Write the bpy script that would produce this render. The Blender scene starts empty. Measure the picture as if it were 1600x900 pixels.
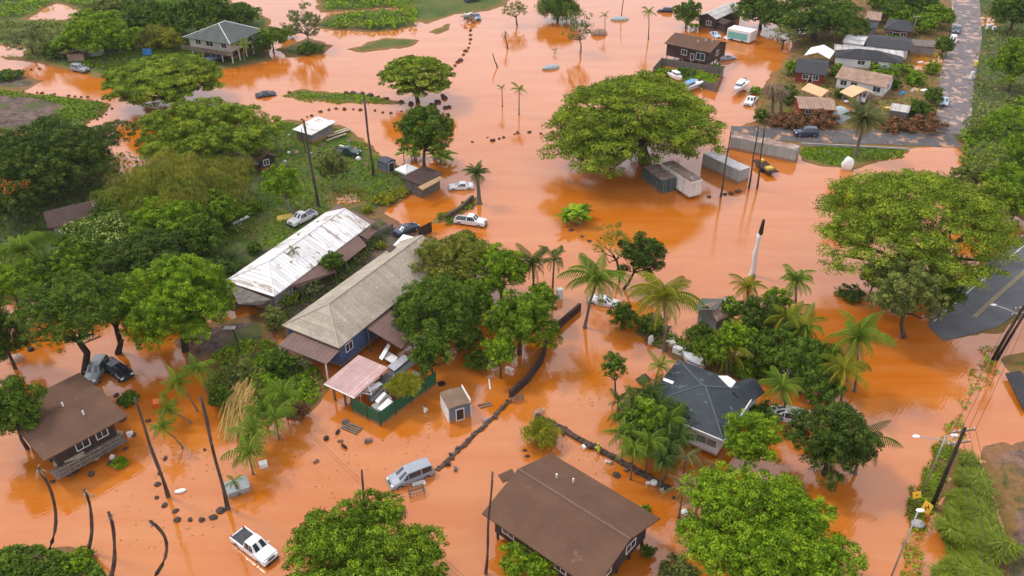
import bpy, math, random
import numpy as np
R = math.radians
scene = bpy.context.scene
COL = scene.collection

# ------------------------------------------------------------------ camera
F, PITCH, CAMZ = 1300.0, R(33.2), 68.0          # focal length in photo pixels (photo 1600 wide)
SP, CP = math.sin(PITCH), math.cos(PITCH)
cd = bpy.data.cameras.new('camera'); cam = bpy.data.objects.new('camera', cd); COL.objects.link(cam)
cam.location = (0, 0, CAMZ); cam.rotation_euler = (math.pi/2 - PITCH, 0, 0)
cd.sensor_width = 36; cd.lens = 36*F/1600; cd.clip_start = 1; cd.clip_end = 12000
scene.camera = cam

# ------------------------------------------------------------------ sky, sun, exposure
SUN_EL, SUN_AZ = R(52), R(-62)                   # azimuth measured from +Y towards +X
w = bpy.data.worlds.new('World'); scene.world = w; w.use_nodes = True
nt = w.node_tree; nt.nodes.clear(); L = nt.links.new
out = nt.nodes.new('ShaderNodeOutputWorld'); bg = nt.nodes.new('ShaderNodeBackground')
sky = nt.nodes.new('ShaderNodeTexSky'); sky.sky_type = 'NISHITA'; sky.sun_disc = False
sky.sun_elevation = SUN_EL; sky.sun_rotation = SUN_AZ; sky.air_density = 1.0; sky.dust_density = 3.0
geo = nt.nodes.new('ShaderNodeTexCoord')
sep = nt.nodes.new('ShaderNodeSeparateXYZ'); L(geo.outputs['Generated'], sep.inputs[0])
# cloud deck: direction projected on a plane overhead, so clouds crowd together near the horizon
zc = nt.nodes.new('ShaderNodeMath'); zc.operation = 'MAXIMUM'; L(sep.outputs['Z'], zc.inputs[0]); zc.inputs[1].default_value = .08
vd = nt.nodes.new('ShaderNodeVectorMath'); vd.operation = 'DIVIDE'; L(geo.outputs['Generated'], vd.inputs[0])
cmb = nt.nodes.new('ShaderNodeCombineXYZ')
for k in range(3): L(zc.outputs[0], cmb.inputs[k])
L(cmb.outputs[0], vd.inputs[1])
no = nt.nodes.new('ShaderNodeTexNoise'); no.inputs['Scale'].default_value = 1.1; no.inputs['Detail'].default_value = 6
L(vd.outputs[0], no.inputs['Vector'])
rp = nt.nodes.new('ShaderNodeValToRGB'); rp.color_ramp.elements[0].position = .32; rp.color_ramp.elements[1].position = .62
rp.color_ramp.elements[0].color = (12.4, 12.5, 14.0, 1); rp.color_ramp.elements[1].color = (16.9, 16.5, 17.8, 1)
L(no.outputs['Fac'], rp.inputs[0])
mx = nt.nodes.new('ShaderNodeMix'); mx.data_type = 'RGBA'; mx.inputs[0].default_value = .9
L(sky.outputs[0], mx.inputs[6]); L(rp.outputs[0], mx.inputs[7])
L(mx.outputs[2], bg.inputs['Color']); bg.inputs['Strength'].default_value = 0.10
L(bg.outputs[0], out.inputs['Surface'])
sd = bpy.data.lights.new('sun', 'SUN'); sd.energy = 2.2; sd.angle = R(9); sd.color = (1, .95, .87)
so = bpy.data.objects.new('sun', sd); COL.objects.link(so)
so.rotation_euler = (math.pi/2 - SUN_EL, 0, -SUN_AZ + math.pi); so.location = (0, 0, 200)
vs = scene.view_settings; vs.view_transform = 'Standard'; vs.look = 'None'; vs.exposure = -0.07; vs.gamma = 1; vs.use_curve_mapping = False
scene.render.engine = 'CYCLES'
cy = scene.cycles; cy.use_denoising = True; cy.max_bounces = 6; cy.diffuse_bounces = 3; cy.glossy_bounces = 3; cy.transmission_bounces = 3
cy.volume_bounces = 0; cy.use_adaptive_sampling = True; cy.adaptive_threshold = 0.02

# ------------------------------------------------------------------ photo pixel -> place in the world
def P(px, py, z=0.0):
    u, v = (px-800)/F, (py-450)/F
    dx, dy, dz = u, CP - v*SP, -SP - v*CP
    t = (z-CAMZ)/dz
    return (dx*t, dy*t, z)
def depth_at(x, y, z=0): return y*CP - (z-CAMZ)*SP
def px_of(x, y, z):
    d = depth_at(x, y, z); return (800+F*x/d, 450+F*(-y*SP-(z-CAMZ)*CP)/d)
def scale(py, z=0): return F/depth_at(*P(800, py, z))    # photo pixels per metre at that row
def height_at(y, py):                                     # height of the point seen at row py standing at distance y
    v = py-450
    return CAMZ - y*(F*SP+v*CP)/(F*CP-v*SP)

# ------------------------------------------------------------------ value noise for shapes
_rs = np.random.RandomState(7)
_tab = _rs.rand(256, 256)
def vnoise(x, y):
    xi, yi = np.floor(x).astype(int), np.floor(y).astype(int); fx, fy = x-xi, y-yi
    fx, fy = fx*fx*(3-2*fx), fy*fy*(3-2*fy)
    g = lambda a, b: _tab[a & 255, b & 255]
    return (g(xi, yi)*(1-fx)+g(xi+1, yi)*fx)*(1-fy)+(g(xi, yi+1)*(1-fx)+g(xi+1, yi+1)*fx)*fy
def fbm(x, y, o=4):
    s = 0; a = .5
    for k in range(o): s = s+a*(vnoise(x, y)-.5); x, y, a = x*2.03+17.3, y*2.03+5.1, a*.5
    return s

# ------------------------------------------------------------------ objects, tags
def tag(o, label, cat, group=None):
    o['label'] = label; o['category'] = cat
    if group: o['group'] = group
    return o
def empty(name, loc=(0, 0, 0), rz=0.0):
    o = bpy.data.objects.new(name, None); COL.objects.link(o); o.location = loc; o.rotation_euler = (0, 0, rz)
    o.empty_display_size = .3
    return o
def thing(name, label, cat, loc=(0, 0, 0), rz=0.0, group=None): return tag(empty(name, loc, rz), label, cat, group)
def setting(o, kind='structure'): o['kind'] = kind; return o
def copy_tree(o, parent=None):
    c = o.copy(); COL.objects.link(c)
    if parent: c.parent = parent
    for ch in list(o.children): copy_tree(ch, c)
    return c

class MB:
    def __init__(s): s.v, s.f, s.mi = [], [], []
    def add(s, vs, fs, m=0):
        b = len(s.v); s.v += [tuple(p) for p in vs]; s.f += [tuple(b+i for i in f) for f in fs]; s.mi += [m]*len(fs); return s
    def hexa(s, p, m=0):        # 8 corners: bottom 4 ccw, top 4 ccw
        return s.add(p, [(3, 2, 1, 0), (4, 5, 6, 7), (0, 1, 5, 4), (1, 2, 6, 5), (2, 3, 7, 6), (3, 0, 4, 7)], m)
    def box(s, c, d, rz=0, m=0, ry=0, rx=0, taper=1.0):
        x, y, z = d[0]/2, d[1]/2, d[2]/2; pts = []
        ca, sa, cb, sb, cc, sc = math.cos(rz), math.sin(rz), math.cos(ry), math.sin(ry), math.cos(rx), math.sin(rx)
        for zz in (-z, z):
            k = 1 if zz < 0 else taper
            for (a, b) in ((-x, -y), (x, -y), (x, y), (-x, y)):
                a, b = a*k, b*k; q = zz
                b, q = b*cc-q*sc, b*sc+q*cc
                a, q = a*cb+q*sb, -a*sb+q*cb
                a, b = a*ca-b*sa, a*sa+b*ca
                pts.append((c[0]+a, c[1]+b, c[2]+q))
        return s.hexa(pts, m)
    def prism(s, poly, z0, z1, m=0):
        n = len(poly)
        return s.add([(x, y, z0) for x, y in poly]+[(x, y, z1) for x, y in poly],
            [tuple(range(n-1, -1, -1)), tuple(range(n, 2*n))]+[(i, (i+1) % n, n+(i+1) % n, n+i) for i in range(n)], m)
    def slab(s, pts, t, m=0):   # a plate hanging t below the polygon pts (3D, ccw from above)
        n = len(pts)
        return s.add([(x, y, z-t) for x, y, z in pts]+list(pts),
            [tuple(range(n-1, -1, -1)), tuple(range(n, 2*n))]+[(i, (i+1) % n, n+(i+1) % n, n+i) for i in range(n)], m)
    def tube(s, path, radii, n=7, m=0, cap=True):
        path = [np.array(p, float) for p in path]; rings = []
        if not hasattr(radii, '__len__'): radii = [radii]*len(path)
        for i, p in enumerate(path):
            t = path[min(i+1, len(path)-1)]-path[max(i-1, 0)]; t = t/(np.linalg.norm(t)+1e-9)
            a = np.cross(t, (0, 0, 1.0) if abs(t[2]) < .9 else (1.0, 0, 0)); a /= np.linalg.norm(a); b = np.cross(t, a)
            rings.append([p+radii[i]*(math.cos(2*math.pi*k/n)*a+math.sin(2*math.pi*k/n)*b) for k in range(n)])
        vs = [q for r in rings for q in r]; fs = []
        for i in range(len(path)-1):
            for k in range(n): fs.append((i*n+k, i*n+(k+1) % n, (i+1)*n+(k+1) % n, (i+1)*n+k))
        if cap: fs += [tuple(range(n-1, -1, -1)), tuple((len(path)-1)*n+k for k in range(n))]
        return s.add(vs, fs, m)
    def blob(s, c, r, m=0, rng=None, j=.15, nu=9, nv=6):
        vs = [(c[0], c[1], c[2]-r[2])]
        for i in range(1, nv):
            th = -math.pi/2+math.pi*i/nv
            for k in range(nu):
                q = 1+(rng.uniform(-j, j) if rng else 0); a = 2*math.pi*k/nu
                vs.append((c[0]+r[0]*q*math.cos(th)*math.cos(a), c[1]+r[1]*q*math.cos(th)*math.sin(a), c[2]+r[2]*q*math.sin(th)))
        vs.append((c[0], c[1], c[2]+r[2])); fs = []
        for k in range(nu): fs.append((0, 1+(k+1) % nu, 1+k))
        for i in range(nv-2):
            for k in range(nu): fs.append((1+i*nu+k, 1+i*nu+(k+1) % nu, 1+(i+1)*nu+(k+1) % nu, 1+(i+1)*nu+k))
        e = len(vs)-1; b = 1+(nv-2)*nu
        for k in range(nu): fs.append((b+k, b+(k+1) % nu, e))
        return s.add(vs, fs, m)
    def build(s, name, mats, parent=None, smooth=False, loc=None, rz=0):
        me = bpy.data.meshes.new(name); me.from_pydata(s.v, [], s.f)
        for m in (mats if isinstance(mats, (list, tuple)) else [mats]): me.materials.append(m)
        if any(s.mi): me.polygons.foreach_set('material_index', s.mi)
        if smooth: me.polygons.foreach_set('use_smooth', [True]*len(s.f))
        me.update()
        o = bpy.data.objects.new(name, me); COL.objects.link(o)
        if parent: o.parent = parent
        if loc is not None: o.location = loc; o.rotation_euler = (0, 0, rz)
        return o

def np_mesh(name, verts, quads, mats, parent=None, tint=None, smooth=False):
    me = bpy.data.meshes.new(name); n, q = len(verts), len(quads); k = quads.shape[1]
    me.vertices.add(n); me.vertices.foreach_set('co', np.ascontiguousarray(verts, np.float32).ravel())
    me.loops.add(q*k); me.loops.foreach_set('vertex_index', np.ascontiguousarray(quads, np.int32).ravel())
    me.polygons.add(q); me.polygons.foreach_set('loop_start', np.arange(0, q*k, k, dtype=np.int32))
    me.update(calc_edges=True)
    if tint is not None:
        a = me.attributes.new('tint', 'FLOAT', 'FACE'); a.data.foreach_set('value', np.ascontiguousarray(tint, np.float32))
    if smooth: me.polygons.foreach_set('use_smooth', np.ones(q, bool))
    for m in (mats if isinstance(mats, (list, tuple)) else [mats]): me.materials.append(m)
    o = bpy.data.objects.new(name, me); COL.objects.link(o)
    if parent: o.parent = parent
    return o

# ------------------------------------------------------------------ materials
MATS = {}
def _new(name):
    m = bpy.data.materials.new(name); m.use_nodes = True; t = m.node_tree; t.nodes.clear()
    o = t.nodes.new('ShaderNodeOutputMaterial'); b = t.nodes.new('ShaderNodeBsdfPrincipled'); t.links.new(b.outputs[0], o.inputs[0])
    return m, t, b, o
def _ramp(t, fac, stops):
    r = t.nodes.new('ShaderNodeValToRGB'); e = r.color_ramp.elements
    while len(e) < len(stops): e.new(.5)
    for k, (p, c) in enumerate(stops): e[k].position = p; e[k].color = (*c, 1)
    if fac is not None: t.links.new(fac, r.inputs[0])
    return r
def _noise(t, scale, detail=4, vec=None, rough=.55):
    n = t.nodes.new('ShaderNodeTexNoise'); n.inputs['Scale'].default_value = scale; n.inputs['Detail'].default_value = detail; n.inputs['Roughness'].default_value = rough
    if vec is not None: t.links.new(vec, n.inputs['Vector'])
    return n
def _mix(t, fac, a, b, mode='MIX'):
    m = t.nodes.new('ShaderNodeMix'); m.data_type = 'RGBA'; m.blend_type = mode
    for s, x in ((0, fac), (6, a), (7, b)):
        if hasattr(x, 'is_output'): t.links.new(x, m.inputs[s])
        elif s == 0: m.inputs[0].default_value = x
        else: m.inputs[s].default_value = (*x, 1)
    return m.outputs[2]
def mat(name, c1, c2=None, scale=.6, rough=.7, metal=0.0, bump=0.0, bscale=8, spots=None, spot_scale=3, spot_at=.62, ribs=None, rib_gap=.6, rib_c=None, spec=.35, stretch=None, fine=None, mud=None):
    """surface with two-tone wear, optional blotches (spots) and ribs along one object axis"""
    if name in MATS: return MATS[name]
    m, t, b, o = _new(name); tc = t.nodes.new('ShaderNodeTexCoord'); vec = tc.outputs['Object']
    if stretch:
        mp = t.nodes.new('ShaderNodeMapping'); mp.inputs['Scale'].default_value = stretch; t.links.new(vec, mp.inputs[0]); vec2 = mp.outputs[0]
    else: vec2 = vec
    c2 = c2 or tuple(x*.78 for x in c1)
    n = _noise(t, scale, 6, vec2, .62); col = _ramp(t, n.outputs['Fac'], [(.34, c2), (.64, c1)]).outputs[0]
    if fine:                                    # fine mottling (shingles, grit)
        nf = _noise(t, fine, 3, vec); col = _mix(t, .55, col, _ramp(t, nf.outputs['Fac'], [(.3, (.45,)*3), (.7, (1.35,)*3)]).outputs[0], 'MULTIPLY')
    if spots:
        n2 = _noise(t, spot_scale, 5, vec2, .7); f = _ramp(t, n2.outputs['Fac'], [(spot_at, (0, 0, 0)), (spot_at+.06, (1, 1, 1))]).outputs[0]; col = _mix(t, f, col, spots)
    if mud:                                      # silt left by the flood on the lowest part
        sz = t.nodes.new('ShaderNodeSeparateXYZ'); t.links.new(vec, sz.inputs[0]); nm = _noise(t, 1.3, 5, vec, .7)
        ad = t.nodes.new('ShaderNodeMath'); ad.operation = 'MULTIPLY_ADD'; ad.inputs[1].default_value = -mud*1.1; t.links.new(nm.outputs['Fac'], ad.inputs[0]); t.links.new(sz.outputs['Z'], ad.inputs[2])
        col = _mix(t, _ramp(t, ad.outputs[0], [(0, (.85,)*3), (max(.02, min(.9, mud*.45)), (0, 0, 0))]).outputs[0], col, (.33, .15, .05))
    bh = None
    if ribs:
        sp = t.nodes.new('ShaderNodeSeparateXYZ'); t.links.new(vec, sp.inputs[0])
        d = t.nodes.new('ShaderNodeMath'); d.operation = 'MULTIPLY'; d.inputs[1].default_value = 1/rib_gap; t.links.new(sp.outputs[ribs.upper()], d.inputs[0])
        fr = t.nodes.new('ShaderNodeMath'); fr.operation = 'FRACT'; t.links.new(d.outputs[0], fr.inputs[0])
        rr = _ramp(t, fr.outputs[0], [(.0, (1, 1, 1)), (.12, (0, 0, 0)), (.88, (0, 0, 0)), (1, (1, 1, 1))]); bh = rr.outputs[0]
        if rib_c: 
            fl = t.nodes.new('ShaderNodeMath'); fl.operation = 'FLOOR'; t.links.new(d.outputs[0], fl.inputs[0])
            wn = t.nodes.new('ShaderNodeTexWhiteNoise'); wn.noise_dimensions = '1D'; t.links.new(fl.outputs[0], wn.inputs['W'])
            col = _mix(t, .45, col, _ramp(t, wn.outputs['Value'], [(0, (.7,)*3), (1, (1.12,)*3)]).outputs[0], 'MULTIPLY')
            col = _mix(t, bh, col, rib_c)
    t.links.new(col, b.inputs['Base Color']); b.inputs['Roughness'].default_value = rough; b.inputs['Metallic'].default_value = metal
    b.inputs['Specular IOR Level'].default_value = spec if rough < .75 else .12
    if bump or bh is not None:
        bn = t.nodes.new('ShaderNodeBump'); bn.inputs['Strength'].default_value = .6; bn.inputs['Distance'].default_value = bump or .05
        if bh is not None: t.links.new(bh, bn.inputs['Height'])
        else: nb = _noise(t, bscale, 3, vec); t.links.new(nb.outputs['Fac'], bn.inputs['Height'])
        t.links.new(bn.outputs[0], b.inputs['Normal'])
    MATS[name] = m; return m
def leafmat(name, dark, mid, light, transl=.18, rough=.55):
    """leaves: each leaf has its own tint between the three colours; thin, so some light comes through"""
    if name in MATS: return MATS[name]
    m, t, b, o = _new(name)
    a = t.nodes.new('ShaderNodeAttribute'); a.attribute_name = 'tint'
    w_ = lambda c: (c[0]*1.30, c[1]*1.12, c[2]*.85)          # leaves lean to yellow-green
    col = _ramp(t, a.outputs['Fac'], [(.0, w_(dark)), (.5, w_(mid)), (1, w_(light))]).outputs[0]
    t.links.new(col, b.inputs['Base Color']); b.inputs['Roughness'].default_value = rough; b.inputs['Specular IOR Level'].default_value = .05
    tr = t.nodes.new('ShaderNodeBsdfTranslucent'); t.links.new(_mix(t, 1.0, col, (1.25, 1.2, .6), 'MULTIPLY'), tr.inputs['Color'])
    ms = t.nodes.new('ShaderNodeMixShader'); ms.inputs[0].default_value = transl*.7
    t.links.new(b.outputs[0], ms.inputs[1]); t.links.new(tr.outputs[0], ms.inputs[2]); t.links.new(ms.outputs[0], o.inputs[0])
    MATS[name] = m; return m
def paint(name, c, rough=.35, spec=.5, metal=0.0, mud=None): return mat(name, c, tuple(x*.90 for x in c), scale=1.5, rough=rough, spec=spec, metal=metal, mud=mud)
# ================================================================== THE GROUND: one sheet, islands of land raised out of the flood
def W2(poly): return np.array([P(x, y)[:2] for x, y in poly])
def sdist(X, Y, poly):       # signed distance (metres), positive inside
    n = len(poly); d = np.full(X.shape, 1e9); ins = np.zeros(X.shape, bool)
    for i in range(n):
        ax, ay = poly[i]; bx, by = poly[(i+1) % n]; ex, ey = bx-ax, by-ay
        t = np.clip(((X-ax)*ex+(Y-ay)*ey)/(ex*ex+ey*ey+1e-9), 0, 1)
        d = np.minimum(d, (X-ax-t*ex)**2+(Y-ay-t*ey)**2)
        c = (ay > Y) != (by > Y)
        ins ^= c & (X < (bx-ax)*(Y-ay)/(by-ay+1e-12)+ax)
    d = np.sqrt(d); return np.where(ins, d, -d)
GRASS, MUD, SCRUB, DIRT = 0.0, 1.0, 2.0, 3.0
LAND = [
 (GRASS, [(-260,-70),(345,-70),(362,4),(420,28),(424,95),(340,110),(300,118),(170,124),(110,114),(65,99),(0,91),(-260,96)]),
 (MUD, [(-60,121),(20,118),(75,126),(40,141),(-60,139)]),
 (GRASS, [(-260,140),(0,140),(60,147),(178,161),(160,178),(135,196),(100,207),(-260,215)]),
 (MUD, [(-260,152),(0,152),(50,156),(88,165),(70,180),(40,196),(-260,205)]),
 (SCRUB, [(-260,213),(100,206),(150,228),(182,248),(178,282),(230,282),(248,250),(300,215),(400,195),(450,188),(545,200),(590,240),(640,262),(692,290),(652,300),(608,322),(590,338),(560,345),(440,420),(400,480),(300,505),(200,470),(-260,480)]),
 (GRASS, [(400,200),(450,192),(540,203),(590,244),(640,266),(690,292),(640,302),(605,318),(560,318),(500,340),(440,385),(350,395),(350,340),(400,300),(430,270),(390,245)]),
 (MUD, [(265,528),(300,505),(400,488),(440,500),(425,545),(330,572),(285,582)]),
 (SCRUB, [(330,560),(420,530),(470,560),(520,595),(480,640),(420,655),(345,640),(318,600)]),
 (MUD, [(360,470),(440,420),(560,335),(600,335),(690,380),(700,420),(600,520),(540,560),(470,560),(420,500)]),
 (GRASS, [(435,150),(470,141),(560,147),(612,154),(632,162),(560,163),(480,158)]),
 (GRASS, [(540,78),(600,58),(660,62),(640,74),(560,82)]),
 (SCRUB, [(480,42),(520,22),(600,12),(652,22),(652,42),(600,50),(500,46)]),
 (GRASS, [(480,-30),(640,-30),(650,10),(590,14),(500,20)]),
 (GRASS, [(635,-40),(800,-40),(795,6),(760,18),(715,22),(665,38),(640,30)]),
 (GRASS, [(668,50),(700,38),(708,46),(680,55)]),
 (SCRUB, [(430,78),(480,60),(520,70),(505,86),(450,90)]),
 (GRASS, [(690,338),(735,309),(742,314),(716,338),(700,352),(670,350)]),
 (DIRT, [(1140,203),(1186,190),(1182,150),(1228,90),(1240,55),(1310,38),(1310,-70),(2300,-70),(2300,420),(1640,352),(1590,345),(1540,300),(1500,258),(1506,224),(1440,229),(1250,226)]),
 (GRASS, [(1246,226),(1330,230),(1432,229),(1400,245),(1338,262),(1290,263),(1252,250)]),
 (SCRUB, [(1522,-70),(2300,-70),(2300,400),(1640,350),(1590,343),(1545,300),(1504,255),(1498,215),(1516,120)]),
 (GRASS, [(1445,470),(1445,520),(1478,538),(1505,530),(1565,516),(1640,470),(2000,420),(2000,330),(1600,360),(1530,405)]),
 (MUD, [(1532,702),(1562,688),(1620,694),(1900,690),(1900,1000),(1560,1000),(1545,880),(1560,820),(1548,745)]),
 (DIRT, [(1566,764),(1580,748),(1596,756),(1600,786),(1576,780)]),
 (GRASS, [(1566,562),(1600,552),(1700,560),(1700,640),(1592,588)]),
 (SCRUB, [(1482,700),(1496,704),(1470,770),(1446,800),(1420,800),(1440,760)]),
 (SCRUB, [(1490,716),(1532,724),(1558,800),(1572,860),(1540,960),(1458,960),(1478,800)]),
 (SCRUB, [(-200,872),(60,858),(148,872),(160,960),(-200,960)]),
 (SCRUB, [(1000,500),(1080,540),(1130,560),(1200,560),(1240,600),(1180,600),(1060,560),(990,520)]),
 (SCRUB, [(655,440),(740,440),(745,470),(720,520),(690,540),(640,480)]),
]
HOLES = [[(45,30),(86,6),(128,17),(100,31)], [(-60,68),(40,74),(34,89),(-60,88)], [(525,308),(545,303),(560,312),(548,318),(528,318)],
         [(1530,28),(1552,26),(1556,40),(1532,40)], [(1428,82),(1462,80),(1470,108),(1422,108)],
         [(1312,160),(1330,168),(1326,190),(1312,188)]]
def axis(lo, hi, step, far):
    a = list(np.arange(lo, hi, step)); g = step; l, h = [], []
    x = lo
    while x > -far: g *= 1.6; x -= g; l.append(x)
    g = step; x = a[-1]
    while x < far: g *= 1.6; x += g; h.append(x)
    return np.array(l[::-1]+a+h)
gx = axis(-215, 215, .85, 3000); gy = axis(34, 330, .85, 3000)
GX, GY = np.meshgrid(gx, gy)
warp = 3.2*fbm(GX*.18, GY*.18, 4)
HGT = np.full(GX.shape, -9.0); ZONE = np.zeros(GX.shape)
for kind, poly in LAND:
    w2 = W2(poly); x0, y0 = w2.min(0)-8; x1, y1 = w2.max(0)+8
    ix = np.where((gx > x0) & (gx < x1))[0]; iy = np.where((gy > y0) & (gy < y1))[0]
    if len(ix) == 0 or len(iy) == 0: continue
    sl = np.ix_(iy, ix); s = sdist(GX[sl], GY[sl], w2)+warp[sl]
    better = (s > 0) | (s > HGT[sl]); ZONE[sl] = np.where(s > -1.5, kind, ZONE[sl]); HGT[sl] = np.maximum(HGT[sl], s)
for poly in HOLES:
    w2 = W2(poly); s = sdist(GX, GY, w2)+1.0*warp; HGT = np.minimum(HGT, -s)
SHORE = HGT.copy()
Z = np.where(HGT > 0, .55*(1-np.exp(-HGT*.22)), np.maximum(HGT*.16, -.75)) + np.where(HGT > -1, .22*fbm(GX*.5, GY*.5, 3), 0)
ROADPOLY = [(1450,510),(1474,533),(1500,528),(1562,511),(1600,484),(1660,444),(1800,330),(1720,290),(1600,374),(1530,424),(1466,474)]
_p0, _p1, _p2 = (np.array(P(*q)[:2]) for q in ((1486, 528), (1567, 457), (1450, 510)))
_rd = (_p1-_p0)/np.linalg.norm(_p1-_p0)
def road_z(x, y): return np.clip(.03+.03*((x-_p0[0])*_rd[0]+(y-_p0[1])*_rd[1]), .02, .6)
_s = sdist(GX, GY, W2(ROADPOLY)); Z = np.where(_s > -1.6, np.minimum(Z, road_z(GX, GY)-.09), Z)
ny, nx = GX.shape; idx = np.arange(ny*nx).reshape(ny, nx)
quads = np.stack([idx[:-1, :-1], idx[:-1, 1:], idx[1:, 1:], idx[1:, :-1]], -1).reshape(-1, 4)
def ground_z(x, y):
    i = int(np.clip(np.searchsorted(gy, y)-1, 0, ny-2)); j = int(np.clip(np.searchsorted(gx, x)-1, 0, nx-2))
    fx = (x-gx[j])/(gx[j+1]-gx[j]); fy = (y-gy[i])/(gy[i+1]-gy[i])
    return float(max(0, (Z[i, j]*(1-fx)+Z[i, j+1]*fx)*(1-fy)+(Z[i+1, j]*(1-fx)+Z[i+1, j+1]*fx)*fy))

m, t, b, o = _new('ground'); tc = t.nodes.new('ShaderNodeTexCoord'); vec = tc.outputs['Object']
za = t.nodes.new('ShaderNodeAttribute'); za.attribute_name = 'zone'; sa = t.nodes.new('ShaderNodeAttribute'); sa.attribute_name = 'shore'
n1 = _noise(t, .10, 6, vec, .65); n2 = _noise(t, .55, 6, vec, .7); n3 = _noise(t, 3.0, 4, vec, .7)
grass = _mix(t, _ramp(t, n1.outputs['Fac'], [(.38, (0,)*3), (.62, (1,)*3)]).outputs[0], (.050, .095, .018), (.115, .130, .034))
grass = _mix(t, _ramp(t, n2.outputs['Fac'], [(.54, (0,)*3), (.66, (1,)*3)]).outputs[0], grass, (.17, .105, .06))
mud = _mix(t, _ramp(t, n2.outputs['Fac'], [(.36, (0,)*3), (.64, (1,)*3)]).outputs[0], (.062, .042, .036), (.20, .138, .118)); mud = _mix(t, _ramp(t, n1.outputs['Fac'], [(.40, (1,)*3), (.50, (0,)*3)]).outputs[0], mud, (.085, .095, .035)); mud = _mix(t, _ramp(t, n1.outputs['Fac'], [(.56, (0,)*3), (.70, (.7,)*3)]).outputs[0], mud, (.30, .16, .09))
scrub = _mix(t, _ramp(t, n2.outputs['Fac'], [(.35, (0,)*3), (.65, (1,)*3)]).outputs[0], (.035, .06, .015), (.10, .115, .035))
scrub = _mix(t, _ramp(t, n1.outputs['Fac'], [(.52, (0,)*3), (.66, (1,)*3)]).outputs[0], scrub, (.16, .10, .06))
dirt = _mix(t, _ramp(t, n2.outputs['Fac'], [(.35, (0,)*3), (.6, (1,)*3)]).outputs[0], (.08, .09, .03), (.25, .125, .055))
def sel(v):
    c = t.nodes.new('ShaderNodeMath'); c.operation = 'COMPARE'; c.inputs[1].default_value = v; c.inputs[2].default_value = .5; t.links.new(za.outputs['Fac'], c.inputs[0]); return c.outputs[0]
col = _mix(t, sel(1), grass, mud); col = _mix(t, sel(2), col, scrub); col = _mix(t, sel(3), col, dirt)
sh = t.nodes.new('ShaderNodeMath'); sh.operation = 'MULTIPLY_ADD'; sh.inputs[1].default_value = 2.2; t.links.new(n2.outputs['Fac'], sh.inputs[0])
sh.inputs[1].default_value = -3.0; t.links.new(sa.outputs['Fac'], sh.inputs[2])
silt = _ramp(t, sh.outputs[0], [(.0, (.55,)*3), (.5, (0,)*3)]).outputs[0]
col = _mix(t, silt, col, (.27, .125, .045))
col = _mix(t, .5, col, _ramp(t, n3.outputs['Fac'], [(.3, (.55,)*3), (.7, (1.3,)*3)]).outputs[0], 'MULTIPLY')
t.links.new(col, b.inputs['Base Color']); b.inputs['Roughness'].default_value = .95; b.inputs['Specular IOR Level'].default_value = .12
bn = t.nodes.new('ShaderNodeBump'); bn.inputs['Strength'].default_value = .7; bn.inputs['Distance'].default_value = .25; t.links.new(n3.outputs['Fac'], bn.inputs['Height']); t.links.new(bn.outputs[0], b.inputs['Normal'])
g = np_mesh('ground', np.stack([GX, GY, Z], -1).reshape(-1, 3), quads, m, smooth=True)
for nm, arr in (('zone', ZONE), ('shore', np.clip(SHORE, -2, 6))):
    a = g.data.attributes.new(nm, 'FLOAT', 'POINT'); a.data.foreach_set('value', arr.ravel().astype(np.float32))
setting(g)

# ================================================================== MUDDY FLOOD WATER
m, t, b, o = _new('flood_water'); tc = t.nodes.new('ShaderNodeTexCoord'); vec = tc.outputs['Object']
n1 = _noise(t, .018, 5, vec, .6); n2 = _noise(t, .12, 5, vec, .6)
c = _mix(t, _ramp(t, n1.outputs['Fac'], [(.35, (0,)*3), (.65, (1,)*3)]).outputs[0], (.42, .108, .004), (.455, .128, .008))
c = _mix(t, _ramp(t, n2.outputs['Fac'], [(.55, (0,)*3), (.8, (.5,)*3)]).outputs[0], c, (.50, .16, .022))
ms = t.nodes.new('ShaderNodeMapping'); ms.inputs['Scale'].default_value = (.05, .28, 1); ms.inputs['Rotation'].default_value = (0, 0, -.7); t.links.new(vec, ms.inputs[0])
n5 = _noise(t, 1.0, 6, ms.outputs[0], .62)          # drifting bands of paler silt
c = _mix(t, _ramp(t, n5.outputs['Fac'], [(.40, (0,)*3), (.66, (.6,)*3)]).outputs[0], c, (.50, .185, .045))
t.links.new(c, b.inputs['Base Color']); b.inputs['Roughness'].default_value = .012; b.inputs['IOR'].default_value = 1.78
mp = t.nodes.new('ShaderNodeMapping'); mp.inputs['Scale'].default_value = (1.0, 1.6, 1); mp.inputs['Rotation'].default_value = (0, 0, .5); t.links.new(vec, mp.inputs[0])
w1 = _noise(t, 1.6, 4, mp.outputs[0], .65); w2n = _noise(t, .35, 3, vec)
wave = t.nodes.new('ShaderNodeTexWave'); wave.inputs['Scale'].default_value = .55; wave.inputs['Distortion'].default_value = 6; wave.inputs['Detail'].default_value = 2; wave.inputs['Detail Scale'].default_value = 1.2
t.links.new(mp.outputs[0], wave.inputs['Vector'])
s1 = t.nodes.new('ShaderNodeMath'); s1.operation = 'MULTIPLY_ADD'; s1.inputs[1].default_value = 3.0; t.links.new(w2n.outputs['Fac'], s1.inputs[0]); t.links.new(w1.outputs['Fac'], s1.inputs[2])
s2 = t.nodes.new('ShaderNodeMath'); s2.operation = 'MULTIPLY_ADD'; s2.inputs[1].default_value = .35; t.links.new(wave.outputs['Fac'], s2.inputs[0]); t.links.new(s1.outputs[0], s2.inputs[2])
bn = t.nodes.new('ShaderNodeBump'); bn.inputs['Strength'].default_value = .5; bn.inputs['Distance'].default_value = .015; t.links.new(s2.outputs[0], bn.inputs['Height']); t.links.new(bn.outputs[0], b.inputs['Normal'])
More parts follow.
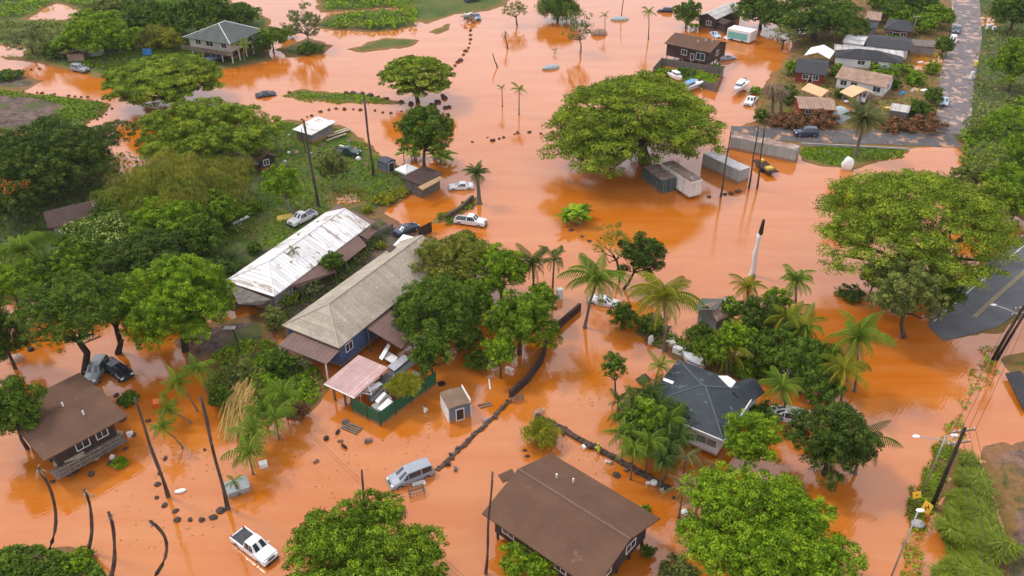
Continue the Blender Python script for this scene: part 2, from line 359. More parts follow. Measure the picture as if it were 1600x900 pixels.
mb = MB(); mb.add([(-3000, -600, 0), (3000, -600, 0), (3000, 3000, 0), (-3000, 3000, 0)], [(0, 1, 2, 3)])
setting(mb.build('water', m))

# ================================================================== ROADS
def strip(name, pts, halves, m, dz=.03, lift=None, n=24):
    """a road sheet along photo-pixel centreline pts (with half widths in m), laid on the ground"""
    c = [np.array(P(x, y)[:2]) for x, y in pts]; cc, hw = [], []
    for i in range(len(c)-1):
        for k in range(n): a = k/n; cc.append(c[i]*(1-a)+c[i+1]*a); hw.append(halves[i]*(1-a)+halves[i+1]*a)
    cc.append(c[-1]); hw.append(halves[-1]); vs, fs = [], []
    for i, p in enumerate(cc):
        d = cc[min(i+1, len(cc)-1)]-cc[max(i-1, 0)]; d = d/np.linalg.norm(d); nrm = np.array((-d[1], d[0]))
        for k in range(9):
            q = p+nrm*hw[i]*(k/4-1); vs.append((q[0], q[1], lift if lift is not None else ground_z(*q)+dz))
    for i in range(len(cc)-1):
        for k in range(8): fs.append((i*9+k+1, i*9+k, (i+1)*9+k, (i+1)*9+k+1))
    mb = MB(); mb.add(vs, fs); return setting(mb.build(name, m, smooth=True))
asphalt = mat('asphalt', (.105, .108, .115), (.07, .072, .078), scale=.3, rough=.6, fine=5, spots=(.17, .12, .095), spot_scale=.25, spot_at=.62)
asphalt_wet = mat('muddy_asphalt', (.17, .135, .13), (.085, .07, .07), scale=.9, rough=.55, fine=4, spots=(.42, .27, .20), spot_scale=.5, spot_at=.53, stretch=(1, .8, 1))
asphalt_dirty = mat('silted_asphalt', (.10, .092, .09), (.06, .056, .058), scale=.4, rough=.6, fine=4, spots=(.42, .21, .11), spot_scale=.28, spot_at=.545)
yellow_line = mat('yellow_paint', (.36, .27, .11), (.22, .18, .09), scale=2, rough=.7)
white_line = mat('white_paint', (.62, .60, .56), (.40, .38, .35), scale=2, rough=.7)
strip('road', [(1143, 206), (1260, 214), (1380, 217), (1494, 221)], [3.2]*4, asphalt_dirty, dz=.06)
strip('side_road', [(1500, -60), (1509, 20), (1508, 60), (1494, 130), (1487, 212)], [4, 4, 4, 3.8, 3.2], asphalt_wet, dz=.09)
mb = MB(); pl_ = [P(*q)[:2] for q in ROADPOLY]; mb.add([(x, y, float(road_z(x, y))) for x, y in pl_], [tuple(range(len(pl_)))]); setting(mb.build('highway', asphalt))
def line_on_road(nm, pts, half, m_):
    q = [np.array(P(*p)[:2]) for p in pts]; mb = MB(); vs = []
    for a_, b_ in zip(q, q[1:]):
        d = (b_-a_)/np.linalg.norm(b_-a_); n_ = np.array((-d[1], d[0]))*half; mb.add([(*p, float(road_z(*p))+.012) for p in (a_+n_, a_-n_, b_-n_, b_+n_)], [(0, 1, 2, 3)])
    setting(mb.build(nm, m_))
for dx in (-.16, .16):
    a = [P(1488, 527), P(1567, 457), P(1640, 394)]
    line_on_road('road_marking', [px_of(p[0]+dx*.85, p[1]-dx*.53, 0) for p in a], .09, yellow_line)
a = [P(1500, 515), P(1567, 457), P(1640, 394)]
line_on_road('edge_line', [px_of(p[0]-3.4*.85, p[1]+3.4*.53, 0) for p in a], .09, white_line)

# ================================================================== LEAVES, TRUNKS
LM = {
 'mango':  leafmat('mango_leaf', (0.026, 0.056, 0.006), (0.096, 0.192, 0.014), (0.232, 0.351, 0.026)),
 'bright': leafmat('fresh_leaf', (0.033, 0.077, 0.006), (0.118, 0.240, 0.014), (0.272, 0.409, 0.029), .32),
 'dark':   leafmat('dark_leaf', (0.013, 0.032, 0.007), (0.046, 0.091, 0.017), (0.109, 0.168, 0.028), .2),
 'deep':   leafmat('deep_leaf', (0.020, 0.046, 0.009), (0.065, 0.137, 0.019), (0.155, 0.251, 0.032), .24),
 'rain':   leafmat('rain_tree_leaf', (0.042, 0.083, 0.009), (0.140, 0.233, 0.024), (0.295, 0.393, 0.043), .3),
 'grey':   leafmat('grey_leaf', (0.064, 0.097, 0.045), (0.106, 0.152, 0.068), (0.153, 0.209, 0.099), .25),
 'olive':  leafmat('olive_leaf', (0.074, 0.110, 0.020), (0.141, 0.189, 0.031), (0.250, 0.258, 0.054), .3),
 'sage':   leafmat('sage_leaf', (0.041, 0.068, 0.022), (0.125, 0.182, 0.051), (0.247, 0.302, 0.091), .25),
 'yellow': leafmat('yellow_leaf', (0.100, 0.140, 0.015), (0.200, 0.250, 0.022), (0.320, 0.340, 0.050), .35),
 'pale':   leafmat('pale_blossom', (0.120, 0.200, 0.050), (0.300, 0.400, 0.150), (0.500, 0.560, 0.300), .3),
 'flame':  leafmat('flame_blossom', (0.300, 0.060, 0.015), (0.500, 0.120, 0.020), (0.550, 0.220, 0.040), .2),
 'red':    leafmat('red_leaf', (.055, .065, .025), (.16, .085, .055), (.30, .155, .10), .2),
 'palm':   leafmat('palm_leaf', (0.065, 0.126, 0.019), (0.138, 0.244, 0.032), (0.356, 0.389, 0.049), .3),
 'palmd':  leafmat('palm_leaf_dark', (0.030, 0.065, 0.019), (0.065, 0.124, 0.030), (0.135, 0.203, 0.046), .25),
 'palmy':  leafmat('palm_leaf_yellow', (0.100, 0.140, 0.015), (0.200, 0.230, 0.025), (0.400, 0.330, 0.040), .35),
 'palmg':  leafmat('palm_leaf_grey', (0.070, 0.100, 0.045), (0.130, 0.165, 0.075), (0.220, 0.230, 0.100), .25),
 'dead':   leafmat('dead_frond', (.10, .082, .068), (.20, .17, .145), (.32, .28, .24), .1),
 'straw':  leafmat('straw', (0.160, 0.120, 0.045), (0.300, 0.235, 0.085), (0.420, 0.350, 0.160), .2),
 'lawn':   leafmat('tall_grass_blade', (0.060, 0.110, 0.014), (0.130, 0.200, 0.022), (0.220, 0.280, 0.050), .35),
}
bark = mat('bark', (.11, .078, .055), (.05, .037, .028), scale=2, rough=.9, bump=.03, bscale=6)
bark_pale = mat('pale_bark', (.30, .26, .22), (.17, .14, .115), scale=2.5, rough=.9, bump=.02)
bark_dark = mat('wet_dark_bark', (.050, .036, .030), (.022, .017, .015), scale=2, rough=.8, bump=.03, stretch=(1, 1, .25))
snag_bark = mat('dead_trunk_bark', (.115, .088, .070), (.040, .030, .025), scale=1.6, rough=.9, bump=.03, stretch=(1, 1, .5), spots=(.26, .22, .18), spot_scale=1.8, spot_at=.62)
palm_bark = mat('palm_bark', (.20, .165, .13), (.09, .07, .055), scale=3, rough=.9, bump=.02, stretch=(1, 1, 3))

def cards(C, N, U, Ln, Wd):
    """rhombus leaves at C with normals N, long axes near U"""
    U = U-N*np.sum(U*N, 1, keepdims=True); U /= np.linalg.norm(U, axis=1, keepdims=True)+1e-9
    V = np.cross(N, U); Ln, Wd = Ln[:, None], Wd[:, None]
    v = np.stack([C-U*Ln, C-V*Wd+N*Wd*.25, C+U*Ln, C+V*Wd+N*Wd*.25], 1)
    return v.reshape(-1, 3), np.arange(len(C)*4).reshape(-1, 4)
def norm(a): return a/(np.linalg.norm(a, axis=-1, keepdims=True)+1e-9)

def clumps(rs, a, b, style):
    """centres and radii of the leaf clumps that make up a crown with half width a, half height b"""
    B = []
    if style == 'umbrella':
        n = int(40+a*6)
        for k in range(n):
            r = math.sqrt((k+.5)/n)*a*.95; th = k*2.39996+rs.uniform(-.3, .3)
            z = b*(math.sqrt(max(0, 1-(r/a)**2*.96))*1.7-.8)+rs.uniform(-.16, .10)*b
            q = a*rs.uniform(.13, .22); B.append((r*math.cos(th), r*math.sin(th), z, q, q*rs.uniform(.34, .5)))
        for k in range(int(n*.35)):
            r = a*rs.uniform(.2, .8); th = rs.uniform(0, 6.28); q = a*rs.uniform(.14, .2)
            B.append((r*math.cos(th), r*math.sin(th), b*rs.uniform(-.6, .1), q, q*.35))
        return np.array(B)
    n = {'dense': 30, 'loose': 26, 'airy': 34, 'bush': 18, 'weep': 46}[style]
    if a > 5 and style in ('dense', 'loose'): n = int(n*1.35)
    qs = 1.12
    for k in range(n):
        zz = 1-1.55*(k+.5)/n; th = k*2.39996+rs.uniform(-.35, .35); rr = math.sqrt(max(0, 1-zz*zz))
        f = rs.uniform(.58, .97) if style != 'airy' else rs.uniform(.35, .92)
        q = rs.uniform(.19, .32)*qs*(1 if style in ('dense', 'bush') else .88)
        if style == 'airy': q *= .85
        bump = 1+.28*(vnoise(np.array([math.cos(th)*1.4+9+a]), np.array([math.sin(th)*1.4+zz+5+b]))[0]-.5)
        B.append((a*f*rr*math.cos(th)*bump, a*f*rr*math.sin(th)*bump, b*f*zz, q*a, q*(a*.35+b*.65)*(.85 if style != 'weep' else 1.2)))
    if style in ('dense', 'loose', 'bush', 'weep'):
        for k in range(6): B.append((a*rs.uniform(-.35, .35), a*rs.uniform(-.35, .35), b*rs.uniform(-.35, .25), a*.42, b*.40))
    return np.array(B)

def subclumps(rs, B, style):
    """each clump breaks up into smaller tufts, so crowns are knobbly with dark clefts between"""
    out = []
    for c in B:
        k = 8 if style == 'umbrella' else 6 if style == 'airy' else int(np.clip(c[3]*c[3]*9, 9, 30))
        d = norm(rs.normal(size=(k, 3))+np.array((0, 0, .6)))
        for e in d:
            if style == 'umbrella': q = c[3]*rs.uniform(.38, .60); out.append((c[0]+e[0]*c[3]*.85, c[1]+e[1]*c[3]*.85, c[2]+e[2]*c[4]*.35, q, q*.34))
            else: q = rs.uniform(.8, 1.25)*(.40 if k < 12 else 1.12/math.sqrt(k)); out.append((c[0]+e[0]*c[3]*.78, c[1]+e[1]*c[3]*.78, c[2]+e[2]*c[4]*.78, c[3]*q, c[4]*q))
    return np.array(out)
def foliage(rs, B, leaf, cover, style, cap=26000):
    area = 4*math.pi*(B[:, 3]**2*.45+B[:, 3]*B[:, 4]*.55)*.8
    la = leaf*leaf*.62
    n = int(min(cap, cover*area.sum()/la)); n = max(n, 160)
    pick = rs.choice(len(B), n, p=area/area.sum()); q = B[pick]
    d = norm(rs.normal(size=(n, 3))+np.array((0, 0, .5))); rad = rs.uniform(.0, 1, n)**(.2)
    lump = 1+.22*np.sin(d[:, 0]*5+pick)+.18*np.sin(d[:, 1]*6+pick*2.1)
    C = q[:, :3]+d*np.stack([q[:, 3], q[:, 3], q[:, 4]], 1)*(rad*lump)[:, None]
    N = norm(d*1.3+rs.normal(size=(n, 3))*.38+np.array((0, 0, .25)))
    if style == 'weep': N = norm(d*np.array((1, 1, .3))+rs.normal(size=(n, 3))*.45)
    U = rs.normal(size=(n, 3))*(.6 if style == 'weep' else 1)+(np.array((0, 0, -1.2)) if style == 'weep' else d*.3)
    ln = leaf*rs.uniform(.6, 1.15, n)*(1.3 if style == 'weep' else .72); wd = leaf*rs.uniform(.26, .46, n)*(.6 if style == 'weep' else 1)
    v, f = cards(C, N, U, ln, wd)
    ct = rs.uniform(.12, .78, len(B)); tint = np.clip(ct[pick]+rs.normal(size=n)*.17, 0, 1)
    return v, f, tint

def limbs(rs, mb, base, top, r0, B, n, wob=.12):
    """trunk from base to the fork, limbs on to some of the clumps"""
    base, top = np.array(base, float), np.array(top, float); h = np.linalg.norm(top-base)
    fork = base+(top-base)*.55; mid = base+(top-base)*.28+rs.normal(size=3)*h*.03
    mb.tube([base+(0, 0, -1.2), base+(0, 0, .15), mid, fork], [r0*1.5, r0*1.25, r0, r0*.85], 8)
    far = B[np.argsort(-np.hypot(B[:, 0], B[:, 1])*rs.uniform(.5, 1.2, len(B)))][:n]
    for c in far:
        e = top+c[:3]-(0, 0, c[4]*.2); k = fork+(e-fork)*.45+rs.normal(size=3)*h*.06-(0, 0, h*.03)
        mb.tube([fork-(0, 0, r0*.5), fork+(k-fork)*.5+(0, 0, h*.03), k, e], [r0*.6, r0*.45, r0*.30, r0*.10], 6)

SEED = [11]
def place_px(cx, cy, base, zc):
    """where a plant stands and how high its crown's middle is, from where the photo shows its foot (base) and its crown"""
    if base:
        g = P(*base); z = height_at(g[1], cy); d = depth_at(g[0], g[1], z); return g[0], g[1], z, (cx-800)/F*d-g[0]
    p = P(cx, cy, zc); return p[0], p[1], zc, 0.0
def tree(name, label, cat, cx, cy, rx, ry, leaf='deep', style='dense', zc=5.0, base=None, cover=.62, r0=None, bk=None, nl=7, group=None, extra=None, minz=.6, top_leaf=None, leafk=1.0):
    SEED[0] += 1; rs = np.random.RandomState(SEED[0])
    if base is None:                              # wide crowns sit higher: find the height that still shows at (cx, cy)
        a_ = rx/F*depth_at(*P(cx, cy, zc)); zc = max(zc, a_*.36+minz) if style != 'bush' else zc
    x, y, z, ox = place_px(cx, cy, base, zc)
    d = depth_at(x, y, z); s = F/d; a = rx/s
    th = math.atan2(CAMZ-z, y); vv = (ry/s)**2-(a*math.sin(th))**2
    b = math.sqrt(vv)/math.cos(th) if vv > 0 else 0
    lo = a*.30; hi = a*(.62 if style == 'umbrella' else 1.15)
    b = min(max(b, lo), hi)
    if style == 'bush': z = max(min(z, b*.8), b*.55)
    elif z-b < minz: b = max(z-minz, a*.30)
    gz = max(ground_z(x, y), 0)-.02
    t = thing(name, label, cat, (x, y, gz), 0, group); z -= gz
    B = clumps(rs, a, b, style)
    if extra:
        for ex, ey, er in extra:                  # outlying clumps, given in pixels from the crown's middle
            for k in range(9): B = np.vstack([B, (ex/s+rs.uniform(-1, 1)*er/s, -ey/s/.6+rs.uniform(-1, 1)*er/s, -b*.35+rs.uniform(-.2, .2)*b, er/s*.55, er/s*.25)])
    lf = max(.18, 1.45/(s*.64))*leafk
    if style == 'umbrella': lf *= 1.1 if a > 10 else 1.0
    S_ = subclumps(rs, B, style) if style != 'weep' else B
    if style in ('dense', 'loose', 'bush'): S_ = np.vstack([S_, B*np.array((.90, .90, .90, .70, .70))])
    v, f, ti = foliage(rs, S_, lf, cover*(.62 if style == 'airy' else .80 if style == 'umbrella' else 1.0), style, (130000 if style == 'umbrella' else 120000) if a > 6 else 40000)
    mats = [LM[leaf]]; v = v+np.array((ox, 0, z))
    o = np_mesh('crown', v, f, mats, t, ti)
    if top_leaf:                                  # blossoms or fresh flushes on the upper clumps, a part of their own
        lk, frac, ox2, oy2 = top_leaf
        sel_ = B[np.argsort(-(B[:, 2]/b+B[:, 0]/a*ox2+B[:, 1]/a*oy2))][:int(len(B)*frac)]; sel_ = sel_*np.array((1.03, 1.03, 1.03, 1.02, 1.02))
        v2, f2, t2 = foliage(rs, sel_, lf, cover*.35, 'dense', 3500); np_mesh('blossom', v2+np.array((ox, 0, z)), f2, [LM[lk]], t, t2)
    mb = MB(); r0 = r0 or max(.10, a*.055)
    if style in ('bush',):
        for k in range(5):
            q = B[rs.randint(len(B))]; mb.tube([(rs.uniform(-.2, .2), rs.uniform(-.2, .2), -.5), (q[0]*.4, q[1]*.4, z*.6), (q[0]*.8, q[1]*.8, z+q[2]*.6)], [r0*.5, r0*.35, r0*.1], 5)
        mb.build('stem', bk or bark, t)
    else:
        limbs(rs, mb, (0, 0, 0), (ox, 0, z), r0, B, nl); mb.build('trunk', bk or bark, t, smooth=True)
    return t

# ------------------------------------------------------------------ palms
def frond(rs, V, Q, T, base, az, el, L, droop, tint, wid=.30, npair=15, hang=.45):
    """one feather frond: a bowed rib with hanging leaflets on both sides"""
    n = npair+1; t = np.linspace(0, 1, n); e = el-droop*t**1.35; st = L/npair
    dx = np.concatenate([[0], np.cumsum(np.cos(e[:-1])*st)]); dz = np.concatenate([[0], np.cumsum(np.sin(e[:-1])*st)])
    ca, sa = math.cos(az), math.sin(az)
    pts = np.stack([base[0]+dx*ca, base[1]+dx*sa, base[2]+dz], 1); side = np.array((-sa, ca, 0)); b0 = len(V)
    for i in range(1, n):
        tg = norm(pts[min(i+1, n-1)]-pts[i-1]); ll = L*wid*math.sin(math.pi*min(1, .12+t[i]*.86))**.7
        up = np.cross(tg, side)
        for s in (-1, 1):
            out = norm(side*s*.85+tg*.65-np.array((0, 0, hang))*(.5+t[i]))
            p = pts[i]; w_ = tg*st*.33; k = len(V); e1 = p+out*ll*rs.uniform(.85, 1.1)-np.array((0, 0, .12*ll))
            V += [p-w_, p+w_, p+out*ll*.55+w_*.8, e1, ]; Q.append((k, k+1, k+2, k+3)); T.append(tint+rs.uniform(-.12, .12))
    k = len(V)
    for i in range(n-1):                            # the rib itself
        w0 = .045*L*.25*(1-t[i])+.02; V += [pts[i]-side*w0, pts[i]+side*w0, pts[i+1]+side*w0*.8, pts[i+1]-side*w0*.8]; Q.append((k, k+1, k+2, k+3)); T.append(min(1, tint+.3)); k += 4
def palm(name, label, cx, cy, r, base=None, zc=6.0, leaf='palm', n=24, droop=1.9, el=(1.45, -.75), trunk_r=.16, bk=None, dead=None, cat='palm', lean=None, wid=.27, group=None, npair=20, hang=.9):
    SEED[0] += 1; rs = np.random.RandomState(SEED[0]); x, y, z, ox = place_px(cx, cy, base, zc)
    z = max(z, 1.0); d = depth_at(x, y, z); L = r*d/F*1.38; gz = max(ground_z(x, y), 0)-.02
    t = thing(name, label, cat, (x, y, gz), 0, group); z -= gz; top = np.array((ox, 0, z)); V, Q, T = [], [], []
    for k in range(n):
        f = (k+.5)/n; frond(rs, V, Q, T, top+(0, 0, rs.uniform(-.1, .15)), k*2.39996+rs.uniform(-.4, .4), el[0]+(el[1]-el[0])*f+rs.uniform(-.2, .2), L*rs.uniform(.72, 1.12)*(.72+.28*math.sin(math.pi*min(1, f+.25))), droop*rs.uniform(.8, 1.2), .18+.5*f**2+rs.uniform(-.18, .22), wid, npair, hang)
    np_mesh('crown', np.array(V), np.array(Q), [LM[leaf]], t, np.clip(T, 0, 1))
    if dead is None and cat == 'palm' and 'coconut' in name: dead = 6
    if dead:
        V, Q, T = [], [], []
        for k in range(dead): frond(rs, V, Q, T, top-(0, 0, .25+.5*rs.rand()), k*2.39996, -.7+rs.uniform(-.3, .2), L*.62, .9, .5, .22, 9, .8)
        np_mesh('dead_fronds', np.array(V), np.array(Q), [LM['dead']], t, np.clip(T, 0, 1))
    mb = MB(); m1 = (top*.5+np.array((-ox*.18, 0, 0)))
    mb.tube([(0, 0, -1.2), (0, 0, .0), (0, 0, .4), tuple(m1*.6), tuple(m1), tuple(top*.8+np.array((-ox*.06, 0, 0))), tuple(top)], [trunk_r*1.7, trunk_r*1.7, trunk_r*1.25, trunk_r, trunk_r*.95, trunk_r*.85, trunk_r*.8], 8)
    mb.build('trunk', bk or palm_bark, t, smooth=True); return t
def snag(name, label, bpx, tpx, r0=.22, bow=0.0, head='fringe', bk=None, cat='dead palm', group=None, hs=1.0):
    """a bare standing trunk from its foot to its top, both as the photo shows them"""
    SEED[0] += 1; rs = np.random.RandomState(SEED[0]); g = P(*bpx); z = height_at(g[1], tpx[1]); tx = (tpx[0]-800)/F*depth_at(g[0], g[1], z)-g[0]
    gz = max(ground_z(*g[:2]), 0)-.02; z -= gz
    t = thing(name, label, cat, (g[0], g[1], gz), 0, group); pts = [(0, 0, -1.2)]+[(tx*f+bow*math.sin(math.pi*f*1.0)*z*.1+(math.sin(f*9)*.06), bow*.4*math.sin(math.pi*f), z*f) for f in np.linspace(0, 1, 10)]
    mb = MB(); mb.tube(pts, [r0*1.4, r0*1.35, r0*1.05]+[r0*(.92-.3*k/8)*rs.uniform(.85, 1.15) for k in range(8)], 8); mb.build('trunk', bk or snag_bark, t, smooth=True)
    top = np.array(pts[-1])
    if head:
        V, Q, T = [], [], []
        for k in range(9 if head == 'fringe' else 16): frond(rs, V, Q, T, top-(0, 0, rs.uniform(0, .8 if head == 'fringe' else 2.2)), k*2.4, -.5+rs.uniform(-.7, .6), rs.uniform(.9, 1.7)*hs, 1.1, .5, .16, 7, .9)
        np_mesh('dead_fronds', np.array(V), np.array(Q), [LM['dead']], t, np.clip(T, 0, 1))
    return t
def banana(name, label, cx, cy, r, n=10, leaf='bright', zc=1.2, cat='banana plant', base=None):
    SEED[0] += 1; rs = np.random.RandomState(SEED[0]); x, y, z, ox = place_px(cx, cy, base, zc); L = r*depth_at(x, y, z)/F
    t = thing(name, label, cat, (x, y, max(0, ground_z(x, y)-.02))); V, Q, T = [], [], []; mb = MB()
    for s in range(n):
        c = np.array((rs.uniform(-.5, .5)*L, rs.uniform(-.5, .5)*L, 0)); h = rs.uniform(.25, .6)*L
        mb.tube([c-(0, 0, .5), c+(0, 0, h)], [.12, .08], 6)
        for k in range(7):
            az = k*2.39996+rs.uniform(0, 6); el = rs.uniform(.5, 1.3); Lf = L*rs.uniform(.5, .8); nseg = 7; p = c+(0, 0, h); e = el; ti = rs.uniform(.2, .8)
            side = np.array((-math.sin(az), math.cos(az), 0)); prev = None
            for i in range(nseg+1):
                f = i/nseg; wd_ = Lf*.17*math.sin(math.pi*min(1, .08+.9*f))**.6
                cur = (p-side*wd_-(0, 0, wd_*.35), p.copy(), p+side*wd_-(0, 0, wd_*.35))
                if prev:
                    k0 = len(V); V += [prev[0], prev[1], cur[1], cur[0], prev[1], prev[2], cur[2], cur[1]]; Q += [(k0, k0+1, k0+2, k0+3), (k0+4, k0+5, k0+6, k0+7)]; T += [ti-.1, ti+.1]
                prev = cur; p = p+np.array((math.cos(az)*math.cos(e), math.sin(az)*math.cos(e), math.sin(e)))*Lf/nseg; e -= rs.uniform(.18, .3)
    np_mesh('leaves', np.array(V), np.array(Q), [LM[leaf]], t, np.clip(T, 0, 1)); mb.build('stem', bark_pale, t, smooth=True); return t
def cover_stuff(name, label, cat, poly, n, leaf='deep', h=(.3, 1.2), size=.5, blades=False, clump=2.5, leaf2=None):
    """uncountable low growth scattered over a photo-pixel polygon on the ground"""
    SEED[0] += 1; rs = np.random.RandomState(SEED[0]); w2 = W2(poly); lo, hi = w2.min(0), w2.max(0)
    X = rs.uniform(lo[0], hi[0], n*3); Y = rs.uniform(lo[1], hi[1], n*3); k = sdist(X, Y, w2)+fbm(X*.3, Y*.3, 3)*4 > 0
    dens = fbm(X/clump, Y/clump, 3)+.5; k &= dens > rs.uniform(.22, .62, len(X)); X, Y, dens = X[k][:n], Y[k][:n], dens[k][:n]; n = len(X)
    g = np.array([ground_z(a, b) for a, b in zip(X, Y)]); top = (h[0]+(h[1]-h[0])*np.clip((dens-.3)*2, 0, 1)**1.3)
    if blades:
        V, Q, T = [], [], []
        az = rs.normal(size=n)*.9+3.6+fbm(X*.15, Y*.15, 2)*3; L_ = top*rs.uniform(.7, 1.2, n); bw = size*.12
        for i in range(n):
            p = np.array((X[i], Y[i], g[i]-.05)); s = np.array((-math.sin(az[i]), math.cos(az[i]), 0)); d = np.array((math.cos(az[i]), math.sin(az[i]), 0)); k0 = len(V)
            m_ = p+(0, 0, L_[i]*.65)+d*L_[i]*.2; e = m_+d*L_[i]*.5+(0, 0, L_[i]*.08); ti = rs.uniform(.1, .9)
            V += [p-s*bw, p+s*bw, m_+s*bw, m_-s*bw, m_-s*bw, m_+s*bw, e+s*bw*.2, e-s*bw*.2]; Q += [(k0, k0+1, k0+2, k0+3), (k0+4, k0+5, k0+6, k0+7)]; T += [ti, ti]
        o = np_mesh(name, np.array(V), np.array(Q), [LM[leaf]], None, np.array(T))
    else:
        C = np.stack([X, Y, g+top*rs.uniform(.25, 1, n)], 1); N = norm(rs.normal(size=(n, 3))*.7+(0, 0, 1)); U = rs.normal(size=(n, 3))
        v, f = cards(C, N, U, size*rs.uniform(.5, 1, n), size*rs.uniform(.25, .5, n)); o = np_mesh(name, v, f, [LM[leaf]], None, np.clip(.5+(dens-.5)*.5+rs.normal(size=n)*.18, 0, 1))
    tag(o, label, cat); return setting(o, 'stuff')
# ================================================================== TREES AND PLANTS
T = tree
# --- far side, beyond the two storey house
T('scrub_tree', 'thin grey-green thorny tree nearest the pale puddles beyond the dome tent', 'tree', 45, 62, 42, 34, 'grey', 'airy', base=(54, 88), cover=.7, r0=.25)
T('round_tree', 'round leafy tree standing behind the curved shack and dome tent', 'tree', 154, 52, 60, 44, 'bright', 'dense', zc=5.5, cover=0.56)
T('dense_tree', 'dark tree directly behind the grey hip roof, fullest of its row', 'tree', 305, 24, 52, 34, 'deep', zc=6)
T('dense_tree', 'dark tree between the round tree and the grey hip roofed house', 'tree', 232, 28, 38, 28, 'deep', zc=5)
T('dense_tree', 'dark low tree past the far corner of the grey hip roof', 'tree', 372, 22, 34, 18, 'deep', zc=4)
T('dense_tree', 'pale green round tree far behind the row of dark trees', 'tree', 190, 6, 45, 16, 'sage', zc=5)
T('bamboo_clump', 'yellow-green drooping bamboo beside the grey hip roofed house', 'bamboo', 240, 60, 32, 20, 'olive', 'weep', zc=3)
T('small_tree', 'bright yellow-green small tree against the house deck corner', 'tree', 268, 62, 17, 24, 'yellow', 'loose', zc=3.5)
T('shrub', 'dark bushy shrub below the thin grey thorny tree', 'shrub', 92, 80, 26, 17, 'deep', 'bush', zc=1.6)
T('shrub', 'dark shrub between the round tree and the yellow-green bamboo', 'shrub', 198, 62, 20, 13, 'deep', 'bush', zc=1.5)
T('shrub', 'low green shrub by the muddy track at the edge of the flood', 'shrub', 12, 118, 22, 10, 'deep', 'bush', zc=1.0)
palm('small_palm', 'leafy palm beside the front posts of the two storey house', 380, 70, 16, base=(383, 100), n=12, trunk_r=.14)
T('tree', 'slim dark tree at the far corner of the two storey house', 'tree', 408, 72, 14, 25, 'dark', zc=3)
cover_stuff('scrub_thicket', 'green scrub thicket at the far end of the flooded plain', 'scrub', [(-80,-50),(345,-50),(340,10),(200,22),(130,12),(90,2),(40,26),(0,34),(-80,36)], 9000, 'bright', (.5, 2.6), .75, clump=5)
cover_stuff('scrub_thicket', 'rough green scrub around the ponds beyond the yard', 'scrub', [(-80,36),(40,38),(90,34),(128,40),(128,95),(70,96),(0,90),(40,86),(44,66),(-80,64)], 2600, 'sage', (.2, 1.3), .6, clump=4)
# --- umbrella trees in the flood
T('umbrella_tree', 'wide umbrella shaped tree at the edge of the yard with silver car', 'rain tree', 257, 126, 84, 40, 'rain', 'umbrella', base=(274, 164), cover=1.5, r0=.55, nl=12)
T('umbrella_tree', 'lone umbrella tree in open water beside the curved boulder line', 'rain tree', 652, 120, 57, 32, 'rain', 'umbrella', base=(653, 160), cover=1.3, r0=.42, nl=10)
T('umbrella_tree', 'largest rain tree, spreading over the shipping containers', 'rain tree', 992, 190, 128, 74, 'rain', 'umbrella', base=(1008, 256), cover=1.3, r0=1.0, nl=18, extra=[(-92, 38, 40), (-48, 58, 38), (-100, 10, 34), (96, 18, 32)])
T('umbrella_tree', 'huge rain tree leaning over the dark highway with outlying boughs', 'rain tree', 1428, 346, 142, 86, 'rain', 'umbrella', base=(1474, 452), cover=1.3, r0=.9, nl=18, extra=[(-128, 50, 34), (-95, 0, 30), (120, -25, 36), (40, 82, 38)])
# --- top middle
T('bare_tree', 'grey half-bare tree on the scrub islet beside the hip roofed house', 'tree', 475, 38, 38, 36, 'grey', 'airy', base=(487, 76), cover=.75, r0=.28, nl=16, bk=bark_pale)
T('shrub', 'dark green bush at the foot of the grey half-bare tree', 'shrub', 484, 76, 22, 9, 'deep', 'bush', zc=1)
T('shrub', 'green bush beside the channel near the grey half-bare tree', 'shrub', 448, 52, 14, 10, 'bright', 'bush', zc=1.2)
cover_stuff('hedge_thicket', 'dense green thicket ringing a muddy pond', 'scrub', [(505,-40),(640,-40),(652,20),(650,42),(595,48),(520,46),(500,40),(540,28),(640,22),(600,12),(510,18)], 5200, 'bright', (.8, 2.6), .7, clump=4)
T('pale_tree', 'pale fine-leaved tree in the water beyond the wreckage', 'tree', 805, 16, 24, 22, 'sage', 'airy', base=(808, 40), cover=0.49, r0=.2)
T('dense_tree', 'dark drooping tree in the flood next to a grey bare tree', 'tree', 872, 14, 33, 26, 'deep', 'weep', zc=3.5, cover=0.70)
T('bare_tree', 'grey leafless-looking tree in open water beside a dark drooping tree', 'tree', 905, 46, 28, 32, 'grey', 'airy', base=(907, 83), bk=bark_pale, cover=.5, r0=.22, nl=18)
palm('small_palm', 'thin palm sapling in the flood near the overturned wreck', 945, 24, 8, base=(945, 50), n=9, trunk_r=.1)
palm('tall_palm', 'slim palm in the flood between the bare tree and the black car', 1014, 19, 13, base=(1013, 62), n=11, trunk_r=.14)
palm('small_palm', 'slender young palm, shortest of the pair in open water', 784, 137, 8, base=(785, 166), n=9, trunk_r=.1)
palm('small_palm', 'young palm with a bent dead frond in open water', 811, 139, 13, base=(811, 179), n=11, trunk_r=.12, dead=3)
palm('small_palm', 'small palm at the rim of the largest rain tree', 901, 150, 8, base=(901, 168), n=9, trunk_r=.1)
palm('small_palm', 'bright palm seedling just above the water', 867, 79, 6, base=(867, 84), n=8, trunk_r=.08)
T('dense_tree', 'round dark tree beside the brown house on posts', 'tree', 1074, 22, 22, 30, 'deep', zc=4)
banana('banana_plant', 'light green banana clump between dark tree and grey roofed house', 1082, 40, 15, 6, 'bright')
T('shrub', 'green bush at the near corner of the brown house on posts', 'shrub', 1121, 106, 11, 8, 'deep', 'bush', zc=1.2)
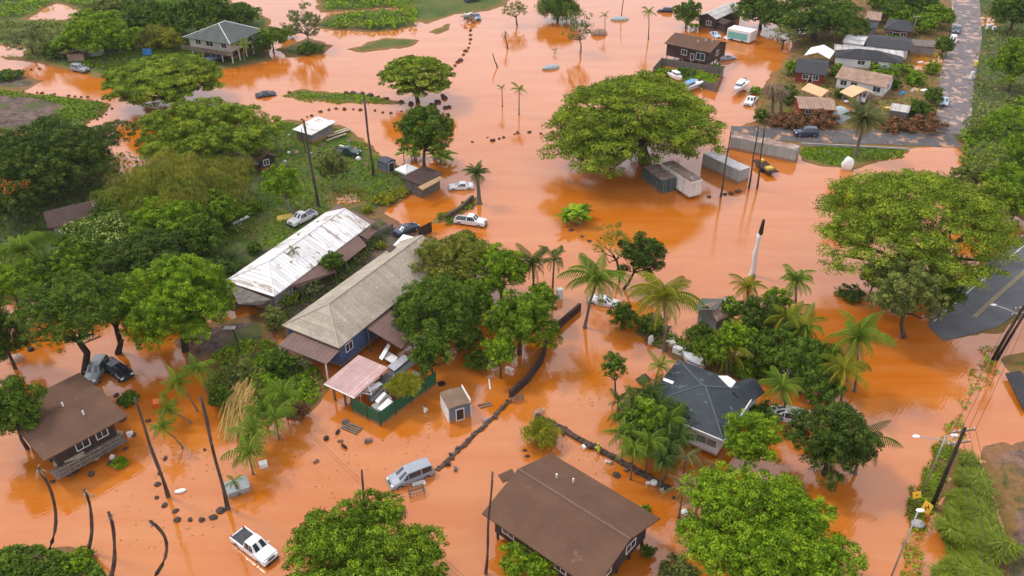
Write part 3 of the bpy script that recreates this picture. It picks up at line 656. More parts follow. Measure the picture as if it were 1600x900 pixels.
T('shrub', 'low bush inside the plank fence enclosure behind the boats', 'shrub', 1072, 112, 18, 7, 'deep', 'bush', zc=1)
T('shrub', 'leafy bush in the far corner of the plank enclosure', 'shrub', 1036, 112, 14, 7, 'bright', 'bush', zc=1)
# --- village, top
T('broad_tree', 'broad dark tree overhanging the flooded lane, widest in the village', 'tree', 1278, 26, 74, 44, 'deep', 'loose', zc=6, cover=0.59)
T('broad_tree', 'dark tree behind the teal and white trailer', 'tree', 1192, 18, 44, 30, 'deep', 'loose', zc=5, cover=0.59)
T('broad_tree', 'feathery thin tree at the waterside by the dead palms', 'tree', 1226, 54, 28, 28, 'sage', 'airy', zc=4, cover=0.42)
T('broad_tree', 'dark tree beyond the village roofs at the head of the lane', 'tree', 1415, 4, 55, 16, 'deep', zc=4)
T('small_tree', 'green tree behind the red walled house with hip roof', 'tree', 1408, 22, 26, 14, 'bright', zc=3)
T('small_tree', 'green tree at the lane edge beside two parked cars', 'tree', 1468, 26, 24, 24, 'bright', zc=3.5)
T('small_tree', 'leafy tree in the yard beyond the grey flat shed', 'tree', 1445, 38, 22, 18, 'bright', zc=3)
T('small_tree', 'green tree between the grey flat shed and the lane', 'tree', 1476, 72, 14, 24, 'deep', zc=3)
T('garden_hedge', 'bright green hedge behind the rusty roofed white house', 'hedge', 1388, 104, 36, 12, 'bright', 'bush', zc=1.8, cover=0.70)
T('shrub', 'bright shrub between black roof and rusty roofed house', 'shrub', 1308, 112, 12, 16, 'bright', 'bush', zc=1.5)
T('shrub', 'round green bush in the muddy yard by the lane', 'shrub', 1430, 126, 16, 14, 'bright', 'bush', zc=1.5)
T('small_tree', 'leafy tree at the lane beside a pale blue car', 'tree', 1458, 150, 15, 20, 'deep', zc=2.6)
T('shrub', 'dark green shrub beside the small grey roofed shed', 'shrub', 1434, 172, 22, 17, 'deep', 'bush', zc=1.6)
T('shrub', 'green shrub at the corner of the rusty roofed house', 'shrub', 1400, 132, 10, 16, 'deep', 'bush', zc=1.5)
T('shrub', 'waterside bush beside the black roofed red house', 'shrub', 1240, 108, 14, 22, 'bright', 'bush', zc=1.8)
T('shrub', 'green bush between dead palms and the brown roofed red shed', 'shrub', 1232, 150, 16, 18, 'deep', 'bush', zc=1.8)
T('shrub', 'dark shrub at the foot of the grey dead palms', 'shrub', 1190, 180, 12, 16, 'deep', 'bush', zc=1.6)
T('shrub', 'small waterside bush behind the white pickup and boat', 'shrub', 1182, 140, 12, 7, 'bright', 'bush', zc=1)
T('red_hedge', 'reddish flowering hedge in front of the brown roofed red shed', 'hedge', 1234, 187, 30, 15, 'red', 'bush', zc=1.4, cover=0.84)
T('red_hedge', 'reddish hedge beside the grey dome tank', 'hedge', 1282, 187, 28, 15, 'red', 'bush', zc=1.4, cover=0.84)
T('red_hedge', 'reddish hedge between the date palm and the shed with grey roof', 'hedge', 1400, 195, 29, 12, 'red', 'bush', zc=1.2, cover=0.84)
T('red_hedge', 'reddish hedge at the corner of the lane and the road', 'hedge', 1446, 192, 27, 16, 'red', 'bush', zc=1.4, cover=0.84)
palm('date_palm', 'stout feathery date palm on the grass by the roadside', 1351, 187, 30, base=(1336, 246), n=64, droop=1.5, trunk_r=.32, leaf='palmg', dead=16, cat='palm')
palm('dead_palm', 'shaggy grey dead palm, taller of the two by the red hedge', 1206, 134, 21, base=(1206, 178), leaf='dead', n=24, el=(.6, -1.3), dead=30, trunk_r=.3, cat='dead palm')
palm('dead_palm', 'shaggy grey dead palm leaning near the red hedge', 1221, 142, 18, base=(1219, 180), leaf='dead', n=24, el=(.5, -1.3), dead=30, trunk_r=.3, cat='dead palm')
# --- slope on the far right
T('broad_tree', 'tall bright tree on the slope opposite the parked white car', 'tree', 1590, 100, 40, 64, 'bright', 'loose', zc=7, cover=0.59)
T('broad_tree', 'bright tree at the top of the slope beside the muddy clearing', 'tree', 1588, 20, 38, 34, 'deep', 'loose', zc=6)
T('thorn_tree', 'grey-green feathery thorn tree behind the huge rain tree', 'tree', 1546, 256, 44, 32, 'sage', 'airy', zc=4, cover=0.56)
T('thorn_tree', 'feathery thorn tree on the slope above the grey-green one', 'tree', 1580, 190, 46, 36, 'bright', 'airy', zc=4, cover=0.63)
T('thorn_tree', 'pale straggly thorn tree beside the end of the side road', 'tree', 1524, 196, 24, 22, 'sage', 'airy', zc=2.5, cover=0.42)
cover_stuff('slope_scrub', 'rough scrub and weeds on the slope past the side road', 'scrub', [(1535,-30),(1700,-30),(1700,330),(1590,335),(1545,295),(1504,250),(1502,210),(1522,120),(1540,60)], 14000, 'sage', (.08, 1.3), .5, clump=4)
# --- middle left yard
T('feathery_tree', 'feathery light green tree leaning over the muddy channel', 'tree', 315, 206, 106, 48, 'rain', 'loose', zc=4.5, cover=0.77)
T('broad_tree', 'broad blackish-green tree behind the long brown roof', 'tree', 78, 248, 104, 58, 'dark', 'dense', zc=6.5, cover=0.70)
T('flame_tree', 'tree with orange blossoms beside the long brown roof', 'tree', 24, 318, 40, 44, 'dark', 'loose', zc=4.5, top_leaf=('flame', .3, -.4, .2))
T('bamboo_clump', 'large olive-yellow drooping bamboo mass beside the feathery tree', 'bamboo', 285, 300, 104, 52, 'olive', 'weep', zc=5, cover=0.70)
T('small_tree', 'bright green tree against the olive bamboo mass', 'tree', 256, 346, 66, 42, 'bright', zc=5)
T('blossom_tree', 'green tree topped with pale whitish blossom', 'tree', 152, 376, 66, 42, 'deep', zc=5, top_leaf=('pale', .22, .4, .2))
T('dense_tree', 'dark green tree between the blossom tree and the white roof', 'tree', 222, 404, 68, 44, 'dark', zc=5)
T('dense_tree', 'dark tree beside the olive bamboo nearest the white roof', 'tree', 310, 372, 40, 40, 'deep', zc=4)
palm('coconut_palm', 'coconut palm with arching fronds behind the blossom tree', 36, 392, 46, base=None, zc=6, n=26, leaf='palm')
T('dense_tree', 'bright round tree below the arching coconut palm', 'tree', 18, 446, 48, 40, 'bright', zc=5)
T('trunk_tree', 'green tree with a dark leaning trunk over the flood by the black car', 'tree', 112, 486, 76, 58, 'deep', base=(133, 584), cover=1.3, r0=.42, bk=bark_dark)
T('trunk_tree', 'tree with an upright dark trunk in orange water behind the black car', 'tree', 178, 476, 42, 46, 'mango', base=(185, 552), r0=.36, bk=bark_dark)
T('trunk_tree', 'spreading green tree standing at the edge of the muddy driveway', 'tree', 280, 474, 88, 70, 'bright', base=(290, 548), cover=0.70, r0=.4, bk=bark_dark)
T('dense_tree', 'tall dark tree rising beside the orange boat hull', 'tree', 4, 528, 44, 62, 'dark', zc=5)
T('dense_tree', 'dark tree overhanging the near brown roofed house', 'tree', 16, 640, 46, 58, 'deep', zc=6)
T('palm_shrub', 'dark fan-leaved shrub beside the near end of the white roof', 'shrub', 342, 410, 40, 24, 'palmd', 'bush', zc=2.0)
T('shrub', 'round dark bush on the lawn beyond the white roof', 'shrub', 397, 388, 13, 12, 'deep', 'bush', zc=1)
T('small_tree', 'bright green rounded tree with a pale trunk on the lawn', 'tree', 440, 288, 34, 28, 'bright', base=(456, 336), bk=bark_pale, r0=.2)
T('small_tree', 'thin bluish-green tree between two palm trunks', 'tree', 520, 262, 28, 34, 'sage', 'loose', base=(521, 298), bk=bark_pale, r0=.14, cover=0.56)
T('shrub', 'green bush on the lawn between the bluish tree and small brown house', 'shrub', 398, 326, 14, 14, 'bright', 'bush', zc=1)
palm('small_palm', 'small palm at the edge of the olive bamboo near a teal tarp', 382, 285, 16, base=(382, 305), n=12)
banana('banana_plant', 'pale broad leaf plant beside the timber planks', 376, 356, 12, 5, 'sage')
T('dense_tree', 'tall green tree at the water edge behind the white canopy', 'tree', 662, 208, 46, 42, 'deep', zc=5, base=(664, 268))
banana('banana_plant', 'banana clump with long leaves at the foot of the waterside tree', 692, 244, 32, 9, 'palm')
banana('banana_plant', 'banana leaves behind the open shed', 640, 240, 24, 6, 'palm')
palm('date_palm', 'date palm with hanging dead fronds beside the white sedan', 745, 271, 20, base=(749, 318), n=28, droop=1.4, trunk_r=.34, leaf='palmd', dead=16, cat='palm')
T('hedge', 'clipped hedge with yellow tips along the driveway wall', 'hedge', 602, 308, 20, 9, 'yellow', 'bush', zc=1)
T('hedge', 'yellowish hedge clump nearest the open shed', 'hedge', 624, 296, 15, 8, 'yellow', 'bush', zc=1)
T('shrub', 'yellow-green bush by the far end of the white roof', 'shrub', 574, 325, 9, 8, 'yellow', 'bush', zc=1)
T('shrub', 'bright lime shrub between the two long roofs', 'shrub', 596, 381, 8, 9, 'yellow', 'bush', zc=1.3)
T('small_tree', 'green tree against the brown skirt of the white roof', 'tree', 521, 409, 19, 17, 'deep', zc=3.6)
T('shrub', 'dark bush at the brown lean-to below the white ridge', 'shrub', 568, 377, 10, 9, 'deep', 'bush', zc=2)
palm('small_palm', 'tall thin palm rising in front of the white metal roof', 459, 392, 13, base=(468, 442), n=10, trunk_r=.1, leaf='palmg')
palm('small_palm', 'smaller thin palm in front of the white metal roof', 452, 416, 13, base=(458, 452), n=10, trunk_r=.1, leaf='palmg')
T('bare_bush', 'whitish bare bush between the two long roofs', 'shrub', 488, 448, 24, 16, 'grey', 'airy', zc=2, cover=0.35, bk=bark_pale)
T('shrub', 'green palm-like shrub beside the near end of the white roof', 'shrub', 444, 462, 22, 18, 'palm', 'bush', zc=1.6)
banana('banana_plant', 'banana clump growing alone in open orange water', 895, 334, 32, 12, 'bright', zc=1.3)
# --- trees round the tan roofed house
T('dense_tree', 'brownish-green tree over the far end of the tan roof', 'tree', 706, 412, 62, 46, 'olive', zc=5, cover=0.70)
T('dense_tree', 'dark green tree beside the tan roof, largest of its cluster', 'tree', 688, 488, 70, 58, 'deep', zc=5, cover=0.70)
T('dense_tree', 'bright green tree between the olive tree and the palms', 'tree', 784, 426, 46, 44, 'bright', zc=5)
T('dense_tree', 'bright spreading tree beside the dark stone wall', 'tree', 812, 506, 58, 58, 'mango', zc=5, cover=0.70)
T('small_tree', 'rounded green tree over the green corrugated fence', 'tree', 672, 552, 32, 42, 'deep', zc=4.5)
T('small_tree', 'light feathery sapling leaning over the green corrugated fence', 'tree', 630, 602, 28, 18, 'yellow', 'weep', zc=3.2)
T('shrub', 'dark shrub in orange water behind the green fenced yard', 'shrub', 732, 530, 26, 30, 'deep', 'loose', zc=2.6)
palm('areca_palm', 'many-stemmed palm beside the bright tree and royal palm', 832, 412, 34, base=(834, 462), n=20, leaf='palmd')
palm('royal_palm', 'royal palm with upright spear and dark fronds', 866, 404, 28, base=(863, 462), n=14, leaf='palmd', trunk_r=.15)
palm('coconut_palm', 'coconut palm with yellowing fronds and curved trunk in the flood', 934, 436, 50, base=(914, 512), n=26, leaf='palm', dead=5, trunk_r=.2)
T('airy_tree', 'thin grey-brown tree beside the dark crooked tree', 'tree', 960, 378, 36, 34, 'olive', 'airy', base=(968, 440), cover=0.48)
T('airy_tree', 'dark crooked tree leaning out over pink water', 'tree', 1004, 402, 40, 38, 'dark', 'loose', base=(975, 452), cover=0.70)
palm('coconut_palm', 'large coconut palm with wide arching fronds behind the slate roof', 1038, 464, 56, base=(1038, 548), n=28, leaf='palmy', trunk_r=.2)
T('shrub', 'dark green shrub in the flood between the two coconut palms', 'shrub', 976, 492, 24, 24, 'deep', 'bush', zc=2)
palm('coconut_palm', 'yellow fronded low palm behind the slate roofed house', 1134, 548, 42, base=(1130, 575), n=22, leaf='palmy', zc=3)
T('dense_tree', 'dark leafy tree beside the pink boarded roof', 'tree', 1194, 506, 50, 44, 'dark', zc=4.5, cover=0.70)
T('dense_tree', 'green tree in front of the palms behind the slate roof', 'tree', 1262, 570, 44, 42, 'deep', zc=4.5, cover=0.70)
T('shrub', 'bright shrub behind the slate roof between palms', 'shrub', 1196, 560, 28, 22, 'bright', 'bush', zc=2.2)
T('shrub', 'green shrub at the teal eave of the pink boarded roof', 'shrub', 1102, 512, 30, 20, 'deep', 'bush', zc=2)
palm('coconut_palm', 'drooping palm with yellow stems near the white leaning post', 1168, 448, 28, base=(1168, 480), n=20, leaf='palmy', dead=4)
palm('coconut_palm', 'coconut palm rising highest near the white leaning post', 1243, 440, 32, base=(1240, 520), n=23, leaf='palm')
palm('coconut_palm', 'coconut palm with bent fronds beside the dark leafy tree', 1228, 500, 40, base=(1226, 560), n=23, leaf='palmy')
palm('coconut_palm', 'coconut palm with full fronds standing in orange water near the highway', 1340, 528, 46, base=(1335, 612), n=28, leaf='palm')
palm('coconut_palm', 'coconut palm just below the fullest one near the highway', 1318, 578, 40, base=(1312, 640), n=24, leaf='palmy')
palm('coconut_palm', 'coconut palm hanging over the white parked vehicle', 1222, 606, 38, base=(1226, 650), n=24, leaf='palm')
palm('coconut_palm', 'palm with dark fronds sticking out past the blackish tree', 1346, 688, 44, base=(1336, 740), n=23, leaf='palmd')
palm('small_palm', 'dark palm beside the boughs of the highway rain tree', 1320, 304, 22, base=(1320, 340), n=14, leaf='palmd')
T('dense_tree', 'grey-green tree standing in water at the end of the highway', 'tree', 1411, 455, 62, 54, 'sage', 'loose', base=(1412, 528), cover=0.77)
T('shrub', 'dark low branch tangle in water beside the grey-green tree', 'shrub', 1330, 458, 24, 7, 'dark', 'bush', zc=.6, cover=0.42)
T('dense_tree', 'blackish-green tree beside the flooded highway', 'tree', 1302, 690, 64, 62, 'dark', zc=5, cover=0.77)
T('small_tree', 'bright green tree against the white wall of the slate roofed house', 'tree', 1174, 688, 48, 44, 'bright', zc=4.5, cover=0.70)
T('mango_tree', 'huge bright green tree nearest the brown gabled roof', 'tree', 1202, 836, 134, 102, 'bright', zc=6.5, cover=0.87, r0=.5)
T('mango_tree', 'huge domed green tree beside the white pickup with open bed', 'tree', 570, 880, 122, 84, 'mango', zc=6.5, cover=0.87, r0=.5)
T('small_tree', 'bright green bush joined to the huge domed tree', 'shrub', 662, 886, 34, 34, 'bright', 'bush', zc=2.5)
T('shrub', 'green bush in front of the brown gabled house', 'shrub', 826, 882, 48, 34, 'bright', 'loose', zc=2.6, cover=0.70)
T('shrub', 'small leafy plant beside the porch end of the brown gabled house', 'shrub', 1012, 858, 13, 12, 'deep', 'bush', zc=1)
T('shrub', 'thin weedy plant at the eave of the brown gabled roof', 'shrub', 1008, 792, 12, 9, 'bright', 'bush', zc=.7, cover=0.42)
T('shrub', 'spiky yellow-green shrub at the end of the low rock wall', 'shrub', 846, 676, 30, 22, 'yellow', 'weep', zc=1.5)
T('shrub', 'grey-green shrub joined to the trees below the dark rock wall end', 'shrub', 1062, 888, 40, 20, 'sage', 'bush', zc=1.6)
for q in [(1016, 618, 34, 'areca palm behind the others of the clump by the slate roof'), (985, 652, 34, 'areca palm at the watery edge of the clump by the slate roof'), (1044, 664, 34, 'areca palm against the eave of the slate roof'),
          (1014, 696, 34, 'areca palm in front of its clump by the slate roof'), (1046, 706, 28, 'short areca palm beside the boarded window wall'), (998, 634, 32, 'areca palm between the low fronds and the clump by the slate roof'), (1030, 640, 34, 'areca palm in the middle of the clump by the slate roof'), (975, 680, 30, 'outermost areca palm over open water by the slate roof'), (1060, 686, 30, 'areca palm brushing the white wall of the slate roofed house'),
          (1000, 668, 34, 'tallest areca palm of the clump by the slate roof'), (1024, 672, 32, 'areca palm just inside its clump by the slate roof'), (990, 706, 28, 'low areca palm at the water below its clump'), (1036, 722, 26, 'smallest areca palm at the foot of its clump'), (1058, 646, 28, 'areca palm leaning over the slate roof edge')]:
    palm('areca_palm', q[3], q[0], q[1], q[2], n=26, leaf=('palm', 'palmd', 'palmd')[q[0] % 3], zc=4.2, el=(1.5, -.6), wid=.30, droop=2.1, trunk_r=.09, npair=14, group='areca palms beside the slate roofed house')
T('small_tree', 'slender tree with leafy top in the flood beside the areca palms', 'tree', 960, 572, 20, 26, 'deep', 'loose', base=(962, 618), r0=.12)
palm('small_palm', 'low palm fronds in the water below the slender leafy tree', 966, 628, 22, base=(966, 640), n=12, leaf='palmd')
palm('small_palm', 'upright palm fronds touching the edge of the slate roof', 1030, 572, 26, base=(1022, 610), n=12, leaf='palm')
for q in [(1072, 716, 30, 'grey-green palm nearest the boarded window'), (1100, 738, 30, 'grey-green palm between the boarded window and the huge bright tree'), (1068, 762, 30, 'grey-green palm at the end of the low rock wall'), (1090, 784, 26, 'grey-green palm touching the huge bright tree'), (1130, 745, 30, 'grey-green palm under the bright tree by the white wall')]:
    palm('foxtail_palm', q[3], q[0], q[1], q[2], n=11, leaf='palmg', zc=4.5, wid=.2, droop=2.0, trunk_r=.12, cat='palm', group='grey-green palms between house and huge tree')
# --- small palms in the lower left flood
for q in [(308, 578, 24, (330, 632), 'leafy small palm closest to the grey-green bank shrub'), (278, 598, 24, (308, 642), 'leafy small palm above the orange bin'), (262, 640, 24, (298, 662), 'leafy small palm beside the orange bin'), (254, 668, 22, (285, 700), 'leafy small palm lowest of the row by the tall bare trunk')]:
    palm('manila_palm', q[4], q[0], q[1], q[2]*1.12, base=q[3], n=17, leaf='palm', trunk_r=.09, wid=.34, npair=12)
for q in [(443, 622, 28, 'small palm with maroon bush at its foot'), (412, 640, 28, 'small palm at the top of the dry bank row'), (396, 676, 30, 'small palm in the middle of the dry bank row'), (388, 708, 28, 'small palm at the water end of the dry bank row'), (430, 655, 24, 'small palm between the maroon bush and the dry bank')]:
    palm('manila_palm', q[3], q[0], q[1], q[2]*1.2, n=20, leaf='palm', zc=3.2, trunk_r=.09, wid=.34, npair=12)
palm('small_palm', 'tiny palm growing in front of the pale overturned box', 366, 752, 15, base=(374, 772), n=10, leaf='palm')
T('shrub', 'grey-green shrub on the bank below the muddy driveway', 'shrub', 372, 580, 32, 26, 'sage', 'bush', zc=1.8)
T('shrub', 'dark shrub under the grey-green bank shrub', 'shrub', 345, 618, 22, 20, 'deep', 'bush', zc=1.4)
T('shrub', 'grey-green shrub at the corner of the tan roofed house', 'shrub', 430, 500, 20, 24, 'sage', 'bush', zc=1.8)
T('shrub', 'rough bush beside the brown lean-to roof', 'shrub', 436, 566, 28, 24, 'deep', 'bush', zc=1.5)
T('shrub', 'maroon-leaved bush at the water edge below the garden', 'shrub', 470, 640, 16, 18, 'red', 'bush', zc=1.2)
T('bare_bush', 'whitish leafless bush in front of the brown lean-to roof', 'shrub', 474, 562, 16, 13, 'grey', 'airy', zc=2, cover=0.31, bk=bark_pale)
T('shrub', 'green bush on the bank between dry canes and small palms', 'shrub', 410, 602, 24, 20, 'bright', 'bush', zc=1.2)
T('shrub', 'small bush in the flood between the brown porch and a boulder', 'shrub', 187, 721, 14, 6, 'bright', 'bush', zc=.4)
T('shrub', 'scrappy bush beside the broken trunk near the black car', 'shrub', 200, 618, 18, 11, 'deep', 'bush', zc=.8)
T('shrub', 'leafy bush at the waterline below the straight dead palm', 'shrub', 122, 868, 24, 20, 'bright', 'bush', zc=1.2)
T('shrub', 'rough green bush beyond the waterline tangle', 'shrub', 78, 886, 32, 16, 'deep', 'bush', zc=1)
T('shrub', 'low dark bush at the very edge of the flooded corner', 'shrub', 20, 892, 34, 14, 'deep', 'bush', zc=1)
cover_stuff('undergrowth', 'tangled green undergrowth at the flooded corner', 'undergrowth', [(-60,868),(60,856),(150,872),(160,930),(-60,930)], 2600, 'deep', (.1, .9), .35, clump=2)
cover_stuff('undergrowth', 'mixed weeds on the muddy bank beside the tan roofed house', 'undergrowth', [(330,560),(420,530),(480,570),(520,600),(480,640),(420,655),(345,640),(318,600)], 3000, 'bright', (.1, .7), .35, clump=2)
cover_stuff('undergrowth', 'dark undergrowth between the two long roofed houses', 'undergrowth', [(420,480),(500,440),(590,350),(622,365),(520,470),(440,510)], 2200, 'deep', (.2, 1.4), .35, clump=2)
cover_stuff('undergrowth', 'shaded undergrowth under the trees behind the white roof', 'undergrowth', [(-60,230),(170,240),(240,250),(390,260),(400,330),(350,400),(380,470),(200,480),(-60,470)], 7000, 'deep', (.2, 1.6), .45, clump=3)
cover_stuff('roadside_weeds', 'ragged weeds along the flooded roadside strip', 'weeds', [(1540,548),(1562,540),(1540,590),(1512,650),(1494,700),(1468,770),(1446,850),(1432,905),(1402,905),(1416,830),(1432,770),(1466,690),(1500,620)], 7000, 'bright', (.05, .7), .26, clump=1.2)
cover_stuff('verge_grass', 'green verge grass under the leaning lamp poles', 'grass', [(1466,690),(1492,700),(1470,765),(1440,805),(1414,850),(1416,815),(1428,775)], 5000, 'lawn', (.3, .8), .5, blades=True, clump=2)
cover_stuff('tall_grass', 'tall bright green grass beside the muddy lot', 'grass', [(1492,720),(1530,728),(1554,800),(1568,855),(1540,930),(1462,930),(1482,800)], 34000, 'lawn', (.6, 2.6), .42, blades=True, clump=2.2)
cover_stuff('water_weeds', 'weed tufts breaking the water behind the slate roof', 'weeds', [(1000,500),(1080,540),(1130,560),(1200,560),(1250,600),(1180,600),(1060,560),(990,520)], 2200, 'deep', (.2, 1.4), .35, clump=2)
cover_stuff('island_grass', 'thin grass on the long islet lined with boulders', 'grass', [(445,150),(470,143),(560,148),(612,155),(630,162),(560,163),(480,158)], 1300, 'bright', (.05, .35), .35, clump=2)
cover_stuff('wall_weeds', 'weeds over the low wall beside the white pickup', 'weeds', [(690,338),(735,309),(744,314),(716,338),(704,354),(680,352)], 900, 'deep', (.1, .6), .3, clump=2)

# denser growth round the slate roofed house
T('dense_tree', 'green tree between the pink boarded roof and the slate wing', 'tree', 1152, 528, 32, 28, 'bright', zc=4)
T('dense_tree', 'leafy tree behind the white van and slate roof', 'tree', 1222, 548, 36, 32, 'deep', zc=4)
T('dense_tree', 'dark tree between the two lowest coconut palms', 'tree', 1284, 606, 34, 32, 'deep', zc=4)
T('dense_tree', 'small bright tree at the waterside past the pink boarded roof', 'tree', 1216, 470, 26, 22, 'bright', 'loose', zc=3.5)
T('dense_tree', 'green tree joined to the areca clump by the slate roof', 'tree', 1006, 660, 42, 44, 'mango', 'loose', zc=4.2)
T('shrub', 'leafy shrub filling the gap beside the white van', 'shrub', 1196, 640, 26, 22, 'deep', 'bush', zc=2)
T('shrub', 'bright shrub at the waterside behind the slate wing', 'shrub', 1168, 570, 22, 18, 'bright', 'bush', zc=2)
T('shrub', 'dark shrub under the big coconut palm', 'shrub', 1020, 500, 26, 18, 'deep', 'bush', zc=1.6)
palm('coconut_palm', 'coconut palm between the leafy tree and the tall one', 1256, 512, 36, base=(1254, 575), n=24, leaf='palm')
T('thorn_tree', 'low spreading tree at the bottom of the slope', 'tree', 1574, 290, 44, 32, 'bright', 'loose', zc=4)
T('thorn_tree', 'leafy tree low on the slope beside the water', 'tree', 1512, 276, 26, 20, 'sage', 'loose', zc=3)
T('shrub', 'leafy bush lining the lane past the muddy yard', 'shrub', 1456, 108, 12, 14, 'bright', 'bush', zc=1.6)
T('shrub', 'low bush between the two tan canopies', 'shrub', 1312, 146, 10, 9, 'deep', 'bush', zc=1.2)
T('shrub', 'bush along the back of the flat black roof', 'shrub', 1396, 56, 16, 8, 'bright', 'bush', zc=1.6)
T('small_tree', 'green tree above the flooded village yard', 'tree', 1342, 40, 16, 14, 'deep', zc=3)
cover_stuff('village_weeds', 'weeds and rough grass round the village yards', 'weeds', [(1200,195),(1192,150),(1235,95),(1250,60),(1320,45),(1400,10),(1470,0),(1480,60),(1465,150),(1466,205),(1250,205)], 6000, 'bright', (.05, .6), .4, clump=3)
cover_stuff('lawn_grass', 'rough green lawn grass round the yard sheds', 'grass', [(400,200),(450,192),(540,203),(590,244),(640,266),(690,292),(640,302),(605,318),(560,318),(500,340),(440,385),(350,395),(350,340),(400,300),(430,270),(390,245)], 11000, 'mango', (.02, .18), .30, clump=3)
cover_stuff('lawn_grass', 'green lawn grass beside the two storey house', 'grass', [(120,100),(150,72),(260,75),(345,90),(345,108),(300,118),(170,122)], 4000, 'mango', (.02, .2), .45, clump=4)
cover_stuff('field_grass', 'green margin grass of the muddy field', 'grass', [(-20,140),(60,147),(178,161),(160,178),(135,196),(100,207),(40,206),(80,185),(110,168),(60,156),(-20,152)], 3500, 'mango', (.02, .25), .45, clump=4)
cover_stuff('verge_grass', 'mown grass between the road and the pink water', 'grass', [(1252,228),(1330,232),(1420,236),(1395,246),(1338,260),(1290,261),(1254,248)], 3500, 'mango', (.02, .15), .34, clump=3)
cover_stuff('enclosure_weeds', 'bright weeds filling the plank enclosure', 'weeds', [(1024,116),(1034,105),(1126,120),(1116,140),(1098,136)], 2600, 'bright', (.1, .9), .5, clump=4)
for nm_, po_, n_ in (('leaf litter floating between garden bank and silver minivan', [(430,660),(560,640),(700,640),(660,720),(560,800),(430,760)], 130), ('leaf litter floating among the long bare trunks', [(200,690),(380,700),(420,760),(360,840),(200,860)], 110), ('leaf litter along the low rock wall', [(820,640),(900,670),(1050,755),(1030,780),(900,720),(830,670)], 150), ('leaf litter in the water before the areca clump', [(850,580),(950,560),(960,640),(880,640)], 60)):
    cover_stuff('floating_litter', nm_, 'litter', po_, n_, 'straw', (.02, .05), .22, clump=1.5)
# dry canes fallen down the bank
rs = np.random.RandomState(3); g0 = P(378, 650); t = thing('dry_canes', 'straw-coloured heap of dry canes fallen down the bank', 'dry canes', (g0[0], g0[1], .2)); mb = MB(); ve, qu, ti = [], [], []
for k in range(190):
    a0 = P(rs.uniform(372, 418), rs.uniform(586, 640)); a = np.array((a0[0]-g0[0], a0[1]-g0[1], rs.uniform(.3, 1.6))); b0 = P(rs.uniform(340, 385), rs.uniform(640, 696)); e = np.array((b0[0]-g0[0], b0[1]-g0[1], rs.uniform(0, .35)))
    m_ = (a+e)/2+np.array((rs.uniform(-.3, .3), rs.uniform(-.3, .3), rs.uniform(.3, 1.0))); s_ = np.array((.7, .7, 0))*.055; k0 = len(ve); ve += [a-s_, a+s_, m_+s_, m_-s_, m_-s_, m_+s_, e+s_, e-s_]; qu += [(k0, k0+1, k0+2, k0+3), (k0+4, k0+5, k0+6, k0+7)]; c_ = rs.uniform(.2, 1); ti += [c_, c_]
np_mesh('canes', np.array(ve), np.array(qu), [LM['straw']], t, np.array(ti))

for q in [(326, 440, 22, 22, 'deep', 'dark tree squeezed between the bright tree and the white roof'), (232, 455, 40, 36, 'mango', 'green tree between the two dark trunked trees and the bright one'), (60, 430, 40, 34, 'deep', 'dark tree between the bright round tree and the leaning trunk'), (118, 418, 40, 34, 'mango', 'green tree under the blossom tree'), (180, 330, 34, 26, 'deep', 'dark tree at the end of the long brown roof'), (742, 470, 34, 36, 'mango', 'green tree filling the gap beside the olive tree'), (640, 492, 28, 30, 'deep', 'dark tree hanging over the tan roof side'), (846, 470, 28, 28, 'mango', 'green tree at the waterside before the royal palm'), (728, 392, 34, 26, 'deep', 'dark tree behind the brownish-green one'), (782, 552, 28, 30, 'bright', 'bright low tree beside the dark wall corner'), (340, 330, 40, 30, 'mango', 'green tree at the lawn edge of the olive bamboo')]:
    T('dense_tree', q[5], 'tree', q[0], q[1], q[2], q[3], q[4], zc=4)
T('shrub', 'dark bush under the tree beside the little brown cottage', 'shrub', 372, 268, 20, 14, 'deep', 'bush', zc=1.5)
T('shrub', 'green bush in the flood at the foot of the spreading tree', 'shrub', 745, 560, 22, 18, 'deep', 'bush', zc=1.4)
cover_stuff('slope_thicket', 'bright leafy thicket low on the slope past the road end', 'thicket', [(1502,215),(1600,150),(1700,150),(1700,330),(1545,297),(1504,252)], 9000, 'bright', (.3, 2.0), .55, clump=4)
T('thorn_tree', 'bright leafy tree above the low spreading one on the slope', 'tree', 1586, 240, 30, 28, 'bright', 'loose', zc=4)

for q in [(1112, 548, 26, 24, 'mango', 'green bushy tree right behind the slate roof ridge'), (1184, 540, 30, 26, 'deep', 'dark tree beside the bright waterside shrub and slate wing'), (1250, 545, 32, 28, 'bright', 'bright tree under the coconut palm between its taller neighbours'), (1296, 566, 28, 26, 'deep', 'dark tree at the water edge before the fullest coconut palm'), (1140, 482, 20, 18, 'mango', 'low tree touching the pink boarded roof'), (340, 62, 20, 20, 'deep', 'dark tree hugging the back of the two storey house'), (424, 60, 22, 26, 'mango', 'green tree by the channel beside the two storey house'), (258, 40, 30, 26, 'mango', 'green tree nearest the back corner of the grey hip roof')]:
    T('dense_tree', q[5], 'tree', q[0], q[1], q[2], q[3], q[4], zc=3.6)

for q in [(1548, 312, 40, 32, 'rain', 'green tree behind the rain tree boughs at the water end of the slope'), (1592, 318, 34, 36, 'bright', 'tall bright tree at the slope foot above the highway'), (1478, 462, 30, 30, 'deep', 'dark low tree under the rain tree beside the highway end'), (1552, 372, 30, 26, 'rain', 'green tree crowding the highway edge under the rain tree'), (1368, 432, 26, 24, 'sage', 'grey-green young tree in the water beside the highway rain tree')]:
    T('dense_tree', q[5], 'tree', q[0], q[1], q[2], q[3], q[4], 'loose', zc=4)
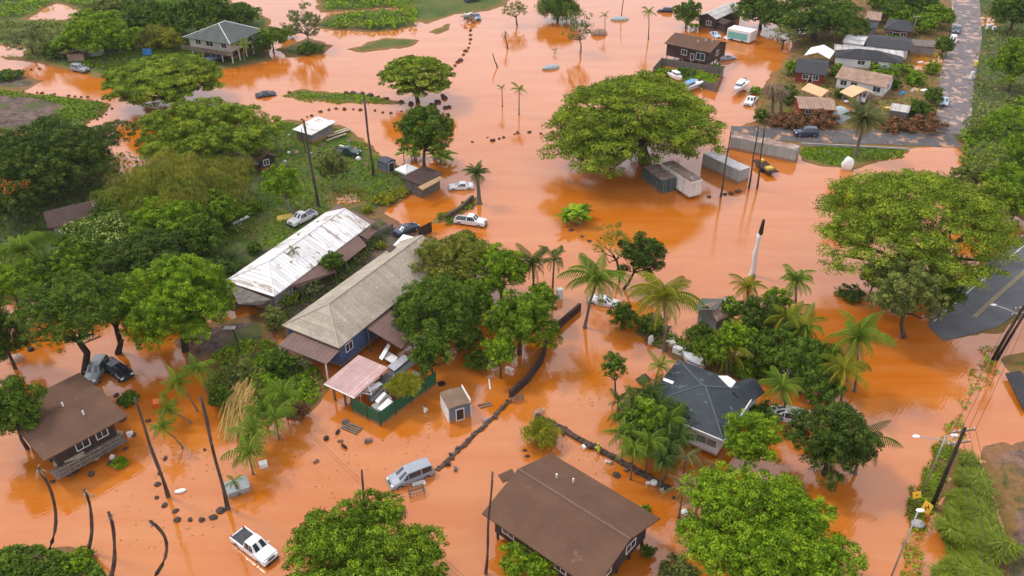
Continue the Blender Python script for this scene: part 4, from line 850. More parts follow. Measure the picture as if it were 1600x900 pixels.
# ================================================================== BUILDINGS
M = {
 'brown_shingle': mat('brown_shingle', (.140, .078, .050), (.108, .060, .040), scale=.30, rough=.85, fine=15, spots=(.16, .098, .068), spot_scale=.45, spot_at=.62),
 'dark_shingle': mat('dark_brown_shingle', (.085, .055, .048), (.058, .038, .035), scale=.5, rough=.85, fine=7, spots=(.15, .11, .09), spot_scale=1.2, spot_at=.66),
 'grey_shingle': mat('grey_green_shingle', (.105, .120, .108), (.075, .088, .082), scale=.5, rough=.85, fine=6),
 'slate': mat('slate_roof', (.036, .046, .056), (.020, .027, .034), scale=.35, rough=.55, fine=7, spots=(.11, .125, .14), spot_scale=.7, spot_at=.60),
 'black': mat('black_roof', (.035, .036, .040), (.022, .023, .026), scale=.5, rough=.7, fine=5),
 'brown_metal': mat('brown_metal', (.155, .088, .068), (.115, .064, .050), scale=.7, rough=.6, ribs='x', rib_gap=.7),
 'white_metal': mat('white_roof_metal', (.80, .80, .78), (.62, .61, .58), scale=.35, rough=.45, ribs='y', rib_gap=.65, rib_c=(.42, .40, .38), spots=(.33, .25, .20), spot_scale=.55, spot_at=.545, stretch=(.35, 1.6, 1)),
 'tan_metal': mat('tan_roof_metal', (.42, .36, .27), (.30, .255, .19), scale=.35, rough=.6, ribs='y', rib_gap=.7, rib_c=(.30, .25, .19), spots=(.66, .60, .50), spot_scale=2.2, spot_at=.63, fine=5),
 'pink_metal': mat('pink_roof_metal', (.50, .335, .31), (.40, .25, .23), scale=.8, rough=.55, ribs='x', rib_gap=.55, rib_c=(.38, .20, .17), spots=(.16, .08, .07), spot_scale=1.6, spot_at=.70),
 'panel_metal': mat('patched_roof_metal', (.55, .53, .50), (.36, .33, .30), scale=.6, rough=.5, ribs='x', rib_gap=1.6, rib_c=(.25, .22, .2), spots=(.30, .20, .15), spot_scale=.7, spot_at=.6),
 'rusty': mat('rusty_roof', (.40, .27, .195), (.27, .175, .125), scale=.6, rough=.8, ribs='x', rib_gap=.6, rib_c=(.2, .13, .1), spots=(.50, .40, .32), spot_scale=1.4, spot_at=.6, fine=3),
 'white_canvas': mat('white_canvas', (.80, .79, .76), (.70, .69, .66), rough=.8), 'tan_canvas': mat('tan_canvas', (.66, .43, .24), (.56, .36, .20), rough=.85),
 'cream': mat('cream_boards', (.50, .46, .38), (.40, .36, .30), rough=.8, ribs='z', rib_gap=.25, mud=.8), 'white_wall': mat('white_boards', (.72, .72, .71), (.58, .58, .57), rough=.7, ribs='z', rib_gap=.22, mud=.8),
 'dark_wall': mat('dark_brown_boards', (.075, .052, .044), (.05, .035, .03), rough=.8, ribs='z', rib_gap=.25, mud=.8), 'blue_wall': mat('blue_boards', (.075, .12, .24), (.06, .09, .18), rough=.7, ribs='z', rib_gap=.22, mud=.8),
 'slate_wall': mat('blue_grey_boards', (.13, .17, .215), (.10, .135, .17), rough=.7, ribs='x', rib_gap=.3, mud=.7), 'red_wall': mat('red_boards', (.27, .045, .035), (.2, .035, .03), rough=.75, ribs='x', rib_gap=.3, mud=.6),
 'grey_wall': mat('grey_boards', (.25, .235, .22), (.17, .16, .15), rough=.8, ribs='z', rib_gap=.25, mud=.8),
 'timber': mat('weathered_timber', (.20, .155, .12), (.11, .085, .068), scale=2, rough=.9, stretch=(1, 1, .3)), 'pale_timber': mat('pale_timber', (.46, .38, .28), (.33, .27, .2), scale=1.5, rough=.85),
 'dark_timber': mat('dark_timber', (.070, .048, .038), (.04, .028, .023), scale=2, rough=.85), 'grey_timber': mat('silver_timber', (.23, .20, .175), (.12, .105, .092), scale=2, rough=.9, ribs='x', rib_gap=.2, rib_c=(.05, .045, .04)),
 'trim': paint('white_trim', (.74, .73, .70), .6), 'glass': mat('window_glass', (.05, .06, .065), (.03, .035, .04), rough=.08, spec=.6), 'screen': mat('shutter_grey', (.22, .225, .22), (.14, .14, .14), rough=.6, ribs='z', rib_gap=.12),
 'concrete': mat('concrete', (.40, .38, .35), (.28, .265, .24), rough=.9, scale=.8), 'steel': mat('galvanised_steel', (.42, .43, .44), (.32, .33, .34), rough=.45, metal=.6),
 'green_sheet': mat('green_sheet', (.016, .125, .058), (.010, .085, .040), scale=.5, rough=.5, ribs='x', rib_gap=.45, mud=.5), 'teal': paint('teal_board', (.16, .45, .42), .6), 'blue_tarp': mat('blue_tarp', (.04, .20, .50), (.03, .14, .36), rough=.5),
 'tarp_silver': mat('grey_tarp', (.36, .40, .39), (.24, .27, .27), rough=.5), 'tan_roof': mat('tan_felt', (.42, .285, .15), (.34, .22, .12), rough=.8, fine=6), 'dark_metal': mat('dark_metal', (.07, .075, .08), (.045, .048, .05), rough=.5),
 'brown_roof2': mat('small_roof_brown', (.23, .155, .105), (.17, .115, .08), rough=.8, fine=7),
}
def rect(z, A=None, B=None, C=None, D=None):
    q = [np.array(P(*p, z)[:2]) if p else None for p in (A, B, C, D)]
    for i in range(4):
        if q[i] is None: q[i] = q[(i+1) % 4]+q[(i+3) % 4]-q[(i+2) % 4]
    A, B, C, D = q; c = (A+B+C+D)/4; u = (B-A)+(C-D); v = (C-B)+(D-A)
    if np.linalg.norm(u) >= np.linalg.norm(v): u = u/np.linalg.norm(u); v = np.array((-u[1], u[0]))
    else: v = v/np.linalg.norm(v); u = np.array((v[1], -v[0]))
    hx = abs(np.dot((B-A)+(C-D), u))/4; hy = abs(np.dot((C-B)+(D-A), v))/4
    return c, math.atan2(u[1], u[0]), hx, hy
def gable_slab(mb, hx, hy, ze, rise, ax, t=.14, m=0):
    if ax == 'x': S_ = [(-hx, -hy, ze), (hx, -hy, ze), (hx, 0, ze+rise), (-hx, 0, ze+rise)]; N_ = [(-hx, .002, ze+rise), (hx, .002, ze+rise), (hx, hy, ze), (-hx, hy, ze)]
    else: S_ = [(-hx, -hy, ze), (-.002, -hy, ze+rise), (-.002, hy, ze+rise), (-hx, hy, ze)][::1]; S_ = [(-hx, -hy, ze), (0, -hy, ze+rise), (0, hy, ze+rise), (-hx, hy, ze)]; N_ = [(.002, -hy, ze+rise), (hx, -hy, ze), (hx, hy, ze), (.002, hy, ze+rise)]
    mb.slab(S_, t, m); mb.slab(N_, t, m)
def hip_solid(mb, hx, hy, ze, rise, r0, r1, ax, t=.16, m=0):
    """r0, r1: how far the ridge stops short of the two ends (0 = gable end)"""
    e = [(-hx, -hy), (hx, -hy), (hx, hy), (-hx, hy)]
    a, b_ = ((-hx+r0, 0), (hx-r1, 0)) if ax == 'x' else ((0, -hy+r0), (0, hy-r1))
    vs = [(x, y, ze-t) for x, y in e]+[(x, y, ze) for x, y in e]+[(*a, ze+rise), (*b_, ze+rise)]
    fs = [(3, 2, 1, 0)]+[(i, (i+1) % 4, 4+(i+1) % 4, 4+i) for i in range(4)]
    fs += [(4, 5, 9, 8), (5, 6, 9), (6, 7, 8, 9), (7, 4, 8)] if ax == 'x' else [(4, 5, 8), (5, 6, 9, 8), (6, 7, 9), (7, 4, 8, 9)]
    mb.add(vs, fs, m)
def ridge_cap(mb, a, b, r=.12): mb.tube([a, b], [r, r], 5)
SIDES = {'S': ((1, 0), (0, -1)), 'E': ((0, 1), (1, 0)), 'N': ((-1, 0), (0, 1)), 'W': ((0, -1), (-1, 0))}
def window(t, hx, hy, side, f, z, w_, h_, frame=None, glass=None, name='window', kid='pane', cross=True):
    """a framed window on one wall: f = place along the wall from -1 to 1"""
    d, n = SIDES[side]; L_ = hx if side in 'SN' else hy; off = hy if side in 'SN' else hx
    cx, cy_ = d[0]*f*L_+n[0]*(off+.03), d[1]*f*L_+n[1]*(off+.03); rz = math.atan2(d[1], d[0]); mb = MB(); q = .09
    def at(u, v, su, sv, dep, k=0):
        mb2.box((cx+d[0]*u+n[0]*k, cy_+d[1]*u+n[1]*k, z+v), (su, dep, sv), rz)
    mb2 = mb
    at(0, h_/2, w_+q*2, q, .09); at(0, -h_/2, w_+q*2, q, .11); at(-w_/2-q/2, 0, q, h_-q, .09); at(w_/2+q/2, 0, q, h_-q, .09)
    if cross and w_ > .7: at(0, 0, .06, h_-q, .07)
    fr = mb.build(name, frame or M['trim'], t); mb2 = MB(); at(0, 0, w_, h_-q*.9, .03, -.005); mb2.build(kid, glass or M['glass'], fr)
def house(name, label, z, A=None, B=None, C=None, D=None, rise=1.2, ax='x', kind='gable', r0=0, r1=0, roof='brown_shingle', wall='dark_wall', over=.5, floor=0.0, wins=(), doors=(), posts=0, post_m='timber', cat='house', vents=(), cap=None, gutter=None, roofname='roof', t=.14, wall_name='wall', thick=None, open_sides=False):
    c, rz, hx, hy = rect(z, A, B, C, D); g = max(0, min(ground_z(c[0], c[1]), .5))-.02; ze = z-g
    o = thing(name, label, cat, (c[0], c[1], g), rz); mb = MB()
    if kind == 'gable': gable_slab(mb, hx, hy, ze, rise, ax, t)
    elif kind == 'hip': hip_solid(mb, hx, hy, ze, rise, r0, r1, ax, t)
    elif kind == 'shed': mb.slab([(-hx, -hy, ze), (hx, -hy, ze+(rise if ax == 'x' else 0)), (hx, hy, ze+rise), (-hx, hy, ze+(rise if ax == 'y' else 0))], t)
    rf = mb.build(roofname, M[roof], o)
    if cap and kind in ('gable', 'hip'):
        mb = MB(); a, b_ = ((-hx+r0, 0, ze+rise+.02), (hx-r1, 0, ze+rise+.02)) if ax == 'x' else ((0, -hy+r0, ze+rise+.02), (0, hy-r1, ze+rise+.02)); ridge_cap(mb, a, b_)
        if kind == 'hip':
            for e_, r_, p in (((-hx, -hy), r0, a), ((-hx, hy), r0 if ax == 'x' else r1, a if ax == 'x' else b_), ((hx, -hy), r1 if ax == 'x' else r0, b_ if ax == 'x' else a), ((hx, hy), r1, b_)):
                if r_ > 0: ridge_cap(mb, (e_[0], e_[1], ze+.03), p, .09)
        mb.build('ridge_cap', cap, rf)
    for fx, fy in vents:
        s_ = 1-(abs(fy) if ax == 'x' else abs(fx)); mb = MB(); mb.tube([(fx*hx, fy*hy, ze+rise*s_-.1), (fx*hx, fy*hy, ze+rise*s_+.55)], [.1, .1], 7); mb.build('vent_pipe', M['trim'], rf)
    if gutter:
        for sd_ in gutter:
            d, n = SIDES[sd_]; L_, off = (hx, hy) if sd_ in 'SN' else (hy, hx); mb = MB(); mb.box((n[0]*(off+.07), n[1]*(off+.07), ze-.08), (L_*2, .12, .13), math.atan2(d[1], d[0])); mb.build('gutter', M['trim'], rf)
    wx, wy = hx-over, hy-over
    if not open_sides:
        mb = MB(); top = ze-t-.01
        if kind == 'gable':
            k = rise*(over/(hy if ax == 'x' else hx)); top = ze-t+k-.03
            mb.box((0, 0, (floor+top)/2), (wx*2, wy*2, top-floor))
            rr = rise-k-.05
            if ax == 'x':
                for s_ in (-1, 1): mb.add([(s_*wx, -wy+.02, top+.001), (s_*wx, wy-.02, top+.001), (s_*wx, 0, top+rr), (s_*(wx-.1), -wy+.02, top+.001), (s_*(wx-.1), wy-.02, top+.001), (s_*(wx-.1), 0, top+rr)], [(0, 1, 2), (5, 4, 3), (0, 2, 5, 3), (1, 4, 5, 2)])
            else:
                for s_ in (-1, 1): mb.add([(-wx+.02, s_*wy, top+.001), (wx-.02, s_*wy, top+.001), (0, s_*wy, top+rr), (-wx+.02, s_*(wy-.1), top+.001), (wx-.02, s_*(wy-.1), top+.001), (0, s_*(wy-.1), top+rr)], [(0, 1, 2), (5, 4, 3), (0, 2, 5, 3), (1, 4, 5, 2)])
        else: mb.box((0, 0, (floor+top)/2), (wx*2, wy*2, top-floor))
        mb.build(wall_name, M[wall], o)
    for w_ in wins: window(o, wx, wy, *w_)
    for sd_, f, w_, h_, z0 in doors: window(o, wx, wy, sd_, f, z0+h_/2, w_, h_, M['trim'], M['dark_timber'], 'door', 'door_leaf', False)
    if posts:
        pts = []
        nx_ = max(2, posts)
        for k in range(nx_):
            f = -1+2*k/(nx_-1); pts += [(f*(wx-.2), -wy+.2)]+([(f*(wx-.2), wy-.2)] if k in (0, nx_-1) else [])
        for k in range(1, nx_-1): pts.append((wx-.2, -wy+.2+(2*wy-.4)*k/(nx_-1)))
        h = (floor if not open_sides else ze-.15)
        for x, y in pts:
            zz = h+(rise*((x/hx+1)/2 if ax == 'x' else (y/hy+1)/2) if open_sides and kind == 'shed' else 0)
            mb = MB(); mb.box((x, y, zz/2-.5), (.2, .2, zz+1)); mb.build('post', M[post_m], o)
    return o, hx, hy, ze
def lean_to(parent_o, name, pts, m, t=.1, posts=(), post_m='timber'):
    """a roof plate given by photo corners with heights, built as a part of a house"""
    inv = (parent_o.location.x, parent_o.location.y, parent_o.location.z, parent_o.rotation_euler.z)
    def loc(p):
        dx, dy = p[0]-inv[0], p[1]-inv[1]; c, s = math.cos(-inv[3]), math.sin(-inv[3]); return (dx*c-dy*s, dx*s+dy*c, p[2]-inv[2])
    q = [loc(P(x, y, z)) for x, y, z in pts]; mb = MB()
    ar = sum(q[i][0]*q[(i+1) % len(q)][1]-q[(i+1) % len(q)][0]*q[i][1] for i in range(len(q)))
    if ar < 0: q = q[::-1]
    mb.slab(q, t); r = mb.build(name, m, parent_o)
    for k in posts:
        x, y, z = q[k]; cx = sum(a[0] for a in q)/len(q); cy_ = sum(a[1] for a in q)/len(q); x, y = x+(cx-x)*.06, y+(cy_-y)*.06
        mb = MB(); mb.box((x, y, z/2-.4), (.14, .14, z+.6)); mb.build('post', M[post_m], parent_o)
    return r, q

# --- two storey house with the grey hip roof
h, hx, hy, ze = house('stilt_house', 'two storey house with grey-green hip roof and long timber deck', 5.6, A=(284, 58), B=(358, 69), C=(414, 47), rise=2.9, kind='hip', ax='y', r0=5.5, r1=5.5, roof='grey_shingle', wall='cream', over=1.0, floor=2.7,
    wins=[('S', -.55, 4.1, 1.6, 1.2), ('S', 0, 4.1, 2.2, 1.3), ('S', .7, 4.1, 1.6, 1.2), ('E', -.5, 4.1, 1.6, 1.2), ('E', .3, 4.1, 1.8, 1.2)], posts=5, post_m='trim', cap=M['trim'])
mb = MB(); mb.box((0, -hy-.1, 2.6), (hx*2, 2.2, .18)); dk = mb.build('deck', M['timber'], h)
mb = MB(); mb.box((0, -hy-1.15, 3.45), (hx*2, .08, .1)); mb.box((0, -hy-1.15, 3.0), (hx*2-.2, .05, .75)); mb.build('railing', M['timber'], dk)
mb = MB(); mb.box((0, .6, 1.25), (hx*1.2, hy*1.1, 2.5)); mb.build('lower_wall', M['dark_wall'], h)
# --- near brown gable
h, hx, hy, ze = house('gable_house', 'big brown shingled gable house standing in the flood beside the dead palm trunk', 3.9, A=(757, 805), C=(1027, 807), D=(857, 706), rise=1.9, ax='x', roof='brown_shingle', wall='dark_wall', over=.9, floor=1.1,
    wins=[('E', -.5, 2.5, 1.5, 1.0), ('E', .4, 2.5, 1.5, 1.0), ('W', -.4, 2.5, 1.5, 1.1), ('S', -.7, 2.5, 1.4, 1.1), ('S', -.2, 2.5, 1.4, 1.1), ('S', .4, 2.5, 1.2, 1.1)], posts=5, post_m='dark_timber', vents=[(-.52, .40), (-.30, .55)], cap=mat('ridge_brown', (.165, .105, .08)), gutter='')
mb = MB(); mb.box((-hx*.82, hy*.55, 1.0), (1.6, hy*.7, .15)); pc = mb.build('porch', M['timber'], h)
mb = MB(); [mb.box((-hx*.98, hy*.55+k*1.4, .5), (.12, .12, 2)) for k in (-1.5, 0, 1.5)]; mb.build('porch_rail', M['trim'], pc)
lean_to(h, 'step_roof', [(778, 742, 3.4), (800, 732, 3.6), (806, 744, 3.4), (786, 754, 3.2)], M['brown_shingle'])
# --- near left brown roof
h, hx, hy, ze = house('stilt_house', 'brown roofed house with cluttered timber porch beside the black car', 4.2, B=(75, 727), C=(193, 644), D=(118, 577), rise=.55, ax='y', roof='brown_shingle', wall='dark_wall', over=1.3, floor=1.4,
    wins=[('E', .55, 2.7, 1.2, 1.0), ('E', -.1, 2.7, 1.4, 1.1), ('S', .2, 2.7, 1.4, 1.0)], posts=4, post_m='dark_timber', vents=[(-.1, .1), (.4, .3)])
mb = MB(); mb.box((hx-.55, -.3, 1.35), (1.9, hy*1.7, .16)); dk = mb.build('deck', M['timber'], h)
mb = MB(); [mb.box((hx+.38, -hy*.85+hy*1.5*k/6, 1.9), (.09, .09, 1.1)) for k in range(7)]; mb.box((hx+.38, -.5, 2.45), (.1, hy*1.6, .1)); mb.box((hx+.38, -.5, 1.95), (.05, hy*1.6, .12)); mb.build('railing', M['grey_timber'], dk)
# --- long house with white metal roof
h, hx, hy, ze = house('long_house', 'long house with white and rust stained metal roof', 3.6, A=(354, 437), B=(426, 465), C=(576, 353), rise=2.0, kind='hip', ax='y', r0=4.5, r1=.25, roof='white_metal', wall='grey_wall', over=.4,
    wins=[('E', -.6, 1.9, 1.4, 1.0), ('E', 0, 1.9, 1.4, 1.0), ('E', .6, 1.9, 1.4, 1.0), ('S', 0, 1.8, 1.6, 1.0)], cap=M['trim'])
lean_to(h, 'back_roof', [(507, 333, 3.7), (528, 319, 3.9), (588, 346, 3.4), (577, 353, 3.5)], M['brown_metal'], posts=(2,))
lean_to(h, 'skirt_roof', [(576, 356, 3.45), (590, 360, 2.7), (575, 374, 2.7), (560, 366, 3.45)], M['brown_metal'], posts=(1,))
lean_to(h, 'skirt_roof', [(559, 367, 3.45), (573, 383, 2.7), (540, 409, 2.7), (522, 394, 3.45)], M['brown_metal'], posts=(1, 2))
lean_to(h, 'skirt_roof', [(506, 406, 3.45), (526, 424, 2.7), (468, 449, 2.7), (452, 447, 3.45)], M['brown_metal'], posts=(1, 2))
lean_to(h, 'skirt_roof', [(356, 441, 3.35), (424, 468, 3.35), (408, 476, 2.7), (372, 475, 2.7)], M['grey_timber'], posts=(2, 3))
for a, b_ in ((498, 349), (468, 369)):
    p = P(a, b_, 4.3); mb = MB(); mb.box((0, 0, 0), (.5, .5, .35)); v_ = mb.build('roof_vent', M['dark_metal'], h); c_, s_ = math.cos(-h.rotation_euler.z), math.sin(-h.rotation_euler.z); dx, dy = p[0]-h.location.x, p[1]-h.location.y; v_.location = (dx*c_-dy*s_, dx*s_+dy*c_, p[2]-h.location.z+.1)
# --- long house with tan metal roof
h, hx, hy, ze = house('long_house', 'long house with speckled tan metal roof and blue wall', 4.3, A=(437, 511), B=(533, 541), C=(707, 402), rise=2.7, kind='hip', ax='y', r0=4.0, r1=.3, roof='tan_metal', wall='blue_wall', over=.5, floor=.4,
    wins=[('E', -.85, 2.6, 1.2, 1.2), ('E', -.35, 2.6, 1.3, 1.1), ('S', -.5, 2.5, 1.4, 1.0), ('S', .4, 2.5, 1.4, 1.0)], cap=mat('tan_cap', (.46, .40, .31)))
lean_to(h, 'porch_roof', [(434, 539, 3.2), (462, 515, 4.0), (537, 541, 4.0), (510, 569, 3.2)], M['brown_metal'], posts=(0, 3), post_m='trim')
lean_to(h, 'side_roof', [(572, 512, 4.0), (607, 481, 4.0), (653, 517, 2.9), (627, 545, 2.9)], M['brown_metal'], posts=(2, 3))
lean_to(h, 'end_roof', [(610, 388, 4.5), (630, 366, 4.4), (669, 376, 4.2), (652, 400, 4.4)], M['white_canvas'])
lean_to(h, 'patch_roof', [(602, 390, 5.4), (612, 382, 5.2), (646, 398, 5.0), (634, 406, 6.0)], M['dark_shingle'])
# --- pink roofed carport and junk yard behind the green fence
h, hx, hy, ze = house('carport', 'open carport with pink metal roof beside the green fenced yard', 2.9, A=(508, 598), B=(553, 622), C=(606, 578), rise=.25, ax='y', kind='shed', roof='pink_metal', open_sides=True, posts=3, cat='carport', gutter='S')
def wall_run(name, label, cat, pts, h, th, m, bm=None, mname='panel', post_every=None, z0=-.6, group=None, cap_m=None, jitter=0):
    g0 = P(*pts[0]); o = thing(name, label, cat, (g0[0], g0[1], 0), 0, group); q = [np.array(P(*p)[:2])-np.array(g0[:2]) for p in pts]; rs = np.random.RandomState(len(label))
    for i in range(len(q)-1):
        d = q[i+1]-q[i]; L_ = np.linalg.norm(d); rz = math.atan2(d[1], d[0]); mb = MB(); hh = h if not hasattr(h, '__len__') else h[i]
        mb.box((0, 0, (z0+hh)/2), (L_-.01, th, hh-z0)); s = mb.build(mname, m, o, loc=((q[i]+q[i+1])[0]/2, (q[i]+q[i+1])[1]/2, 0), rz=rz)
        if cap_m: mb = MB(); mb.box((0, 0, hh+.04), (L_+.02, th+.08, .08)); c = mb.build('coping', cap_m, s)
        if post_every:
            for k in range(int(L_/post_every)+1): p = q[i]+d*min(1, k*post_every/L_); mb = MB(); mb.box((p[0], p[1], (z0+hh+.1)/2), (.13, .13, hh+.1-z0)); mb.build('post', bm or m, o)
    return o
wall_run('sheet_fence', 'tall green corrugated fence round the junk filled yard', 'fence', [(551, 643), (595, 666), (682, 601)], 2.2, .08, M['green_sheet'], M['dark_timber'], post_every=2.6)
def slab_thing(name, label, cat, pts, m, t=.08, group=None):
    """a flat sheet or board lying where the photo shows its corners (x, y, height)"""
    q = [P(*p) for p in pts]; c = [sum(a[i] for a in q)/len(q) for i in range(3)]; q = [tuple(a[i]-c[i] for i in range(3)) for a in q]
    ar = sum(q[i][0]*q[(i+1) % len(q)][1]-q[(i+1) % len(q)][0]*q[i][1] for i in range(len(q)))
    if ar < 0: q = q[::-1]
    mb = MB(); mb.slab(q, t); o = mb.build(name, m, loc=c); return tag(o, label, cat, group)
slab_thing('roof_sheet', 'dark flat sheet covering part of the green fenced yard', 'roof sheet', [(585, 597, 2.0), (640, 552, 2.0), (655, 562, 2.0), (602, 610, 2.0)], M['dark_metal'])
slab_thing('roof_sheet', 'silver sheet lying on the dark yard roof', 'roof sheet', [(605, 572, 2.2), (632, 554, 2.2), (640, 560, 2.2), (616, 580, 2.2)], M['steel'])
slab_thing('concrete_slab', 'pale slab stacked in the corner of the green fenced yard', 'slab', [(580, 634, 1.4), (600, 614, 1.5), (613, 622, 1.5), (592, 643, 1.4)], M['concrete'], .2)
slab_thing('board', 'black board leaning across the junk in the yard corner', 'board', [(575, 622, 1.7), (596, 603, 2.0), (600, 608, 2.0), (582, 628, 1.7)], M['dark_metal'], .06)
slab_thing('door_panel', 'white door panel lying over the yard junk', 'door', [(570, 607, 2.2), (592, 596, 2.2), (598, 600, 2.2), (577, 612, 2.2)], M['trim'], .06)
slab_thing('plank', 'white plank lying across the black board', 'plank', [(586, 626, 2.0), (600, 612, 2.0), (604, 615, 2.0), (590, 630, 2.0)], M['trim'], .05)
slab_thing('roof_sheet', 'cream sheet at the fence end of the junk yard', 'roof sheet', [(590, 638, 1.7), (606, 622, 1.7), (614, 627, 1.7), (598, 644, 1.7)], M['white_canvas'], .06)
slab_thing('door_panel', 'white panel propped beside the blue wall', 'door', [(592, 559, 1.2), (606, 536, 1.9), (610, 540, 1.9), (597, 563, 1.2)], M['trim'], .06)
slab_thing('table_top', 'white counter top standing in the flooded courtyard', 'counter', [(602, 546, 1.1), (622, 558, 1.1), (614, 568, 1.1), (594, 556, 1.1)], M['trim'], .1)
# frame left in the yard corner
o = thing('metal_frame', 'white triangular metal frame standing in the junk yard corner', 'frame', P(576, 632)); mb = MB(); q = [(-.8, -.3, 2.2), (.6, -.5, 2.0), (.1, .4, 3.2)]
for i in range(3): mb.tube([q[i], q[(i+1) % 3]], .06, 5)
mb.build('frame', M['trim'], o); mb = MB(); [mb.tube([a, (a[0], a[1], 0)], .05, 5) for a in q]; mb.build('legs', M['trim'], o)
# --- slate roofed house
h, hx, hy, ze = house('slate_house', 'white walled house with dark slate-blue hip roof among palms', 3.6, A=(1003, 630), B=(1128, 691), D=(1062, 559), rise=1.9, kind='hip', ax='x', r0=5.2, r1=4.6, roof='slate', wall='white_wall', over=.6, floor=.35,
    wins=[('S', .68, 1.95, 2.4, 1.1, None, M['screen']), ('S', -.1, 1.95, 1.6, 1.1), ('E', -.4, 1.95, 1.5, 1.0), ('E', .4, 1.95, 1.5, 1.0)], gutter='SE', cap=mat('slate_cap', (.10, .115, .13)))
HH = (h, hx, hy, ze)
c, rz, wx, wy = rect(3.5, A=(1130, 612), B=(1160, 636), C=(1193, 614)); mb = MB(); gable_slab(mb, wx, wy, 3.5-.0, 1.1, 'y'); wg = mb.build('wing_roof', M['slate'], h)
def to_local(parent, o, x, y, z, rz):
    c_, s_ = math.cos(-parent.rotation_euler.z), math.sin(-parent.rotation_euler.z); dx, dy = x-parent.location.x, y-parent.location.y
    o.location = (dx*c_-dy*s_, dx*s_+dy*c_, z-parent.location.z); o.rotation_euler = (0, 0, rz-parent.rotation_euler.z)
to_local(h, wg, c[0], c[1], 0, rz)
mb = MB(); mb.box((0, 0, 1.7), (wx*2-1, wy*2-1, 3.3)); wl = mb.build('wing_wall', M['white_wall'], h); to_local(h, wl, c[0], c[1], 0, rz)
def on_roof(px, py):
    h, hx, hy, ze = HH; z = 5.0; c_, s_ = math.cos(-h.rotation_euler.z), math.sin(-h.rotation_euler.z)
    for k in range(30):
        p = P(px, py, z); dx, dy = p[0]-h.location.x, p[1]-h.location.y; x, y = dx*c_-dy*s_, dx*s_+dy*c_
        z = .5*z+.5*(h.location.z+ze+1.9*min((hy-abs(y))/hy, (x+hx)/5.2, (hx-x)/4.6, 1)+.12)
    return (px, py, z)
slab_thing('roof_tarp', 'white triangular sheet stretched over the far slope of the slate roof', 'tarp', [on_roof(1122, 587), on_roof(1137, 587), on_roof(1150, 596), on_roof(1142, 607)], M['white_canvas'], .05)
slab_thing('skylight', 'small white skylight panel on the slate roof edge', 'skylight', [on_roof(1037, 590), on_roof(1053, 596), on_roof(1051, 600), on_roof(1036, 594)], M['trim'], .06)
# --- pink boarded roof behind
h, hx, hy, ze = house('small_house', 'small house with faded pink boards and grey-teal roof plane', 3.2, A=(1083, 483), B=(1125, 500), C=(1158, 484), rise=1.5, ax='y', roof='rusty', wall='grey_wall', over=.3, roofname='roof')
lean_to(h, 'grey_roof_plane', [(1083, 484, 3.25), (1096, 466, 3.3), (1131, 467, 4.85), (1119, 484, 4.85)], M['grey_shingle'], .06)
lean_to(h, 'white_edge', [(1130, 466, 4.9), (1134, 466, 4.9), (1158, 486, 3.35), (1154, 488, 3.35)], M['trim'], .08)
# --- long brown roof by the blackish tree
house('long_house', 'long low house with dark brown roof half hidden by trees', 3.3, A=(72, 358), B=(174, 334), D=(70, 330), rise=1.2, ax='x', roof='dark_shingle', wall='cream', over=.7, wins=[('S', .1, 1.9, 1.6, .9), ('S', -.5, 1.9, 1.6, .9)], vents=[(.5, -.3)])
# --- yard buildings
house('small_house', 'small dark brown cottage with white windows on the lawn', 2.9, A=(391, 243), B=(405, 252), C=(433, 244), rise=1.0, ax='x', roof='brown_shingle', wall='dark_wall', over=.3, wins=[('S', 0, 1.7, 1.0, 1.1), ('E', -.2, 1.7, 1.0, 1.1)])
h, hx, hy, ze = house('storage_shed', 'dark blue-grey storage shed beside a palm trunk', 2.5, A=(590, 251), B=(605, 257), C=(617, 249), rise=.35, ax='x', roof='slate', wall='slate_wall', over=.06, cat='shed', doors=[('E', 0, 1.3, 1.9, .1)])
h, hx, hy, ze = house('storage_shed', 'open shed with white striped metal roof on the lawn', 2.7, A=(459, 201), B=(484, 212), C=(523, 194), rise=.45, ax='y', kind='shed', roof='white_metal', wall='grey_wall', over=.5, cat='shed', posts=3)
h, hx, hy, ze = house('canopy_tent', 'white square canopy tent next to the open shed', 2.3, A=(617, 264), B=(634, 272), C=(654, 263), rise=.9, kind='hip', ax='x', r0=1.7, r1=1.7, roof='white_canvas', open_sides=True, posts=2, post_m='steel', cat='tent', t=.3, roofname='canopy')
h, hx, hy, ze = house('open_shed', 'timber shed with dark roof and tan front strip', 2.9, A=(630, 276), B=(655, 291), C=(690, 274), rise=.3, ax='y', kind='shed', roof='dark_shingle', wall='grey_timber', over=.5, cat='shed')
lean_to(h, 'front_roof', [(653, 292, 3.1), (687, 275, 3.2), (691, 280, 2.9), (660, 297, 2.8)], M['tan_roof'], .1)
h, hx, hy, ze = house('flooded_shed', 'little blue-grey shed with tan roof standing in orange water', 2.3, A=(687, 614), B=(701, 640), C=(736, 629), rise=.16, ax='x', roof='brown_roof2', wall='slate_wall', over=.1, cat='shed', floor=-.6, doors=[('E', 0, .9, 1.7, .1)])
mb = MB(); mb.box((0, -hy+.06, 1.1), (hx*2-.25, .1, 2.4)); mb.box((0, hy-.04, 1.3), (hx*2-.25, .1, 2.9)); mb.build('end_panel', M['trim'], h)
